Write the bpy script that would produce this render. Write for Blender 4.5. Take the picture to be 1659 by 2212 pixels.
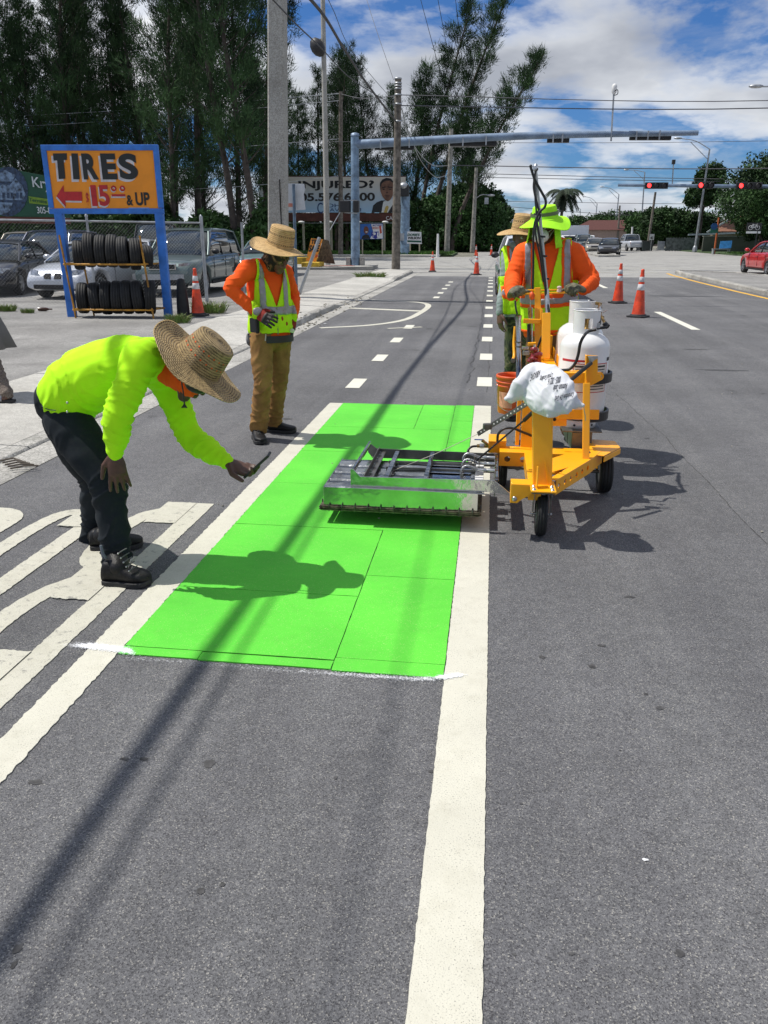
import bpy, bmesh, math, random
from mathutils import Vector as V, Matrix, noise, Quaternion
import numpy as np
R = math.radians
PI = math.pi
random.seed(11)
for o in list(bpy.data.objects):
    bpy.data.objects.remove(o)
sc = bpy.context.scene
COL = sc.collection

# ------------------------------------------------------------------ camera
PITCH = R(19.576); YAW = R(7.573); CAMZ = 1.6
cam = bpy.data.objects.new('camera', bpy.data.cameras.new('camera'))
COL.objects.link(cam)
cam.location = (0, 0, CAMZ)
cam.rotation_euler = (R(90) - PITCH, 0, YAW)
cam.data.sensor_fit = 'VERTICAL'
cam.data.sensor_height = 24
cam.data.lens = 24 * 1676 / 2212
cam.data.clip_start = .05
cam.data.clip_end = 5000
sc.camera = cam

# ------------------------------------------------------------------ daylight
SUN_EL = R(60.5)
world = bpy.data.worlds.new("World"); sc.world = world; world.use_nodes = True
def setup_world():
    nt = world.node_tree; N = nt.nodes; L = nt.links; N.clear()
    out = N.new('ShaderNodeOutputWorld')
    sky = N.new('ShaderNodeTexSky'); sky.sky_type = 'NISHITA'; sky.sun_disc = False
    sky.sun_elevation = SUN_EL; sky.sun_rotation = R(-92)
    sky.air_density = 1.0; sky.dust_density = .4; sky.ozone_density = 2.5
    tint = N.new('ShaderNodeMixRGB'); tint.blend_type = 'MULTIPLY'; tint.inputs[0].default_value = 1
    tint.inputs[2].default_value = (.52, .95, 1.6, 1)
    L.new(sky.outputs[0], tint.inputs[1])
    tc = N.new('ShaderNodeTexCoord'); sep = N.new('ShaderNodeSeparateXYZ'); L.new(tc.outputs['Generated'], sep.inputs[0])
    def mth(op, a, b=None, clamp=False):
        m = N.new('ShaderNodeMath'); m.operation = op; m.use_clamp = clamp
        for i, x in enumerate((a, b)):
            if x is None: continue
            if isinstance(x, (int, float)): m.inputs[i].default_value = x
            else: L.new(x, m.inputs[i])
        return m.outputs[0]
    zc = mth('MAXIMUM', sep.outputs[2], .0)
    den = mth('ADD', zc, .22)
    cx = mth('DIVIDE', sep.outputs[0], den); cy = mth('DIVIDE', sep.outputs[1], den)
    comb = N.new('ShaderNodeCombineXYZ'); L.new(cx, comb.inputs[0]); L.new(cy, comb.inputs[1])
    def nz(scale, detail, rough, off, dist=0):
        mp = N.new('ShaderNodeMapping'); mp.inputs[1].default_value = off; L.new(comb.outputs[0], mp.inputs[0])
        n = N.new('ShaderNodeTexNoise'); n.inputs['Scale'].default_value = scale; n.inputs['Detail'].default_value = detail
        n.inputs['Roughness'].default_value = rough; n.inputs['Distortion'].default_value = dist
        L.new(mp.outputs[0], n.inputs[0]); return n.outputs[0]
    big = nz(1.25, 9, .56, (3.1, 7.45, 0), .12)
    # a little more cover overhead than near the horizon, as in the whole visible sky
    cov = mth('ADD', big, .035)
    def ramp(src, stops):
        r = N.new('ShaderNodeValToRGB'); L.new(src, r.inputs[0])
        e = r.color_ramp.elements
        while len(e) < len(stops): e.new(.5)
        for i, (p, c) in enumerate(stops): e[i].position = p; e[i].color = (*c, 1) if len(c) == 3 else c
        return r.outputs[0]
    mask = ramp(cov, [(.475, (0, 0, 0)), (.53, (.7,)*3), (.59, (1, 1, 1))])
    wisp = ramp(nz(3.2, 8, .65, (8.3, 2.2, 0), .3), [(.46, (0, 0, 0)), (.74, (.36,)*3)])
    mx = N.new('ShaderNodeMixRGB'); mx.blend_type = 'SCREEN'; mx.inputs[0].default_value = 1
    L.new(mask, mx.inputs[1]); L.new(wisp, mx.inputs[2])
    shade = mth('ADD', mth('MULTIPLY', nz(1.5, 5, .5, (3.25, 7.2, 0), .1), .75), mth('MULTIPLY', cov, .45))
    ccol = ramp(shade, [(.50, (17, 17.2, 17.6)), (.60, (13, 13.5, 14.3)), (.76, (7.0, 7.5, 8.6))])
    fin = N.new('ShaderNodeMixRGB'); L.new(mx.outputs[0], fin.inputs[0]); L.new(tint.outputs[0], fin.inputs[1]); L.new(ccol, fin.inputs[2])
    bg = N.new('ShaderNodeBackground'); bg.inputs[1].default_value = .062
    L.new(fin.outputs[0], bg.inputs[0]); L.new(bg.outputs[0], out.inputs[0])
setup_world()
sl = bpy.data.lights.new('sun', 'SUN'); sl.energy = 5.0; sl.angle = R(.53); sl.color = (1, .955, .88)
sun = bpy.data.objects.new('sun', sl); COL.objects.link(sun)
sun_dir = V((.56, -.03, -1)).normalized()          # the way the light travels
sun.rotation_euler = sun_dir.to_track_quat('-Z', 'Y').to_euler()
sun.location = (-20, 0, 40)
sc.view_settings.view_transform = 'Standard'; sc.view_settings.look = 'None'
sc.view_settings.exposure = -.08; sc.view_settings.gamma = 1; sc.view_settings.use_curve_mapping = False
sc.render.engine = 'CYCLES'

# ------------------------------------------------------------------ surveying: photo coordinates -> metres
def ray(u, v):
    x = (u - 829.5) / 1676; y = (1106 - v) / 1676
    Y = math.cos(PITCH) + y * math.sin(PITCH); Z = -math.sin(PITCH) + y * math.cos(PITCH)
    c, s = math.cos(YAW), math.sin(YAW)
    return V((x * c - Y * s, x * s + Y * c, Z))
def G(u, v, z=0):
    r = ray(u, v); t = (z - CAMZ) / r.z
    return V((r.x * t, r.y * t, z))
def A(u, v, Y):
    r = ray(u, v); t = Y / r.y
    return V((r.x * t, Y, CAMZ + r.z * t))
def zoomer(x0, y0, s):
    return lambda x, y, Y: A((x0 + x / s) / 1.1573, (y0 + y / s) / 1.1573, Y)
def zoomg(x0, y0, s):
    return lambda x, y, z=0: G((x0 + x / s) / 1.1573, (y0 + y / s) / 1.1573, z)

# ------------------------------------------------------------------ materials
MATS = {}
def mat(name, col=(.5, .5, .5), rough=.6, metal=0, var=.12, vs=6, bump=0, bs=60, spec=.5, emit=None, es=0, coat=0, alpha=1, trans=0, col2=None, dirt=0, hv=0):
    if name in MATS: return MATS[name]
    m = bpy.data.materials.new(name); m.use_nodes = True; MATS[name] = m
    nt = m.node_tree; N = nt.nodes; L = nt.links; b = N['Principled BSDF']
    b.inputs['Roughness'].default_value = rough; b.inputs['Metallic'].default_value = metal
    b.inputs['Specular IOR Level'].default_value = spec
    b.inputs['Coat Weight'].default_value = coat
    if alpha < 1: b.inputs['Alpha'].default_value = alpha
    if trans: b.inputs['Transmission Weight'].default_value = trans
    tc = N.new('ShaderNodeTexCoord')
    n = N.new('ShaderNodeTexNoise'); n.inputs['Scale'].default_value = vs; n.inputs['Detail'].default_value = 6; n.inputs['Roughness'].default_value = .6
    L.new(tc.outputs['Object'], n.inputs[0])
    r = N.new('ShaderNodeValToRGB'); L.new(n.outputs[0], r.inputs[0])
    c2 = col2 or tuple(c * (1 - 2 * var) for c in col)
    r.color_ramp.elements[0].position = .35; r.color_ramp.elements[0].color = (*c2, 1)
    r.color_ramp.elements[1].position = .62; r.color_ramp.elements[1].color = (*[min(1, c * (1 + var * .5)) for c in col], 1)
    last = r.outputs[0]
    if dirt:
        n2 = N.new('ShaderNodeTexNoise'); n2.inputs['Scale'].default_value = vs * 3.7; n2.inputs['Detail'].default_value = 8; n2.inputs['Roughness'].default_value = .7
        L.new(tc.outputs['Object'], n2.inputs[0])
        rr = N.new('ShaderNodeValToRGB'); rr.color_ramp.elements[0].position = .52; rr.color_ramp.elements[1].position = .72
        rr.color_ramp.elements[1].color = (dirt, dirt, dirt, 1); L.new(n2.outputs[0], rr.inputs[0])
        mx = N.new('ShaderNodeMixRGB'); L.new(rr.outputs[0], mx.inputs[0]); L.new(last, mx.inputs[1]); mx.inputs[2].default_value = (.07, .06, .05, 1)
        last = mx.outputs[0]
    if hv:
        oi = N.new('ShaderNodeObjectInfo'); hs = N.new('ShaderNodeHueSaturation')
        mr = N.new('ShaderNodeMapRange'); mr.inputs[3].default_value = 1 - hv; mr.inputs[4].default_value = 1 + hv
        L.new(oi.outputs['Random'], mr.inputs[0]); L.new(mr.outputs[0], hs.inputs['Value']); L.new(last, hs.inputs['Color']); last = hs.outputs[0]
    L.new(last, b.inputs['Base Color'])
    if emit:
        b.inputs['Emission Color'].default_value = (*emit, 1); b.inputs['Emission Strength'].default_value = es
    if bump:
        nb = N.new('ShaderNodeTexNoise'); nb.inputs['Scale'].default_value = bs; nb.inputs['Detail'].default_value = 5
        L.new(tc.outputs['Object'], nb.inputs[0])
        bp = N.new('ShaderNodeBump'); bp.inputs['Strength'].default_value = min(1, bump); bp.inputs['Distance'].default_value = 1.0 / bs
        L.new(nb.outputs[0], bp.inputs['Height']); L.new(bp.outputs[0], b.inputs['Normal'])
    return m

def aggregate(name, base, dark, light, sc1=260, patch=.5, patchcol=None, rough=.85, bump=.6, speck=.5, streak=False, fine=0):
    """road surfaces: stones, large-scale wear, bump"""
    m = bpy.data.materials.new(name); m.use_nodes = True; MATS[name] = m
    nt = m.node_tree; N = nt.nodes; L = nt.links; b = N['Principled BSDF']
    b.inputs['Roughness'].default_value = rough; b.inputs['Specular IOR Level'].default_value = .35
    tc = N.new('ShaderNodeTexCoord')
    def noise_(s, d, r, mp=None):
        n = N.new('ShaderNodeTexNoise'); n.inputs['Scale'].default_value = s; n.inputs['Detail'].default_value = d; n.inputs['Roughness'].default_value = r
        L.new(mp or tc.outputs['Object'], n.inputs[0]); return n.outputs[0]
    def ramp(src, stops):
        r = N.new('ShaderNodeValToRGB'); L.new(src, r.inputs[0]); e = r.color_ramp.elements
        while len(e) < len(stops): e.new(.5)
        for i, (p, c) in enumerate(stops): e[i].position = p; e[i].color = (*c, 1)
        return r.outputs[0]
    def mix(t, f, a, c):
        x = N.new('ShaderNodeMixRGB'); x.blend_type = t
        for i, s in enumerate((f, a, c)):
            if isinstance(s, (int, float)): x.inputs[i].default_value = s
            elif isinstance(s, tuple): x.inputs[i].default_value = (*s, 1)
            else: L.new(s, x.inputs[i])
        return x.outputs[0]
    vo = N.new('ShaderNodeTexVoronoi'); vo.inputs['Scale'].default_value = sc1; L.new(tc.outputs['Object'], vo.inputs[0])
    sep = N.new('ShaderNodeSeparateColor'); L.new(vo.outputs['Color'], sep.inputs[0])
    stones = ramp(sep.outputs[0], [(0, dark), (.45, base), (.9, tuple(x * 1.3 for x in base)), (1, light)])
    vo2 = N.new('ShaderNodeTexVoronoi'); vo2.inputs['Scale'].default_value = sc1 * .45; L.new(tc.outputs['Object'], vo2.inputs[0])
    sep2 = N.new('ShaderNodeSeparateColor'); L.new(vo2.outputs['Color'], sep2.inputs[0])
    big = ramp(sep2.outputs[1], [(.93, (0, 0, 0)), (.95, (speck,)*3)])
    near = ramp(vo2.outputs['Distance'], [(.2, (1, 1, 1)), (.36, (0, 0, 0))])
    bm = mix('MULTIPLY', 1.0, big, near)
    c = mix('MIX', bm, stones, light)
    pt = ramp(noise_(.55, 6, .62), [(.3, (1 - patch * .5,)*3), (.7, (1 + patch * .35,)*3)])
    c = mix('MULTIPLY', 1.0, c, pt)
    st = ramp(noise_(14, 5, .7), [(.3, (.86,)*3), (.7, (1.12,)*3)])
    c = mix('MULTIPLY', 1.0, c, st)
    if streak:
        mp = N.new('ShaderNodeMapping'); mp.inputs['Scale'].default_value = (2.2, .05, 1); L.new(tc.outputs['Object'], mp.inputs[0])
        sk = ramp(noise_(1.0, 4, .6, mp.outputs[0]), [(.35, (.84, .84, .85)), (.65, (1.1, 1.1, 1.09))])
        c = mix('MULTIPLY', 1.0, c, sk)
        stain = ramp(noise_(2.1, 3, .4), [(.70, (1, 1, 1)), (.76, (.55, .55, .55))])
        c = mix('MULTIPLY', .8, c, stain)
    if patchcol:
        pm = ramp(noise_(1.7, 8, .7), [(.5, (0, 0, 0)), (.68, (.6,)*3)])
        c = mix('MIX', pm, c, patchcol)
    L.new(c, b.inputs['Base Color'])
    bp = N.new('ShaderNodeBump'); bp.inputs['Strength'].default_value = bump; bp.inputs['Distance'].default_value = .004
    h = mix('ADD', 1.0, vo.outputs['Distance'], noise_(sc1 * .6, 3, .6))
    L.new(h, bp.inputs['Height']); L.new(bp.outputs[0], b.inputs['Normal'])
    return m

def paint_mat(name, col, worn=.5, hole=(.09, .09, .095), sc1=240, big=False, tint=None):
    m = bpy.data.materials.new(name); m.use_nodes = True; MATS[name] = m
    nt = m.node_tree; N = nt.nodes; L = nt.links; b = N['Principled BSDF']
    b.inputs['Roughness'].default_value = .7; b.inputs['Specular IOR Level'].default_value = .3
    tc = N.new('ShaderNodeTexCoord')
    def nz(s, d, r):
        n = N.new('ShaderNodeTexNoise'); n.inputs['Scale'].default_value = s; n.inputs['Detail'].default_value = d; n.inputs['Roughness'].default_value = r
        L.new(tc.outputs['Object'], n.inputs[0]); return n.outputs[0]
    def ramp(src, p0, c0, p1, c1):
        r = N.new('ShaderNodeValToRGB'); L.new(src, r.inputs[0])
        r.color_ramp.elements[0].position = p0; r.color_ramp.elements[0].color = (*c0, 1)
        r.color_ramp.elements[1].position = p1; r.color_ramp.elements[1].color = (*c1, 1); return r.outputs[0]
    base = ramp(nz(2.3, 7, .65), .3, tuple(c * .87 for c in col), .7, col)
    holes = ramp(nz(sc1, 2, .5), .64 - .06 * worn, (0, 0, 0), .70, (.85,)*3)
    gate = ramp(nz(6, 5, .6), .3, (.25,)*3, .65, (1,)*3)
    mu = N.new('ShaderNodeMixRGB'); mu.blend_type = 'MULTIPLY'; mu.inputs[0].default_value = 1; L.new(holes, mu.inputs[1]); L.new(gate, mu.inputs[2])
    mx = N.new('ShaderNodeMixRGB'); L.new(mu.outputs[0], mx.inputs[0]); L.new(base, mx.inputs[1]); mx.inputs[2].default_value = (*hole, 1)
    if tint:
        mp = N.new('ShaderNodeMapping'); mp.inputs['Location'].default_value = (.35, -4.1, 0); L.new(tc.outputs['Object'], mp.inputs[0])
        gr = N.new('ShaderNodeTexGradient'); gr.gradient_type = 'SPHERICAL'; L.new(mp.outputs[0], gr.inputs[0])
        w_ = N.new('ShaderNodeMath'); w_.operation = 'MULTIPLY'; L.new(gr.outputs['Fac'], w_.inputs[0]); L.new(nz(3, 5, .6), w_.inputs[1])
        sc_ = N.new('ShaderNodeMath'); sc_.operation = 'MULTIPLY'; sc_.use_clamp = True; L.new(w_.outputs[0], sc_.inputs[0]); sc_.inputs[1].default_value = 2.6
        mt_ = N.new('ShaderNodeMixRGB'); L.new(sc_.outputs[0], mt_.inputs[0]); L.new(mx.outputs[0], mt_.inputs[1]); mt_.inputs[2].default_value = (*tint, 1); mx = mt_
        mo_ = N.new('ShaderNodeMixRGB'); mo_.blend_type = 'MULTIPLY'; mo_.inputs[0].default_value = 1; L.new(mx.outputs[0], mo_.inputs[1]); L.new(ramp(nz(1.1, 8, .7), .3, (.80, .86, .80), .7, (1.08, 1.04, 1.0)), mo_.inputs[2]); mx = mo_
    if big:
        pb = N.new('ShaderNodeMixRGB'); L.new(ramp(nz(22, 9, .75), .56, (0, 0, 0), .66, (.8,)*3), pb.inputs[0]); L.new(mx.outputs[0], pb.inputs[1]); pb.inputs[2].default_value = (.16, .158, .15, 1); mx = pb
    d = ramp(nz(9, 8, .72), .5, (1, 1, 1), .8, (.8, .79, .76))
    m2 = N.new('ShaderNodeMixRGB'); m2.blend_type = 'MULTIPLY'; m2.inputs[0].default_value = worn; L.new(mx.outputs[0], m2.inputs[1]); L.new(d, m2.inputs[2])
    L.new(m2.outputs[0], b.inputs['Base Color'])
    bp = N.new('ShaderNodeBump'); bp.inputs['Strength'].default_value = .35; bp.inputs['Distance'].default_value = .003
    L.new(nz(sc1 * .8, 3, .5), bp.inputs['Height']); L.new(bp.outputs[0], b.inputs['Normal'])
    return m

ASPH = aggregate('asphalt', (.126, .127, .133), (.055, .055, .06), (.32, .31, .285), 300, .5, streak=True, speck=.6, bump=.55)
CONC_ROAD = aggregate('worn_road_concrete', (.30, .295, .28), (.2, .2, .19), (.42, .41, .38), 120, .45, patchcol=(.2, .195, .185), bump=.3)
LOT = aggregate('old_lot_asphalt', (.24, .235, .225), (.12, .12, .115), (.45, .44, .42), 150, .7, patchcol=(.15, .145, .14), bump=.4)
SLAB = aggregate('sidewalk_concrete', (.43, .42, .385), (.32, .31, .29), (.5, .49, .46), 200, .5, patchcol=(.30, .29, .265), bump=.25)
CURB = aggregate('curb_concrete', (.36, .35, .325), (.2, .2, .18), (.48, .47, .44), 90, .8, patchcol=(.15, .15, .13), bump=.6)
FARG = aggregate('dusty_ground', (.19, .18, .15), (.1, .1, .08), (.3, .3, .26), 60, .6, patchcol=(.08, .11, .04), bump=.3)
PAINT = paint_mat('white_road_paint', (.60, .585, .495), .8)
PAINT_NEW = paint_mat('fresh_white_road_tape', (.68, .67, .58), .1)
PAINT_OLD = paint_mat('scuffed_white_road_paint', (.55, .535, .45), 1.0, big=True)
GREEN = paint_mat('green_thermoplastic', (.115, .63, .05), .45, hole=(.42, .62, .22), tint=(.17, .60, .012))
YELP = paint_mat('yellow_road_paint', (.75, .42, .05), .8)

# ------------------------------------------------------------------ mesh building
def frame(d, up=(0, 0, 1)):
    d = V(d).normalized(); up = V(up)
    if abs(d.dot(up)) > .98: up = V((0, 1, 0))
    s = d.cross(up).normalized(); n = s.cross(d).normalized()
    return s, n, d
class MB:
    def __init__(self): self.v = []; self.f = []; self.s = []; self.uv = {}
    def add(self, vs, fs, smooth=False):
        o = len(self.v); self.v += [tuple(x) for x in vs]
        for f in fs: self.f.append(tuple(i + o for i in f)); self.s.append(smooth)
        return o
    def box(self, c, s, rz=0, mtx=None):
        x, y, z = s[0] / 2, s[1] / 2, s[2] / 2
        P = [V((a * x, b * y, d * z)) for d in (-1, 1) for b in (-1, 1) for a in (-1, 1)]
        if mtx: P = [mtx @ p for p in P]
        elif rz:
            mm = Matrix.Rotation(rz, 3, 'Z'); P = [mm @ p for p in P]
        P = [p + V(c) for p in P]
        self.add(P, [(0, 2, 3, 1), (4, 5, 7, 6), (0, 1, 5, 4), (2, 6, 7, 3), (0, 4, 6, 2), (1, 3, 7, 5)]); return self
    def box2(self, a, b):
        a = V(a); b = V(b); return self.box((a + b) / 2, (abs(b.x - a.x), abs(b.y - a.y), abs(b.z - a.z)))
    def beam(self, p, q, w, h, up=(0, 0, 1)):
        p = V(p); q = V(q); s, n, d = frame(q - p, up)
        P = [c + s * (a * w / 2) + n * (b * h / 2) for c in (p, q) for b in (-1, 1) for a in (-1, 1)]
        self.add(P, [(0, 1, 3, 2), (4, 6, 7, 5), (0, 4, 5, 1), (2, 3, 7, 6), (0, 2, 6, 4), (1, 5, 7, 3)]); return self
    def loft(self, rings, cap=True, closed=True, smooth=True):
        n = len(rings[0]); vs = [p for r in rings for p in r]; fs = []
        m = n if closed else n - 1
        for i in range(len(rings) - 1):
            for j in range(m):
                k = (j + 1) % n; fs.append((i * n + j, i * n + k, (i + 1) * n + k, (i + 1) * n + j))
        o = self.add(vs, fs, smooth)
        if cap and closed:
            self.add(rings[0], [tuple(range(n))[::-1]]); self.add(rings[-1], [tuple(range(n))])
        return self
    def tube(self, pts, r, n=8, cap=True, smooth=True):
        pts = [V(p) for p in pts]; rr = r if isinstance(r, (list, tuple)) else [r] * len(pts)
        rings = []; s = None
        for i, p in enumerate(pts):
            d = (pts[min(i + 1, len(pts) - 1)] - pts[max(i - 1, 0)]).normalized()
            if s is None: s, nn, _ = frame(d)
            else:
                s = (s - d * s.dot(d)).normalized()
            nn = s.cross(d)
            rings.append([p + (s * math.cos(a) + nn * math.sin(a)) * rr[i] for a in [2 * PI * k / n for k in range(n)]])
        return self.loft(rings, cap, True, smooth)
    def lathe(self, c, prof, n=24, axis=(0, 0, 1), smooth=True, cap=True, a0=0):
        s, nn, d = frame(axis) if abs(V(axis).normalized().z) < .999 else (V((1, 0, 0)), V((0, 1, 0)), V(axis))
        rings = []
        for r, z in prof:
            rings.append([V(c) + d * z + (s * math.cos(a) + nn * math.sin(a)) * r for a in [a0 + 2 * PI * k / n for k in range(n)]])
        return self.loft(rings, cap, True, smooth)
    def sphere(self, c, r, n=12, mtx=None):
        if isinstance(r, (int, float)): r = (r, r, r)
        rings = []
        for i in range(n // 2 + 1):
            t = -PI / 2 + PI * i / (n // 2); t = max(min(t, 1.55), -1.55)
            ring = []
            for k in range(n):
                a = 2 * PI * k / n; p = V((math.cos(t) * math.cos(a) * r[0], math.cos(t) * math.sin(a) * r[1], math.sin(t) * r[2]))
                if mtx: p = mtx @ p
                ring.append(p + V(c))
            rings.append(ring)
        return self.loft(rings)
    def prism(self, poly, vec):
        vec = V(vec); a = [V(p) for p in poly]; b = [p + vec for p in a]; n = len(a)
        self.add(a + b, [tuple(range(n))[::-1], tuple(range(n, 2 * n))] + [(i, (i + 1) % n, n + (i + 1) % n, n + i) for i in range(n)]); return self
    def sheet(self, poly):
        self.add(poly, [tuple(range(len(poly)))]); return self
    def build(self, name, m, parent=None, bevel=0, label=None, kind=None, world=True, weld=False, fixn=True, sub=0):
        me = bpy.data.meshes.new(name)
        vs = self.v
        if parent is not None and world:
            im = world_mtx(parent).inverted(); vs = [tuple(im @ V(p)) for p in vs]
        me.from_pydata(vs, [], self.f)
        if fixn or weld:
            bm = bmesh.new(); bm.from_mesh(me)
            if weld: bmesh.ops.remove_doubles(bm, verts=bm.verts, dist=1e-5)
            if fixn: bmesh.ops.recalc_face_normals(bm, faces=bm.faces)
            bm.to_mesh(me); bm.free()
        if len(me.polygons) == len(self.s): me.polygons.foreach_set('use_smooth', self.s)
        me.materials.append(m)
        o = bpy.data.objects.new(name, me); COL.objects.link(o)
        if parent is not None: o.parent = parent
        if bevel:
            bv = o.modifiers.new('b', 'BEVEL'); bv.width = bevel; bv.segments = 2; bv.limit_method = 'ANGLE'; bv.angle_limit = R(40); bv.harden_normals = False
        if sub:
            ss = o.modifiers.new('s', 'SUBSURF'); ss.levels = sub; ss.render_levels = sub
        if label: o['label'] = label
        if kind: o['kind'] = kind
        return o
def world_mtx(o):
    m = o.matrix_basis.copy(); 
    while o.parent: o = o.parent; m = o.matrix_basis @ m
    return m
def thing(name, label, cat, loc=(0, 0, 0), rz=0, group=None, kind=None):
    o = bpy.data.objects.new(name, None); COL.objects.link(o); o.location = loc; o.rotation_euler = (0, 0, rz)
    o.empty_display_size = .2
    if label: o['label'] = label
    if cat: o['category'] = cat
    if group: o['group'] = group
    if kind: o['kind'] = kind
    return o
def tag(o, label, cat, group=None):
    o['label'] = label; o['category'] = cat
    if group: o['group'] = group
    return o
def struct(o): o['kind'] = 'structure'; return o
def copy_thing(root, loc, rot=(0, 0, 0), label=None, scale=None):
    m = {}
    def cp(o, par):
        c = o.copy(); COL.objects.link(c); c.parent = par
        for ch in [x for x in ALLKIDS(o)]: cp(ch, c)
        return c
    r = cp(root, None); r.location = loc; r.rotation_euler = rot
    if scale: r.scale = scale
    if label: r['label'] = label
    return r
def ALLKIDS(o): return [x for x in list(o.children)]
def arc(c, r, a0, a1, n, f=lambda x, y: (x, y, 0)):
    return [f(c[0] + r * math.cos(a0 + (a1 - a0) * i / n), c[1] + r * math.sin(a0 + (a1 - a0) * i / n)) for i in range(n + 1)]
def spline(pts, n=8):
    P = [V(p) for p in pts]; out = []
    Q = [P[0] * 2 - P[1]] + P + [P[-1] * 2 - P[-2]]
    for i in range(1, len(Q) - 2):
        for k in range(n):
            t = k / n; a, b, c, d = Q[i - 1], Q[i], Q[i + 1], Q[i + 2]
            out.append(.5 * ((2 * b) + (c - a) * t + (2 * a - 5 * b + 4 * c - d) * t * t + (3 * b - a - 3 * c + d) * t ** 3))
    out.append(P[-1]); return out
def text_mesh(name, s, size, m, origin, right, up, parent=None, bold=0, depth=.001, sx=1, align='LEFT', shear=0, fit=None):
    """flat lettering standing 1 mm proud on its sign"""
    cu = bpy.data.curves.new('t', 'FONT'); cu.body = s; cu.size = size; cu.offset = bold; cu.extrude = depth; cu.align_x = align; cu.shear = shear
    to = bpy.data.objects.new('t', cu); COL.objects.link(to)
    me0 = to.to_mesh(); 
    P = [V(v.co) for v in me0.vertices]; F = [tuple(p.vertices) for p in me0.polygons]
    to.to_mesh_clear(); bpy.data.objects.remove(to); bpy.data.curves.remove(cu)
    if fit and P:
        x0 = min(p.x for p in P); x1 = max(p.x for p in P); y0 = min(p.y for p in P); y1 = max(p.y for p in P)
        P = [V(((p.x - x0) / (x1 - x0) * fit[0], (p.y - y0) / (y1 - y0) * fit[1], p.z)) for p in P]
    right = V(right).normalized(); up = V(up).normalized(); n = right.cross(up)
    mb = MB(); mb.add([V(origin) + right * (p.x * sx) + up * p.y + n * p.z for p in P], F)
    return mb.build(name, m, parent, fixn=False)
def evaluated(o):
    dg = bpy.context.evaluated_depsgraph_get(); dg.update()
    return bpy.data.meshes.new_from_object(o.evaluated_get(dg))
def strip(name, pts, w, z, m, parent=None, jit=.0008, th=.003, label=None):
    """painted stroke on the ground following pts"""
    pts = [V((p[0], p[1], 0)) for p in pts]
    P = [pts[0]]
    for a, b in zip(pts, pts[1:]):
        L_ = (b - a).length; k = max(1, min(700, int(L_ / .015)))
        for i in range(1, k + 1): P.append(a.lerp(b, i / k))
    le = []; ri = []
    for i, p in enumerate(P):
        d = (P[min(i + 1, len(P) - 1)] - P[max(i - 1, 0)]).normalized(); s = V((d.y, -d.x, 0))
        w1 = w / 2 + random.uniform(-jit, jit) * 2; w2 = w / 2 + random.uniform(-jit, jit) * 2
        le.append(p - s * w1 + V((0, 0, z))); ri.append(p + s * w2 + V((0, 0, z)))
    mb = MB(); n = len(le)
    mb.add(le + ri, [(i, n + i, n + i + 1, i + 1) for i in range(n - 1)])
    dn = V((0, 0, -th))
    for S in (le, ri): mb.add(S + [p + dn for p in S], [(i, i + 1, n + i + 1, n + i) for i in range(n - 1)])
    return mb.build(name, m, parent, label=label, fixn=False)
# ================================================================== GROUND
def quad(x0, y0, x1, y1, z): return [(x0, y0, z), (x1, y0, z), (x1, y1, z), (x0, y1, z)]
def grid_sheet(x0, y0, x1, y1, dx, dy, f):
    nx = max(1, round((x1 - x0) / dx)); ny = max(1, round((y1 - y0) / dy)); vs = []; fs = []
    for j in range(ny + 1):
        for i in range(nx + 1):
            x = x0 + (x1 - x0) * i / nx; y = y0 + (y1 - y0) * j / ny; vs.append((x, y, f(x, y)))
    for j in range(ny):
        for i in range(nx):
            a = j * (nx + 1) + i; fs.append((a, a + 1, a + nx + 2, a + nx + 1))
    return vs, fs
def sstep(a, b, x):
    t = max(0, min(1, (x - a) / (b - a))); return t * t * (3 - 2 * t)
def raised(y): return max(sstep(13.0, 13.9, y) * (1 - sstep(18.2, 19.6, y)), sstep(29.5, 31.5, y))
def walkz(x, y):
    r = raised(y)
    flat = .015 + .045 * sstep(3.62, 4.8, -x)
    return flat + r * .085 * (1 - .75 * sstep(4.6, 5.6, -x))
struct(MB().sheet(quad(-900, -60, 900, 1800, -.06)).build('ground', FARG))
struct(MB().sheet(quad(-3.27, -6, 60, 34.3, 0)).build('road', ASPH))
mb = MB(); mb.sheet([(-3.27, 34.3, -.002), (60, 34.3, -.002), (60, 44, -.002), (200, 44, -.002), (200, 66.5, -.002), (21, 66.5, -.002), (21, 900, -.002), (-1.6, 900, -.002), (-1.6, 67, -.002), (-4, 66.3, -.002), (-160, 56, -.002), (-160, 40.6, -.002), (-4.4, 40.6, -.002)])
struct(mb.build('intersection_pavement', CONC_ROAD))
vs, fs = grid_sheet(-40, -6, -5.35, 38.6, 1.2, 1.2, lambda x, y: .055 + .012 * noise.noise((x * .5, y * .5, 0)) * sstep(5.4, 7, -x))
mb = MB(); mb.add(vs, fs, True); struct(mb.build('parking_lot', LOT))
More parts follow.
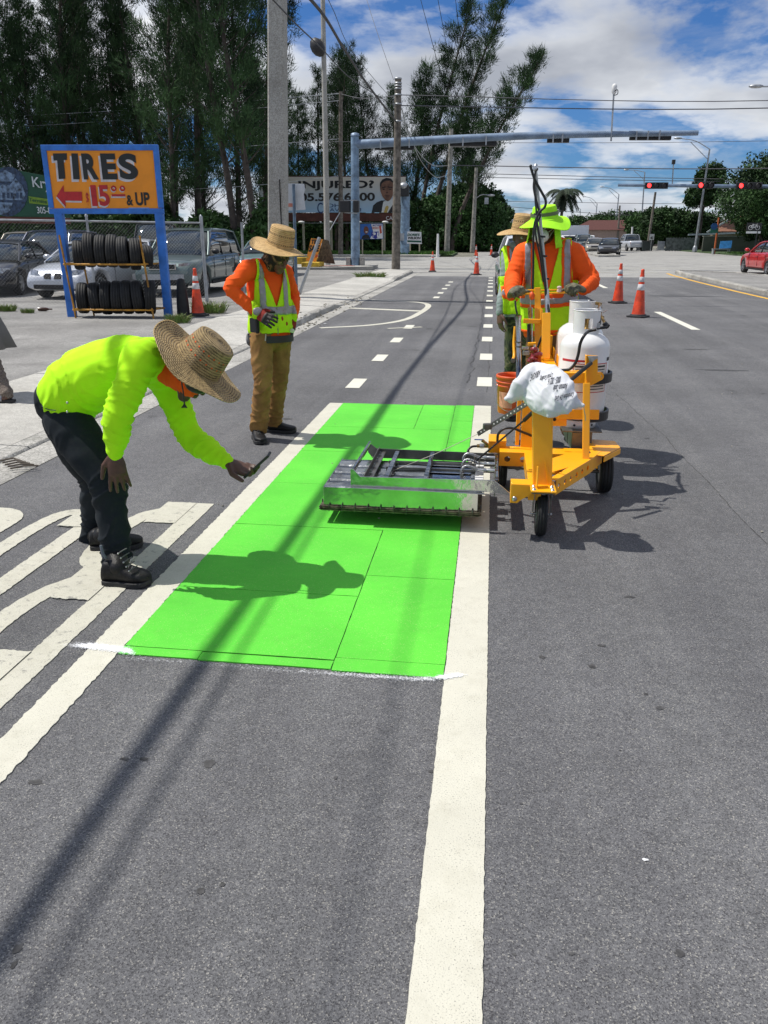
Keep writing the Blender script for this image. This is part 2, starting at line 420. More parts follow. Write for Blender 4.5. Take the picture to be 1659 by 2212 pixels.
# sidewalk slabs, each its own piece
sw = struct(thing('sidewalk', None, None, (-4.5, 16, 0)))
y = -2.0; k = 0
while y < 38.2:
    L_ = 1.52; y1 = min(y + L_, 38.4)
    dz = random.uniform(-.004, .004)
    vs, fs = grid_sheet(-5.34, y + .007, -3.775, y1 - .007, .2, .25, lambda x, yy: walkz(x, yy) + dz)
    mb = MB(); mb.add(vs, fs)
    n = len(vs); ring = [i for i in range(n) if abs(vs[i][0] + 5.34) < 1e-5 or abs(vs[i][0] + 3.775) < 1e-5 or abs(vs[i][1] - (y + .007)) < 1e-5 or abs(vs[i][1] - (y1 - .007)) < 1e-5]
    c = V((-4.55, (y + y1) / 2, 0)); ring.sort(key=lambda i: math.atan2((vs[i][1] - c.y) / 1.5, vs[i][0] - c.x))
    P = [V(vs[i]) for i in ring]; Q = [p - V((0, 0, .08)) for p in P]; m_ = len(P)
    mb.add(P + Q, [(i, (i + 1) % m_, m_ + (i + 1) % m_, m_ + i) for i in range(m_)])
    mb.build('slab', SLAB, sw, fixn=False)
    y = y1; k += 1
# gutter pan and kerb
gt = struct(thing('gutter', None, None, (-3.45, 16, 0)))
for i in range(13):
    a = -2 + i * 3.05; mb = MB()
    vs, fs = grid_sheet(-3.60, a + .006, -3.255, a + 3.044, .11, .5, lambda x, y: .004 - .012 * sstep(3.3, 3.58, -x))
    mb.add(vs, fs, True); mb.build('gutter_slab', CURB, gt)
kb = struct(thing('kerb', None, None, (-3.69, 16, 0)))
y = -2.0
while y < 37:
    L_ = 1.9 if y < 13 else random.choice([.9, 1.3, 1.7]); y1 = min(y + L_, 37.4)
    rings = []
    n = 8
    for i in range(n + 1):
        yy = y + .008 + (y1 - y - .016) * i / n; h = walkz(-3.775, yy); rag = .02 * raised(yy)
        j = lambda: random.uniform(-rag, rag)
        rings.append([(-3.775, yy, -.05), (-3.775, yy, h), (-3.66 + j() * .3, yy, h + j() * .6 - .002), (-3.622 + j(), yy, h * .8), (-3.603, yy, -.008), (-3.603, yy, -.05)])
    MB().loft(rings, smooth=False).build('kerb_stone', CURB, kb, bevel=.006)
    y = y1
# median island on the right
med = struct(thing('median', None, None, (8.6, 28, 0)))
lf = [(7.72, y) for y in range(4, 26, 2)] + [(7.75, 26), (7.8, 29), (7.88, 32), (7.98, 35), (8.08, 37.2), (8.25, 38.3), (8.5, 38.5)]
rt = [(8.8, 38.0), (9.6, 37), (10.4, 36.2), (10.9, 34.2), (10.9, 4)]
poly = lf + rt
inner = [(x + .16, y) for x, y in lf[:-2]] + [(8.4, 38.1)] + [(8.75, 37.7), (9.5, 36.8), (10.2, 36.0), (10.74, 34.1), (10.74, 4)]
mb = MB(); mb.prism([(x, y, .0) for x, y in inner], (0, 0, .125)); mb.build('island_top', FARG if False else LOT, med)
def kerb_run(pts, parent, h=.155, w=.16, side=1):
    for a, b in zip(pts, pts[1:]):
        a = V((*a, 0)); b = V((*b, 0)); d = (b - a); L_ = d.length; d.normalize(); s = V((d.y, -d.x, 0)) * side
        k = max(1, round(L_ / 2.0))
        for i in range(k):
            rings = []
            for t in range(5):
                p = a + d * (L_ * (i + .004 + .992 * t / 4) / k); j = lambda: random.uniform(-.012, .012)
                rings.append([p, p + s * (.008 + j()) + V((0, 0, h * .75)), p + s * .04 + V((0, 0, h + j() * .5)), p + s * w + V((0, 0, h)), p + s * w])
            MB().loft(rings, smooth=False).build('kerb_stone', CURB, parent, bevel=.008)
kerb_run(lf, med, side=1); kerb_run(rt, med, side=1); kerb_run([lf[-1], rt[0]], med)
# far pavements and verge
struct(MB().prism(quad(-120, 66.8, -4.4, 69.3, -.01), (0, 0, .13)).build('far_pavement', SLAB))
struct(MB().prism(quad(-120, 69.32, -3.4, 81, -.01), (0, 0, .12)).build('verge', mat('verge_soil', (.05, .09, .025), .95, var=.3, vs=2)))
struct(MB().prism(quad(21, 66.8, 160, 110, -.01), (0, 0, .11)).build('verge', MATS['verge_soil']))
struct(MB().prism([(8.5, 68, -.01), (10.4, 69, -.01), (10.4, 84, -.01), (8.9, 84, -.01)], (0, 0, .14)).build('far_median', CURB))
# paint
def mark(name, label, cat, f):
    pass
pm = struct(thing('road_markings', None, None, (0, 5, 0)))
strip('lane_line', [(-.031, -4), (-.031, 7.72)], .163, .0045, PAINT, pm, jit=.0008)
strip('lane_line', [(-1.505, -4), (-1.505, 7.66)], .135, .0045, PAINT, pm, jit=.002)
for i in range(13):
    y0 = 8.79 + 2.0 * i
    strip('lane_dash', [(-.028, y0), (-.028, y0 + .6)], .17, .0045, PAINT_NEW, pm, jit=.001)
for yy in (8.50, 10.50, 12.48, 14.45, 21.9, 23.7, 25.7, 27.6, 29.6):
    strip('lane_dash', [(-1.49, yy), (-1.49, yy + .6)], .16, .0045, PAINT_NEW, pm, jit=.001)
for a, b in ((14.95, 18.5), (27.0, 31.4), (39.5, 43)):
    strip('lane_line', [(3.71, a), (3.71, b)], .15, .0045, PAINT_NEW, pm)
strip('lane_line', [(7.42, 4), (7.45, 26), (7.55, 31), (7.75, 36.5), (7.9, 38.2)], .13, .0045, YELP, pm)
strip('stop_line', [(-3.2, 44.6), (9.9, 44.4)], .25, .003, PAINT_OLD, pm); strip('stop_line', [(-3.3, 41.9), (8.0, 41.6)], .28, .003, PAINT_OLD, pm)
strip('stop_line', [(-3.1, 39.0), (7.6, 38.9)], .18, .003, PAINT_OLD, pm)
strip('turn_marking', spline([(-3.1, 14.35), (-2.25, 14.95), (-1.72, 16.0), (-1.52, 17.8), (-1.5, 19.5), (-1.78, 20.4), (-2.4, 20.8), (-3.15, 21.1)], 6), .14, .0045, PAINT, pm)
strip('turn_marking', [(-3.25, 18.55), (-1.57, 18.0)], .26, .0052, PAINT, pm)
strip('turn_marking', [(-1.85, 14.42), (-1.25, 14.75)], .1, .0052, PAINT_OLD, pm)
# BUS, painted for traffic coming the other way (so it stands on its head here)
LZ = [.0040]
def letter(pts, w):
    LZ[0] += .0003; strip('letter_stroke', pts, w, LZ[0], PAINT_OLD, pm, jit=.0015)
letter([(-1.735, 4.46), (-1.735, 1.8)], .115)
BZ = [.0062]
def bar(x0, x1, yc, hgt):
    BZ[0] += .0007; strip('letter_stroke', [(x0, yc), (x1, yc)], hgt, BZ[0], PAINT_OLD, pm, jit=.003)
bar(-1.79, -1.98, 4.27, .37)
letter(spline([(-1.93, 4.30), (-2.02, 4.20), (-2.065, 3.98), (-2.065, 3.72), (-2.02, 3.52), (-1.95, 3.44)], 6), .115)
bar(-1.79, -2.0, 3.36, .42); bar(-1.79, -1.98, 3.14, .18)
letter(spline([(-1.95, 3.26), (-2.03, 3.12), (-2.07, 2.92), (-2.07, 2.6), (-2.04, 2.3), (-1.97, 2.1)], 6), .115)
bar(-1.79, -2.0, 2.40, .34)
letter([(-2.29, 4.12), (-2.29, 1.9)], .115); letter(spline([(-2.40, 4.20), (-2.52, 4.16), (-2.57, 3.9), (-2.57, 3.4), (-2.57, 1.9)], 6), .105)
bar(-2.235, -2.45, 4.14, .38)
letter(spline([(-2.8, 3.72), (-2.8, 4.02), (-2.9, 4.13), (-3.05, 4.13)], 6), .15); letter([(-3.08, 4.2), (-3.12, 3.2), (-2.9, 3.0), (-2.84, 2.4)], .12)
# faded arrow remnants
# green thermoplastic panels
gp = struct(thing('green_lane_surface', None, None, (-.8, 5, 0)))
def panel(x0, y0, x1, y1, dz=0):
    g_ = .0022; P = []
    def edge(a, b):
        k = max(2, int((V(b) - V(a)).length / .05)); return [V(a).lerp(V(b), i / k) for i in range(k)]
    cs = [(x0 + g_, y0 + g_, 0), (x1 - g_, y0 + g_, 0), (x1 - g_, y1 - g_, 0), (x0 + g_, y1 - g_, 0)]
    for a, b in zip(cs, cs[1:] + cs[:1]): P += edge(a, b)
    P = [p + V((random.uniform(-.0012, .0012), random.uniform(-.0012, .0012), 0)) for p in P]
    z = .0062 + dz; rz = random.uniform(-.0005, .0005)
    mb = MB(); mb.add([p + V((0, 0, z)) for p in P], [tuple(range(len(P)))]); n = len(P)
    mb.add([p + V((0, 0, z)) for p in P] + [p + V((0, 0, .001)) for p in P], [(i, n + i, n + (i + 1) % n, (i + 1) % n) for i in range(n)])
    mb.build('panel', GREEN, gp, fixn=False)
xs0, xs1 = -1.437, -.114
panel(xs0, 2.605, -1.10, 2.67); panel(-1.10, 2.60, -.555, 2.665); panel(-.555, 2.59, xs1, 2.69, .001)
panel(xs0, 2.67, -.555, 3.255); panel(-.555, 2.69, xs1, 3.5)
panel(xs0, 3.255, -.555, 4.13); panel(-.555, 3.5, xs1, 4.42)
panel(xs0, 4.13, -.30, 4.95, .0005); panel(-.30, 4.42, xs1, 5.3)
panel(xs0, 4.95, -.30, 5.8); panel(-.30, 5.3, xs1, 6.2)
panel(xs0, 5.8, -.30, 6.64); panel(-.30, 6.2, xs1, 7.0)
panel(xs0, 6.64, -.62, 7.66); panel(-.30, 7.0, xs1, 7.70); panel(-.62, 6.64, -.30, 7.68)
# overspray of white marking paint along the near edge of the green
def spray_mat():
    m = bpy.data.materials.new('white_overspray'); m.use_nodes = True; nt = m.node_tree; N = nt.nodes; L = nt.links; b = N['Principled BSDF']
    b.inputs['Base Color'].default_value = (.86, .88, .92, 1); b.inputs['Roughness'].default_value = .8
    at = N.new('ShaderNodeAttribute'); at.attribute_name = 'dens'
    n = N.new('ShaderNodeTexNoise'); n.inputs['Scale'].default_value = 160; n.inputs['Detail'].default_value = 3
    tc = N.new('ShaderNodeTexCoord'); L.new(tc.outputs['Object'], n.inputs[0])
    a = N.new('ShaderNodeMath'); a.operation = 'MULTIPLY_ADD'; L.new(n.outputs[0], a.inputs[0]); a.inputs[1].default_value = 1.6; L.new(at.outputs['Fac'], a.inputs[2])
    s = N.new('ShaderNodeMapRange'); s.inputs[1].default_value = .95; s.inputs[2].default_value = 1.75; L.new(a.outputs[0], s.inputs[0]); L.new(s.outputs[0], b.inputs['Alpha'])
    return m
SPR = spray_mat()
def overspray(pts, w, parent):
    nx = 60; nyy = 10; vs = []; fs = []; dens = []
    for i in range(nx + 1):
        t = i / nx; seg = t * (len(pts) - 1); k = min(int(seg), len(pts) - 2); f = seg - k
        p = V(pts[k][:2]).lerp(V(pts[k + 1][:2]), f); D = pts[k][2] * (1 - f) + pts[k + 1][2] * f; W = w * (.3 + .7 * min(1, D))
        for j in range(nyy + 1):
            s = j / nyy * 2 - 1
            vs.append((p.x, p.y + s * W, .0086)); dens.append(D * math.exp(-s * s * 5) * (1 if abs(s) < .99 and 0 < i < nx else 0))
    for i in range(nx):
        for j in range(nyy):
            a = i * (nyy + 1) + j; fs.append((a, a + nyy + 1, a + nyy + 2, a + 1))
    mb = MB(); mb.add(vs, fs); o = mb.build('overspray', SPR, parent, fixn=False)
    at = o.data.attributes.new('dens', 'FLOAT', 'POINT'); at.data.foreach_set('value', dens)
overspray([(-1.70, 2.64, 0), (-1.58, 2.645, 1.1), (-1.40, 2.63, .95), (-1.36, 2.60, .4)], .05, pm)
overspray([(-1.40, 2.575, .22), (-1.0, 2.57, .12), (-.7, 2.565, .2), (-.45, 2.567, .42), (-.25, 2.57, .5), (-.14, 2.58, .6)], .055, pm)
overspray([(-.16, 2.585, .6), (-.11, 2.60, 1.15), (-.05, 2.62, .9), (-.02, 2.63, 0)], .035, pm)
# crumbs and litter
crumb = mat('road_crumbs', (.35, .33, .28), .9, var=.4, vs=30)
mb = MB()
for i in range(260):
    if i < 170: x = random.gauss(-3.5, .16); yy = random.choice([random.uniform(12.8, 15.5), random.uniform(15, 22)])
    else: x = random.uniform(-5.2, 3.5); yy = random.uniform(4, 14)
    z = .004 if x > -3.6 else walkz(x, yy)
    s = random.uniform(.006, .03) if i < 170 else random.uniform(.003, .01)
    mb.sphere((x, yy, z + s * .3), (s, s * random.uniform(.5, 1), s * .5), 6)
o = mb.build('loose_grit', crumb); o['kind'] = 'stuff'
litw = mat('litter_white', (.75, .76, .78), .6)
def litter(u, v, s, label, m=litw):
    p = G(u, v, .0); z = 0 if p.x > -3.27 else (.0 if p.x > -3.6 else walkz(p.x, p.y)); p = G(u, v, z)
    mb = MB(); n = 9
    rr = [V((math.cos(a) * s * random.uniform(.6, 1), math.sin(a) * s * .55 * random.uniform(.6, 1), min(.02, s * .3) * random.uniform(.3, 1))) + p for a in [2 * PI * i / n for i in range(n)]]
    mb.add(rr + [p + V((0, 0, min(.015, s * .25)))], [(i, (i + 1) % n, n) for i in range(n)]); mb.add([r - V((0, 0, .003)) for r in rr], [tuple(range(n))])
    tag(mb.build('litter', m, None), label, 'litter')
litter(490, 819, .05, 'flattened white paper scrap on the asphalt below the straw hat brim')
litter(512, 838, .012, 'tiny white scrap on the asphalt near the khaki trousers')
litter(1395, 1858, .012, 'small white paint fleck on the bare asphalt at lower right')
litter(703, 700, .05, 'pale leaf scrap lying in the gutter by the broken kerb')
litter(1570, 748, .05, 'white scrap on the road right of the two cones') if False else None
litter(1390, 652, .06, 'pale scrap of litter on the road just behind the nearer right-hand cone')
tw = mat('dry_twig', (.12, .10, .08), .9)
mb = MB()
for i in range(5):
    p = G(0, 995 + i * 4, .03) + V((.02 * i, 0, .0)); mb.tube([p, p + V((.09, .03, .015)), p + V((.17, .02 * i, .005))], .007, 5)
tag(mb.build('debris', tw), 'dark twigs and bark on the pavement edge at the far left', 'debris')
# weeds
def tuft_mesh(name, n, r, h, m, seed=1):
    rd = random.Random(seed); vs = []; fs = []
    for i in range(n):
        a = rd.uniform(0, 2 * PI); d = r * rd.random() ** .6; p = V((math.cos(a) * d, math.sin(a) * d, 0))
        t = V((math.cos(a) * rd.uniform(0, .8) + rd.uniform(-.4, .4), math.sin(a) * rd.uniform(0, .8) + rd.uniform(-.4, .4), 1.2)).normalized() * h * rd.uniform(.4, 1)
        s = V((-math.sin(a * 3), math.cos(a * 3), 0)) * rd.uniform(.004, .010)
        o = len(vs); q = p + t * .55; e = p + t + V((t.x * .5, t.y * .5, -h * .15))
        vs += [p - s * .6, p + s * .6, q + s, q - s, e]; fs += [(o, o + 1, o + 2, o + 3), (o + 3, o + 2, o + 4)]
    me = bpy.data.meshes.new(name); me.from_pydata(vs, [], fs); me.materials.append(m); return me
WEED = mat('weed_green', (.09, .17, .03), .7, var=.35, vs=9, col2=(.16, .15, .05))
for i, (u, v, s, lab) in enumerate([(385, 697, 1.0, 'low weed tuft in the pavement crack at the foot of the right sign post'), (452, 676, 1.5, 'taller weed clump growing beside the traffic cone by the fence'), (15, 672, .9, 'small weeds at the fence foot at the left edge'), (60, 676, .6, 'thin weeds under the chain link beside the leaning fence post'), (800, 601, 1.4, 'yellowish weeds at the base of the blue signal mast')]):
    p = G(u, v, .06); o = bpy.data.objects.new('weed_clump', tuft_mesh('weed_clump', 420, .24, .24, WEED, i)); COL.objects.link(o)
    o.location = p; o.scale = (s * (1.7 if i == 4 else 1), s * .6, s); tag(o, lab, 'weeds', 'weeds in the pavement cracks')
# verge grass beyond the cross street
GR = mat('lawn_green', (.07, .17, .02), .8, var=.3, vs=.8)
def grass_field(x0, x1, y0, y1, n, seed, hgt=.28):
    rd = random.Random(seed); vs = []; fs = []
    for i in range(n):
        x = rd.uniform(x0, x1); y = rd.uniform(y0, y1); a = rd.uniform(0, PI); w = .05; h = hgt * rd.uniform(.4, 1)
        s = V((math.cos(a), math.sin(a), 0)) * w; p = V((x, y, .1)); o = len(vs)
        vs += [p - s, p + s, p + V((rd.uniform(-.1, .1), rd.uniform(-.1, .1), h))]; fs.append((o, o + 1, o + 2))
    mb = MB(); mb.v = vs; mb.f = fs; mb.s = [False] * len(fs); o = mb.build('grass', GR, fixn=False); o['kind'] = 'stuff'
grass_field(-34, -3.6, 69.4, 78, 26000, 5); grass_field(21.5, 40, 67.2, 80, 12000, 6, .22)
# ================================================================== STRUCTURES
CONCP = aggregate('cast_concrete_pole', (.36, .35, .32), (.26, .25, .22), (.46, .45, .42), 60, .5, patchcol=(.24, .23, .2), bump=.25)
WOODP = mat('weathered_wood_pole', (.17, .15, .125), .9, var=.3, vs=5, bump=.5, bs=40)
WOODG = mat('grey_utility_pole', (.30, .29, .26), .9, var=.25, vs=4, bump=.4, bs=40)
GALV = mat('galvanised_steel', (.42, .44, .46), .45, .75, var=.15, vs=4)
MASTB = mat('blue_grey_mast_paint', (.20, .30, .42), .5, .1, var=.25, vs=3, dirt=.4)
MASTA = mat('galvanised_mast_arm', (.19, .26, .36), .5, .3, var=.15, vs=2)
BLK = mat('black_plastic', (.018, .018, .02), .5)
DARK = mat('matt_black', (.01, .01, .011), .8)
CABLE = mat('black_cable', (.03, .03, .034), .6)
WIRE = mat('grey_line_wire', (.10, .10, .11), .6)
WHITE = mat('white_paint', (.74, .74, .73), .5, var=.06)
def pole(name, label, base, top, r0, r1, m, n=16, cat='pole', extra=None, group=None):
    t = thing(name, label, cat, base, group=group)
    MB().tube([V(base), V(base).lerp(V(top), .5), V(top)], [r0, (r0 + r1) / 2, r1], n).build('shaft', m, t)
    if extra: extra(t)
    return t
# big square concrete pole beside the walk
b0 = A(603, 668, 21); b0.z = .04; t0 = A(598, -260, 21)
cp = thing('utility_pole', 'thick square concrete utility pole standing directly behind the man with hands on hips', 'utility pole', b0)
def sq(c, h, ch): return [c + V((x, y, 0)) for x, y in ((-h, -h + ch), (-h + ch, -h), (h - ch, -h), (h, -h + ch), (h, h - ch), (h - ch, h), (-h + ch, h), (-h, h - ch))]
rings = [sq(b0.lerp(t0, k / 8), .235 - .05 * k / 8, .035) for k in range(9)]
MB().loft(rings, smooth=False).build('shaft', CONCP, cp)
mb = MB()
for z in (2.2, 2.55): mb.box((b0.x + .22, b0.y - .235, z), (.02, .02, .8))
mb.build('conduit', DARK, cp)
# round fence end post and its leaning pipe, pale sign on the post
def pt(u, v, Y): return A(u, v, Y)
fp = thing('sign_post', 'blue-grey steel post with the back of a pale sign, beside the concrete pole', 'post', pt(641, 640, 22.2))
MB().tube([pt(641, 640, 22.2), pt(634, 398, 22.2)], .042, 12).build('shaft', mat('blue_grey_post', (.13, .19, .26), .5, .3, var=.2), fp)
sg = MB(); P = [pt(620, 396, 22.28), pt(657, 397, 22.28), pt(659, 410, 22.28), pt(656, 420, 22.28), pt(660, 453, 22.28), pt(621, 455, 22.28)]
sg.prism(P, (0, .012, 0)); so = sg.build('sign_back', mat('faded_white_sign', (.62, .64, .66), .6, var=.1, vs=3), fp)
mb = MB(); mb.box(pt(626, 443, 22.262), (.16, .006, .09)); mb.build('red_patch', mat('faded_red', (.6, .22, .16), .7), so)
lp = thing('pipe', 'grey steel pipe leaning against the sign post in front of the sale board', 'pipe', pt(645, 640, 22.0))
MB().tube([pt(645, 640, 22.0), pt(690, 513, 22.0)], .045, 10).build('shaft', GALV, lp)
# tall slim light pole with a black camera pod
b = pt(708, 590, 42.6); b.z = .05
def pod(t):
    c = pt(686, 102, 42.4); mb = MB(); mb.sphere(c, (.34, .3, .46), 12, Matrix.Rotation(R(-35), 3, 'Y')); o = mb.build('signal_pod', BLK, t)
    MB().tube([pt(694, 84, 42.6), c], .05, 6).build('bracket', BLK, t)
pole('light_pole', 'tall slim grey light pole carrying a black pod high up, right of the concrete pole', b, pt(694, -180, 42.6), .16, .10, CONCP, extra=pod)
b = pt(736, 553, 68.5); b.z = 0
pole('utility_pole', 'weathered utility pole between the slim light pole and the blue signal mast', b, pt(736, 198, 68.5), .21, .15, WOODP, cat='utility pole')
# wood pole in front of the arm, with bands
wb = pt(855, 588, 37.9); wt = pt(860, 168, 37.9)
def bands(t):
    for k, v in enumerate((170, 180, 186, 192, 205, 225, 262)):
        c = pt(860, v, 37.9); MB().lathe(c, [(.152, -.03), (.165, -.03), (.165, .03), (.152, .03)], 14, cap=False).build('band', GALV, t)
pole('utility_pole', 'nearest brown wooden utility pole crossing the signal arm at the kerb corner', wb, wt, .205, .14, WOODP, extra=bands, cat='utility pole')
b = pt(965, 550, 75); b.z = .05
def xarm(t):
    MB().beam(pt(972, 316, 75), pt(1040, 318, 75), .1, .1).build('cross_arm', WOODG, t)
    for u in (994, 1016, 1035): MB().tube([pt(u, 317, 75), pt(u, 309, 75)], .06, 8).build('insulator', WHITE, t)
pole('utility_pole', 'pale grey utility pole with a short cross arm beneath the leaning tree', b, pt(975, 278, 75), .26, .17, WOODG, extra=xarm, cat='utility pole')
b = pt(1020, 545, 86); b.z = .0
def slamp(t):
    P = spline([pt(1026, 430, 86), pt(1040, 421, 86), pt(1056, 421, 86)], 5); MB().tube(P, .05, 6).build('arm', GALV, t)
    MB().sphere(pt(1060, 422, 86), (.45, .2, .12), 10).build('lamp_head', GALV, t)
    MB().box(pt(1051, 434, 85.6), (.4, .4, .6)).build('transformer', GALV, t)
pole('utility_pole', 'utility pole with a curved street lamp arm at the far left of the road beyond', b, pt(1029, 362, 86), .25, .16, WOODG, extra=slamp, cat='utility pole')
# ---- signal mast, near
mB = pt(768, 581, 42); mB.z = .05
ms = thing('traffic_signal_mast', 'blue-grey signal mast with a long arm reaching right over the road', 'traffic signal', mB)
MB().tube([mB, pt(766.5, 295, 42)], [.235, .20], 20).build('mast', MASTB, ms)
MB().lathe(mB, [(.33, 0), (.33, .08), (.24, .1)], 16).build('base_plate', GALV, ms)
for s in (-1, 1): MB().box(mB + V((s * .36, 0, .25)), (.22, .35, .5)).build('concrete_footing', CONCP, ms)
a0 = pt(768, 312, 42); a1 = pt(1508, 287, 42)
mid = a0.lerp(a1, .5) + V((0, 0, .12))
arm = MB().tube(spline([a0, mid, a1], 10), [.215 - .1 * i / 20 for i in range(21)], 16).build('arm', MASTA, ms)
MB().lathe(pt(767, 294, 42), [(.23, 0), (.2, .12), (.05, .16)], 16).build('cap', MASTA, ms)
def hsig(u0, u1, v0, v1, Y, parent, lens=None, m=BLK, dy=.3):
    a = pt(u0, (v0 + v1) / 2, Y + dy); b = pt(u1, (v0 + v1) / 2, Y + dy); h = abs(pt(u0, v0, Y + dy).z - pt(u0, v1, Y + dy).z)
    s = thing_part('signal_head', parent, MB().beam(a, b, .22, h, up=(0, 0, 1)), m, .03)
    n = 3 if (b.x - a.x) < 2.4 else 4
    for i in range(n):
        c = a.lerp(b, (i + .5) / n)
        if lens is None: # seen from behind: housings stand out at the back
            MB().box(c + V((0, -.14, 0)), (h * .8, .06, h * .7)).build('housing', m, s)
        else:
            q = c + V((0, -.125, 0)); lit = i == 0
            MB().lathe(q, [(h * .40, 0), (h * .40, .25), (h * .36, .25), (h * .36, 0)], 16, axis=(0, -1, 0), cap=False).build('visor', m, s)
            MB().lathe(q + V((0, -.02, 0)), [(h * .36, 0), (h * .3, .03)], 16, axis=(0, -1, 0)).build('lens', lens if lit else mat('unlit_lens', (.03, .02, .02), .3), s)
    return s
def thing_part(name, parent, mbo, m, bevel=0): return mbo.build(name, m, parent, bevel=bevel)
hsig(810, 895, 298, 324, 42, ms); hsig(972, 1073, 298, 316, 42, ms); hsig(1182, 1230, 292, 308, 42, ms); hsig(1360, 1450, 286, 303, 42, ms)
for u in (822, 884, 1000, 1050, 1195, 1215, 1375, 1400, 1425):
    v = 311 + (u - 768) / 740 * -24 - 6; MB().box(pt(u, v + 8, 41.75), (.06, .05, .40)).build('clamp', GALV, ms)
MB().tube([pt(1320, 305, 41.9), pt(1326, 200, 41.9)], .04, 8).build('camera_riser', GALV, ms)
cm = MB().lathe(pt(1326, 204, 41.9), [(.05, 0), (.11, .08), (.12, .34), (.09, .42), (.04, .45)], 14).build('traffic_camera', WHITE, ms)
MB().tube(spline([pt(1327, 197, 41.8), pt(1334, 194, 41.8), pt(1334, 203, 41.8), pt(1327, 206, 41.8)], 5), .02, 6).build('cable_loop', CABLE, ms)
# pedestrian signals on the mast
for u0, u1, lab in ((735, 757, 0), (764, 776, 1)):
    MB().beam(pt(u0, 446, 41.55), pt(u1, 446, 41.55), .4, .56).build('pedestrian_signal', BLK, ms, bevel=.04)
MB().beam(pt(744, 433, 41.6), pt(772, 433, 41.6), .05, .06).build('bracket', GALV, ms); MB().beam(pt(744, 459, 41.6), pt(772, 461, 41.6), .05, .06).build('bracket', GALV, ms)
# far left mast (blue) with signals seen from behind
b = pt(874, 552, 70); b.z = .1
def fm(t):
    MB().box(pt(872, 412, 69.6), (.9, .5, .9)).build('signal_head', BLK, t, bevel=.08); MB().sphere(pt(872, 402, 69.6), (.42, .4, .3), 10).build('camera_dome', GALV, t)
    MB().box(pt(869, 512, 69.7), (.35, .2, .6)).build('push_button', GALV, t)
pole('traffic_signal_mast', 'far blue-grey signal mast behind the brown wooden pole, by the lawn sign', b, pt(876, 420, 70), .42, .36, MASTB, extra=fm, cat='traffic signal')
# far arm with three red signals
RED = mat('lit_red_lens', (.8, .02, .02), .4, emit=(1, .03, .03), es=5)
fb = V((27.5, 75, 0)); fa = thing('traffic_signal_mast', 'far signal mast across the junction with three red lights on its arm', 'traffic signal', fb)
MB().tube([fb, fb + V((0, 0, 6.4))], [.24, .2], 12).build('mast', MASTB, fa)
MB().tube([pt(1335, 400, 75), pt(1659, 403, 75), V((27.5, 75, 5.75))], [.12, .17, .2], 10).build('arm', MASTA, fa)
hsig(1393, 1443, 394, 408, 75, fa, RED, dy=-.3); hsig(1507, 1541, 393, 408, 75, fa, RED, dy=-.3); hsig(1590, 1646, 394, 409, 75, fa, RED, dy=-.3)
MB().tube([pt(1452, 403, 75), pt(1455, 352, 75)], .05, 6).build('camera_riser', GALV, fa); MB().box(pt(1455, 350, 75), (.25, .3, .35)).build('traffic_camera', BLK, fa)
# ---- street lights down the right side
def streetlight(bu, bv, tu, tv, eu, ev, Y, label, r=.13):
    base = pt(bu, bv, Y); base.z = .05; t = thing('street_lamp', label, 'street lamp', base, group='street lamps along the right side')
    top = pt(tu, tv, Y); e = pt(eu, ev, Y); MB().tube([base, top], [r, r * .6], 10).build('column', GALV, t)
    MB().lathe(base, [(r * 2, 0), (r * 2, .12), (r * 1.5, .5), (r, .6)], 8).build('base', GALV, t)
    q = top.lerp(base, .10)
    MB().tube(spline([top, top.lerp(e, .5) + V((0, 0, (e.z - top.z) * .25)), e], 5), r * .33, 6).build('bracket_arm', GALV, t)
    MB().tube([q, e.lerp(top, .35)], r * .28, 6).build('bracket_brace', GALV, t)
    MB().sphere(e + V((-.25, 0, .02)), (.42, .18, .11), 10).build('lamp_head', GALV, t)
streetlight(1500, 545, 1533, 322, 1470, 299, 89, 'nearest full-height street lamp on the right, beside the big tree')
streetlight(1383, 525, 1393, 372, 1357, 367, 125, 'street lamp whose column rises behind the left red signal')
streetlight(1326, 520, 1337, 420, 1303, 404, 172, 'street lamp between the palm and the bushes, third from the right', .16)
streetlight(1282, 515, 1290, 440, 1265, 425, 232, 'fourth street lamp, small, just right of the palm', .18)
streetlight(1250, 512, 1254, 452, 1236, 443, 290, 'most distant small street lamp next to the palm crown', .2)
streetlight(1790, 600, 1790, 190, 1643, 187, 52, 'street lamp reaching in at the right edge of the picture near the wires')
pole('utility_pole', 'dark leaning utility pole against the bushes left of the street lamp', pt(1398, 540, 96), pt(1416, 415, 96), .16, .12, WOODP, cat='utility pole')
pole('utility_pole', 'thin dark pole between two distant street lamps', pt(1334, 520, 150), pt(1339, 444, 150), .2, .14, WOODP, cat='utility pole')
pole('post', 'short white post on the far pavement right of the pale grey utility pole', pt(1193 / 1.0 - 98, 553, 74), pt(1098, 513, 74), .1, .08, WHITE, cat='post') if False else None
pole('post', 'plain white pole rising behind the black cars at the right', pt(1363, 540, 100), pt(1366, 490, 100), .12, .1, WHITE, cat='post')
p_ = pt(945, 556, 66)
pole('bollard', 'white post on the far corner between two traffic cones', p_, pt(946, 505, 66), .13, .08, WHITE, cat='post')
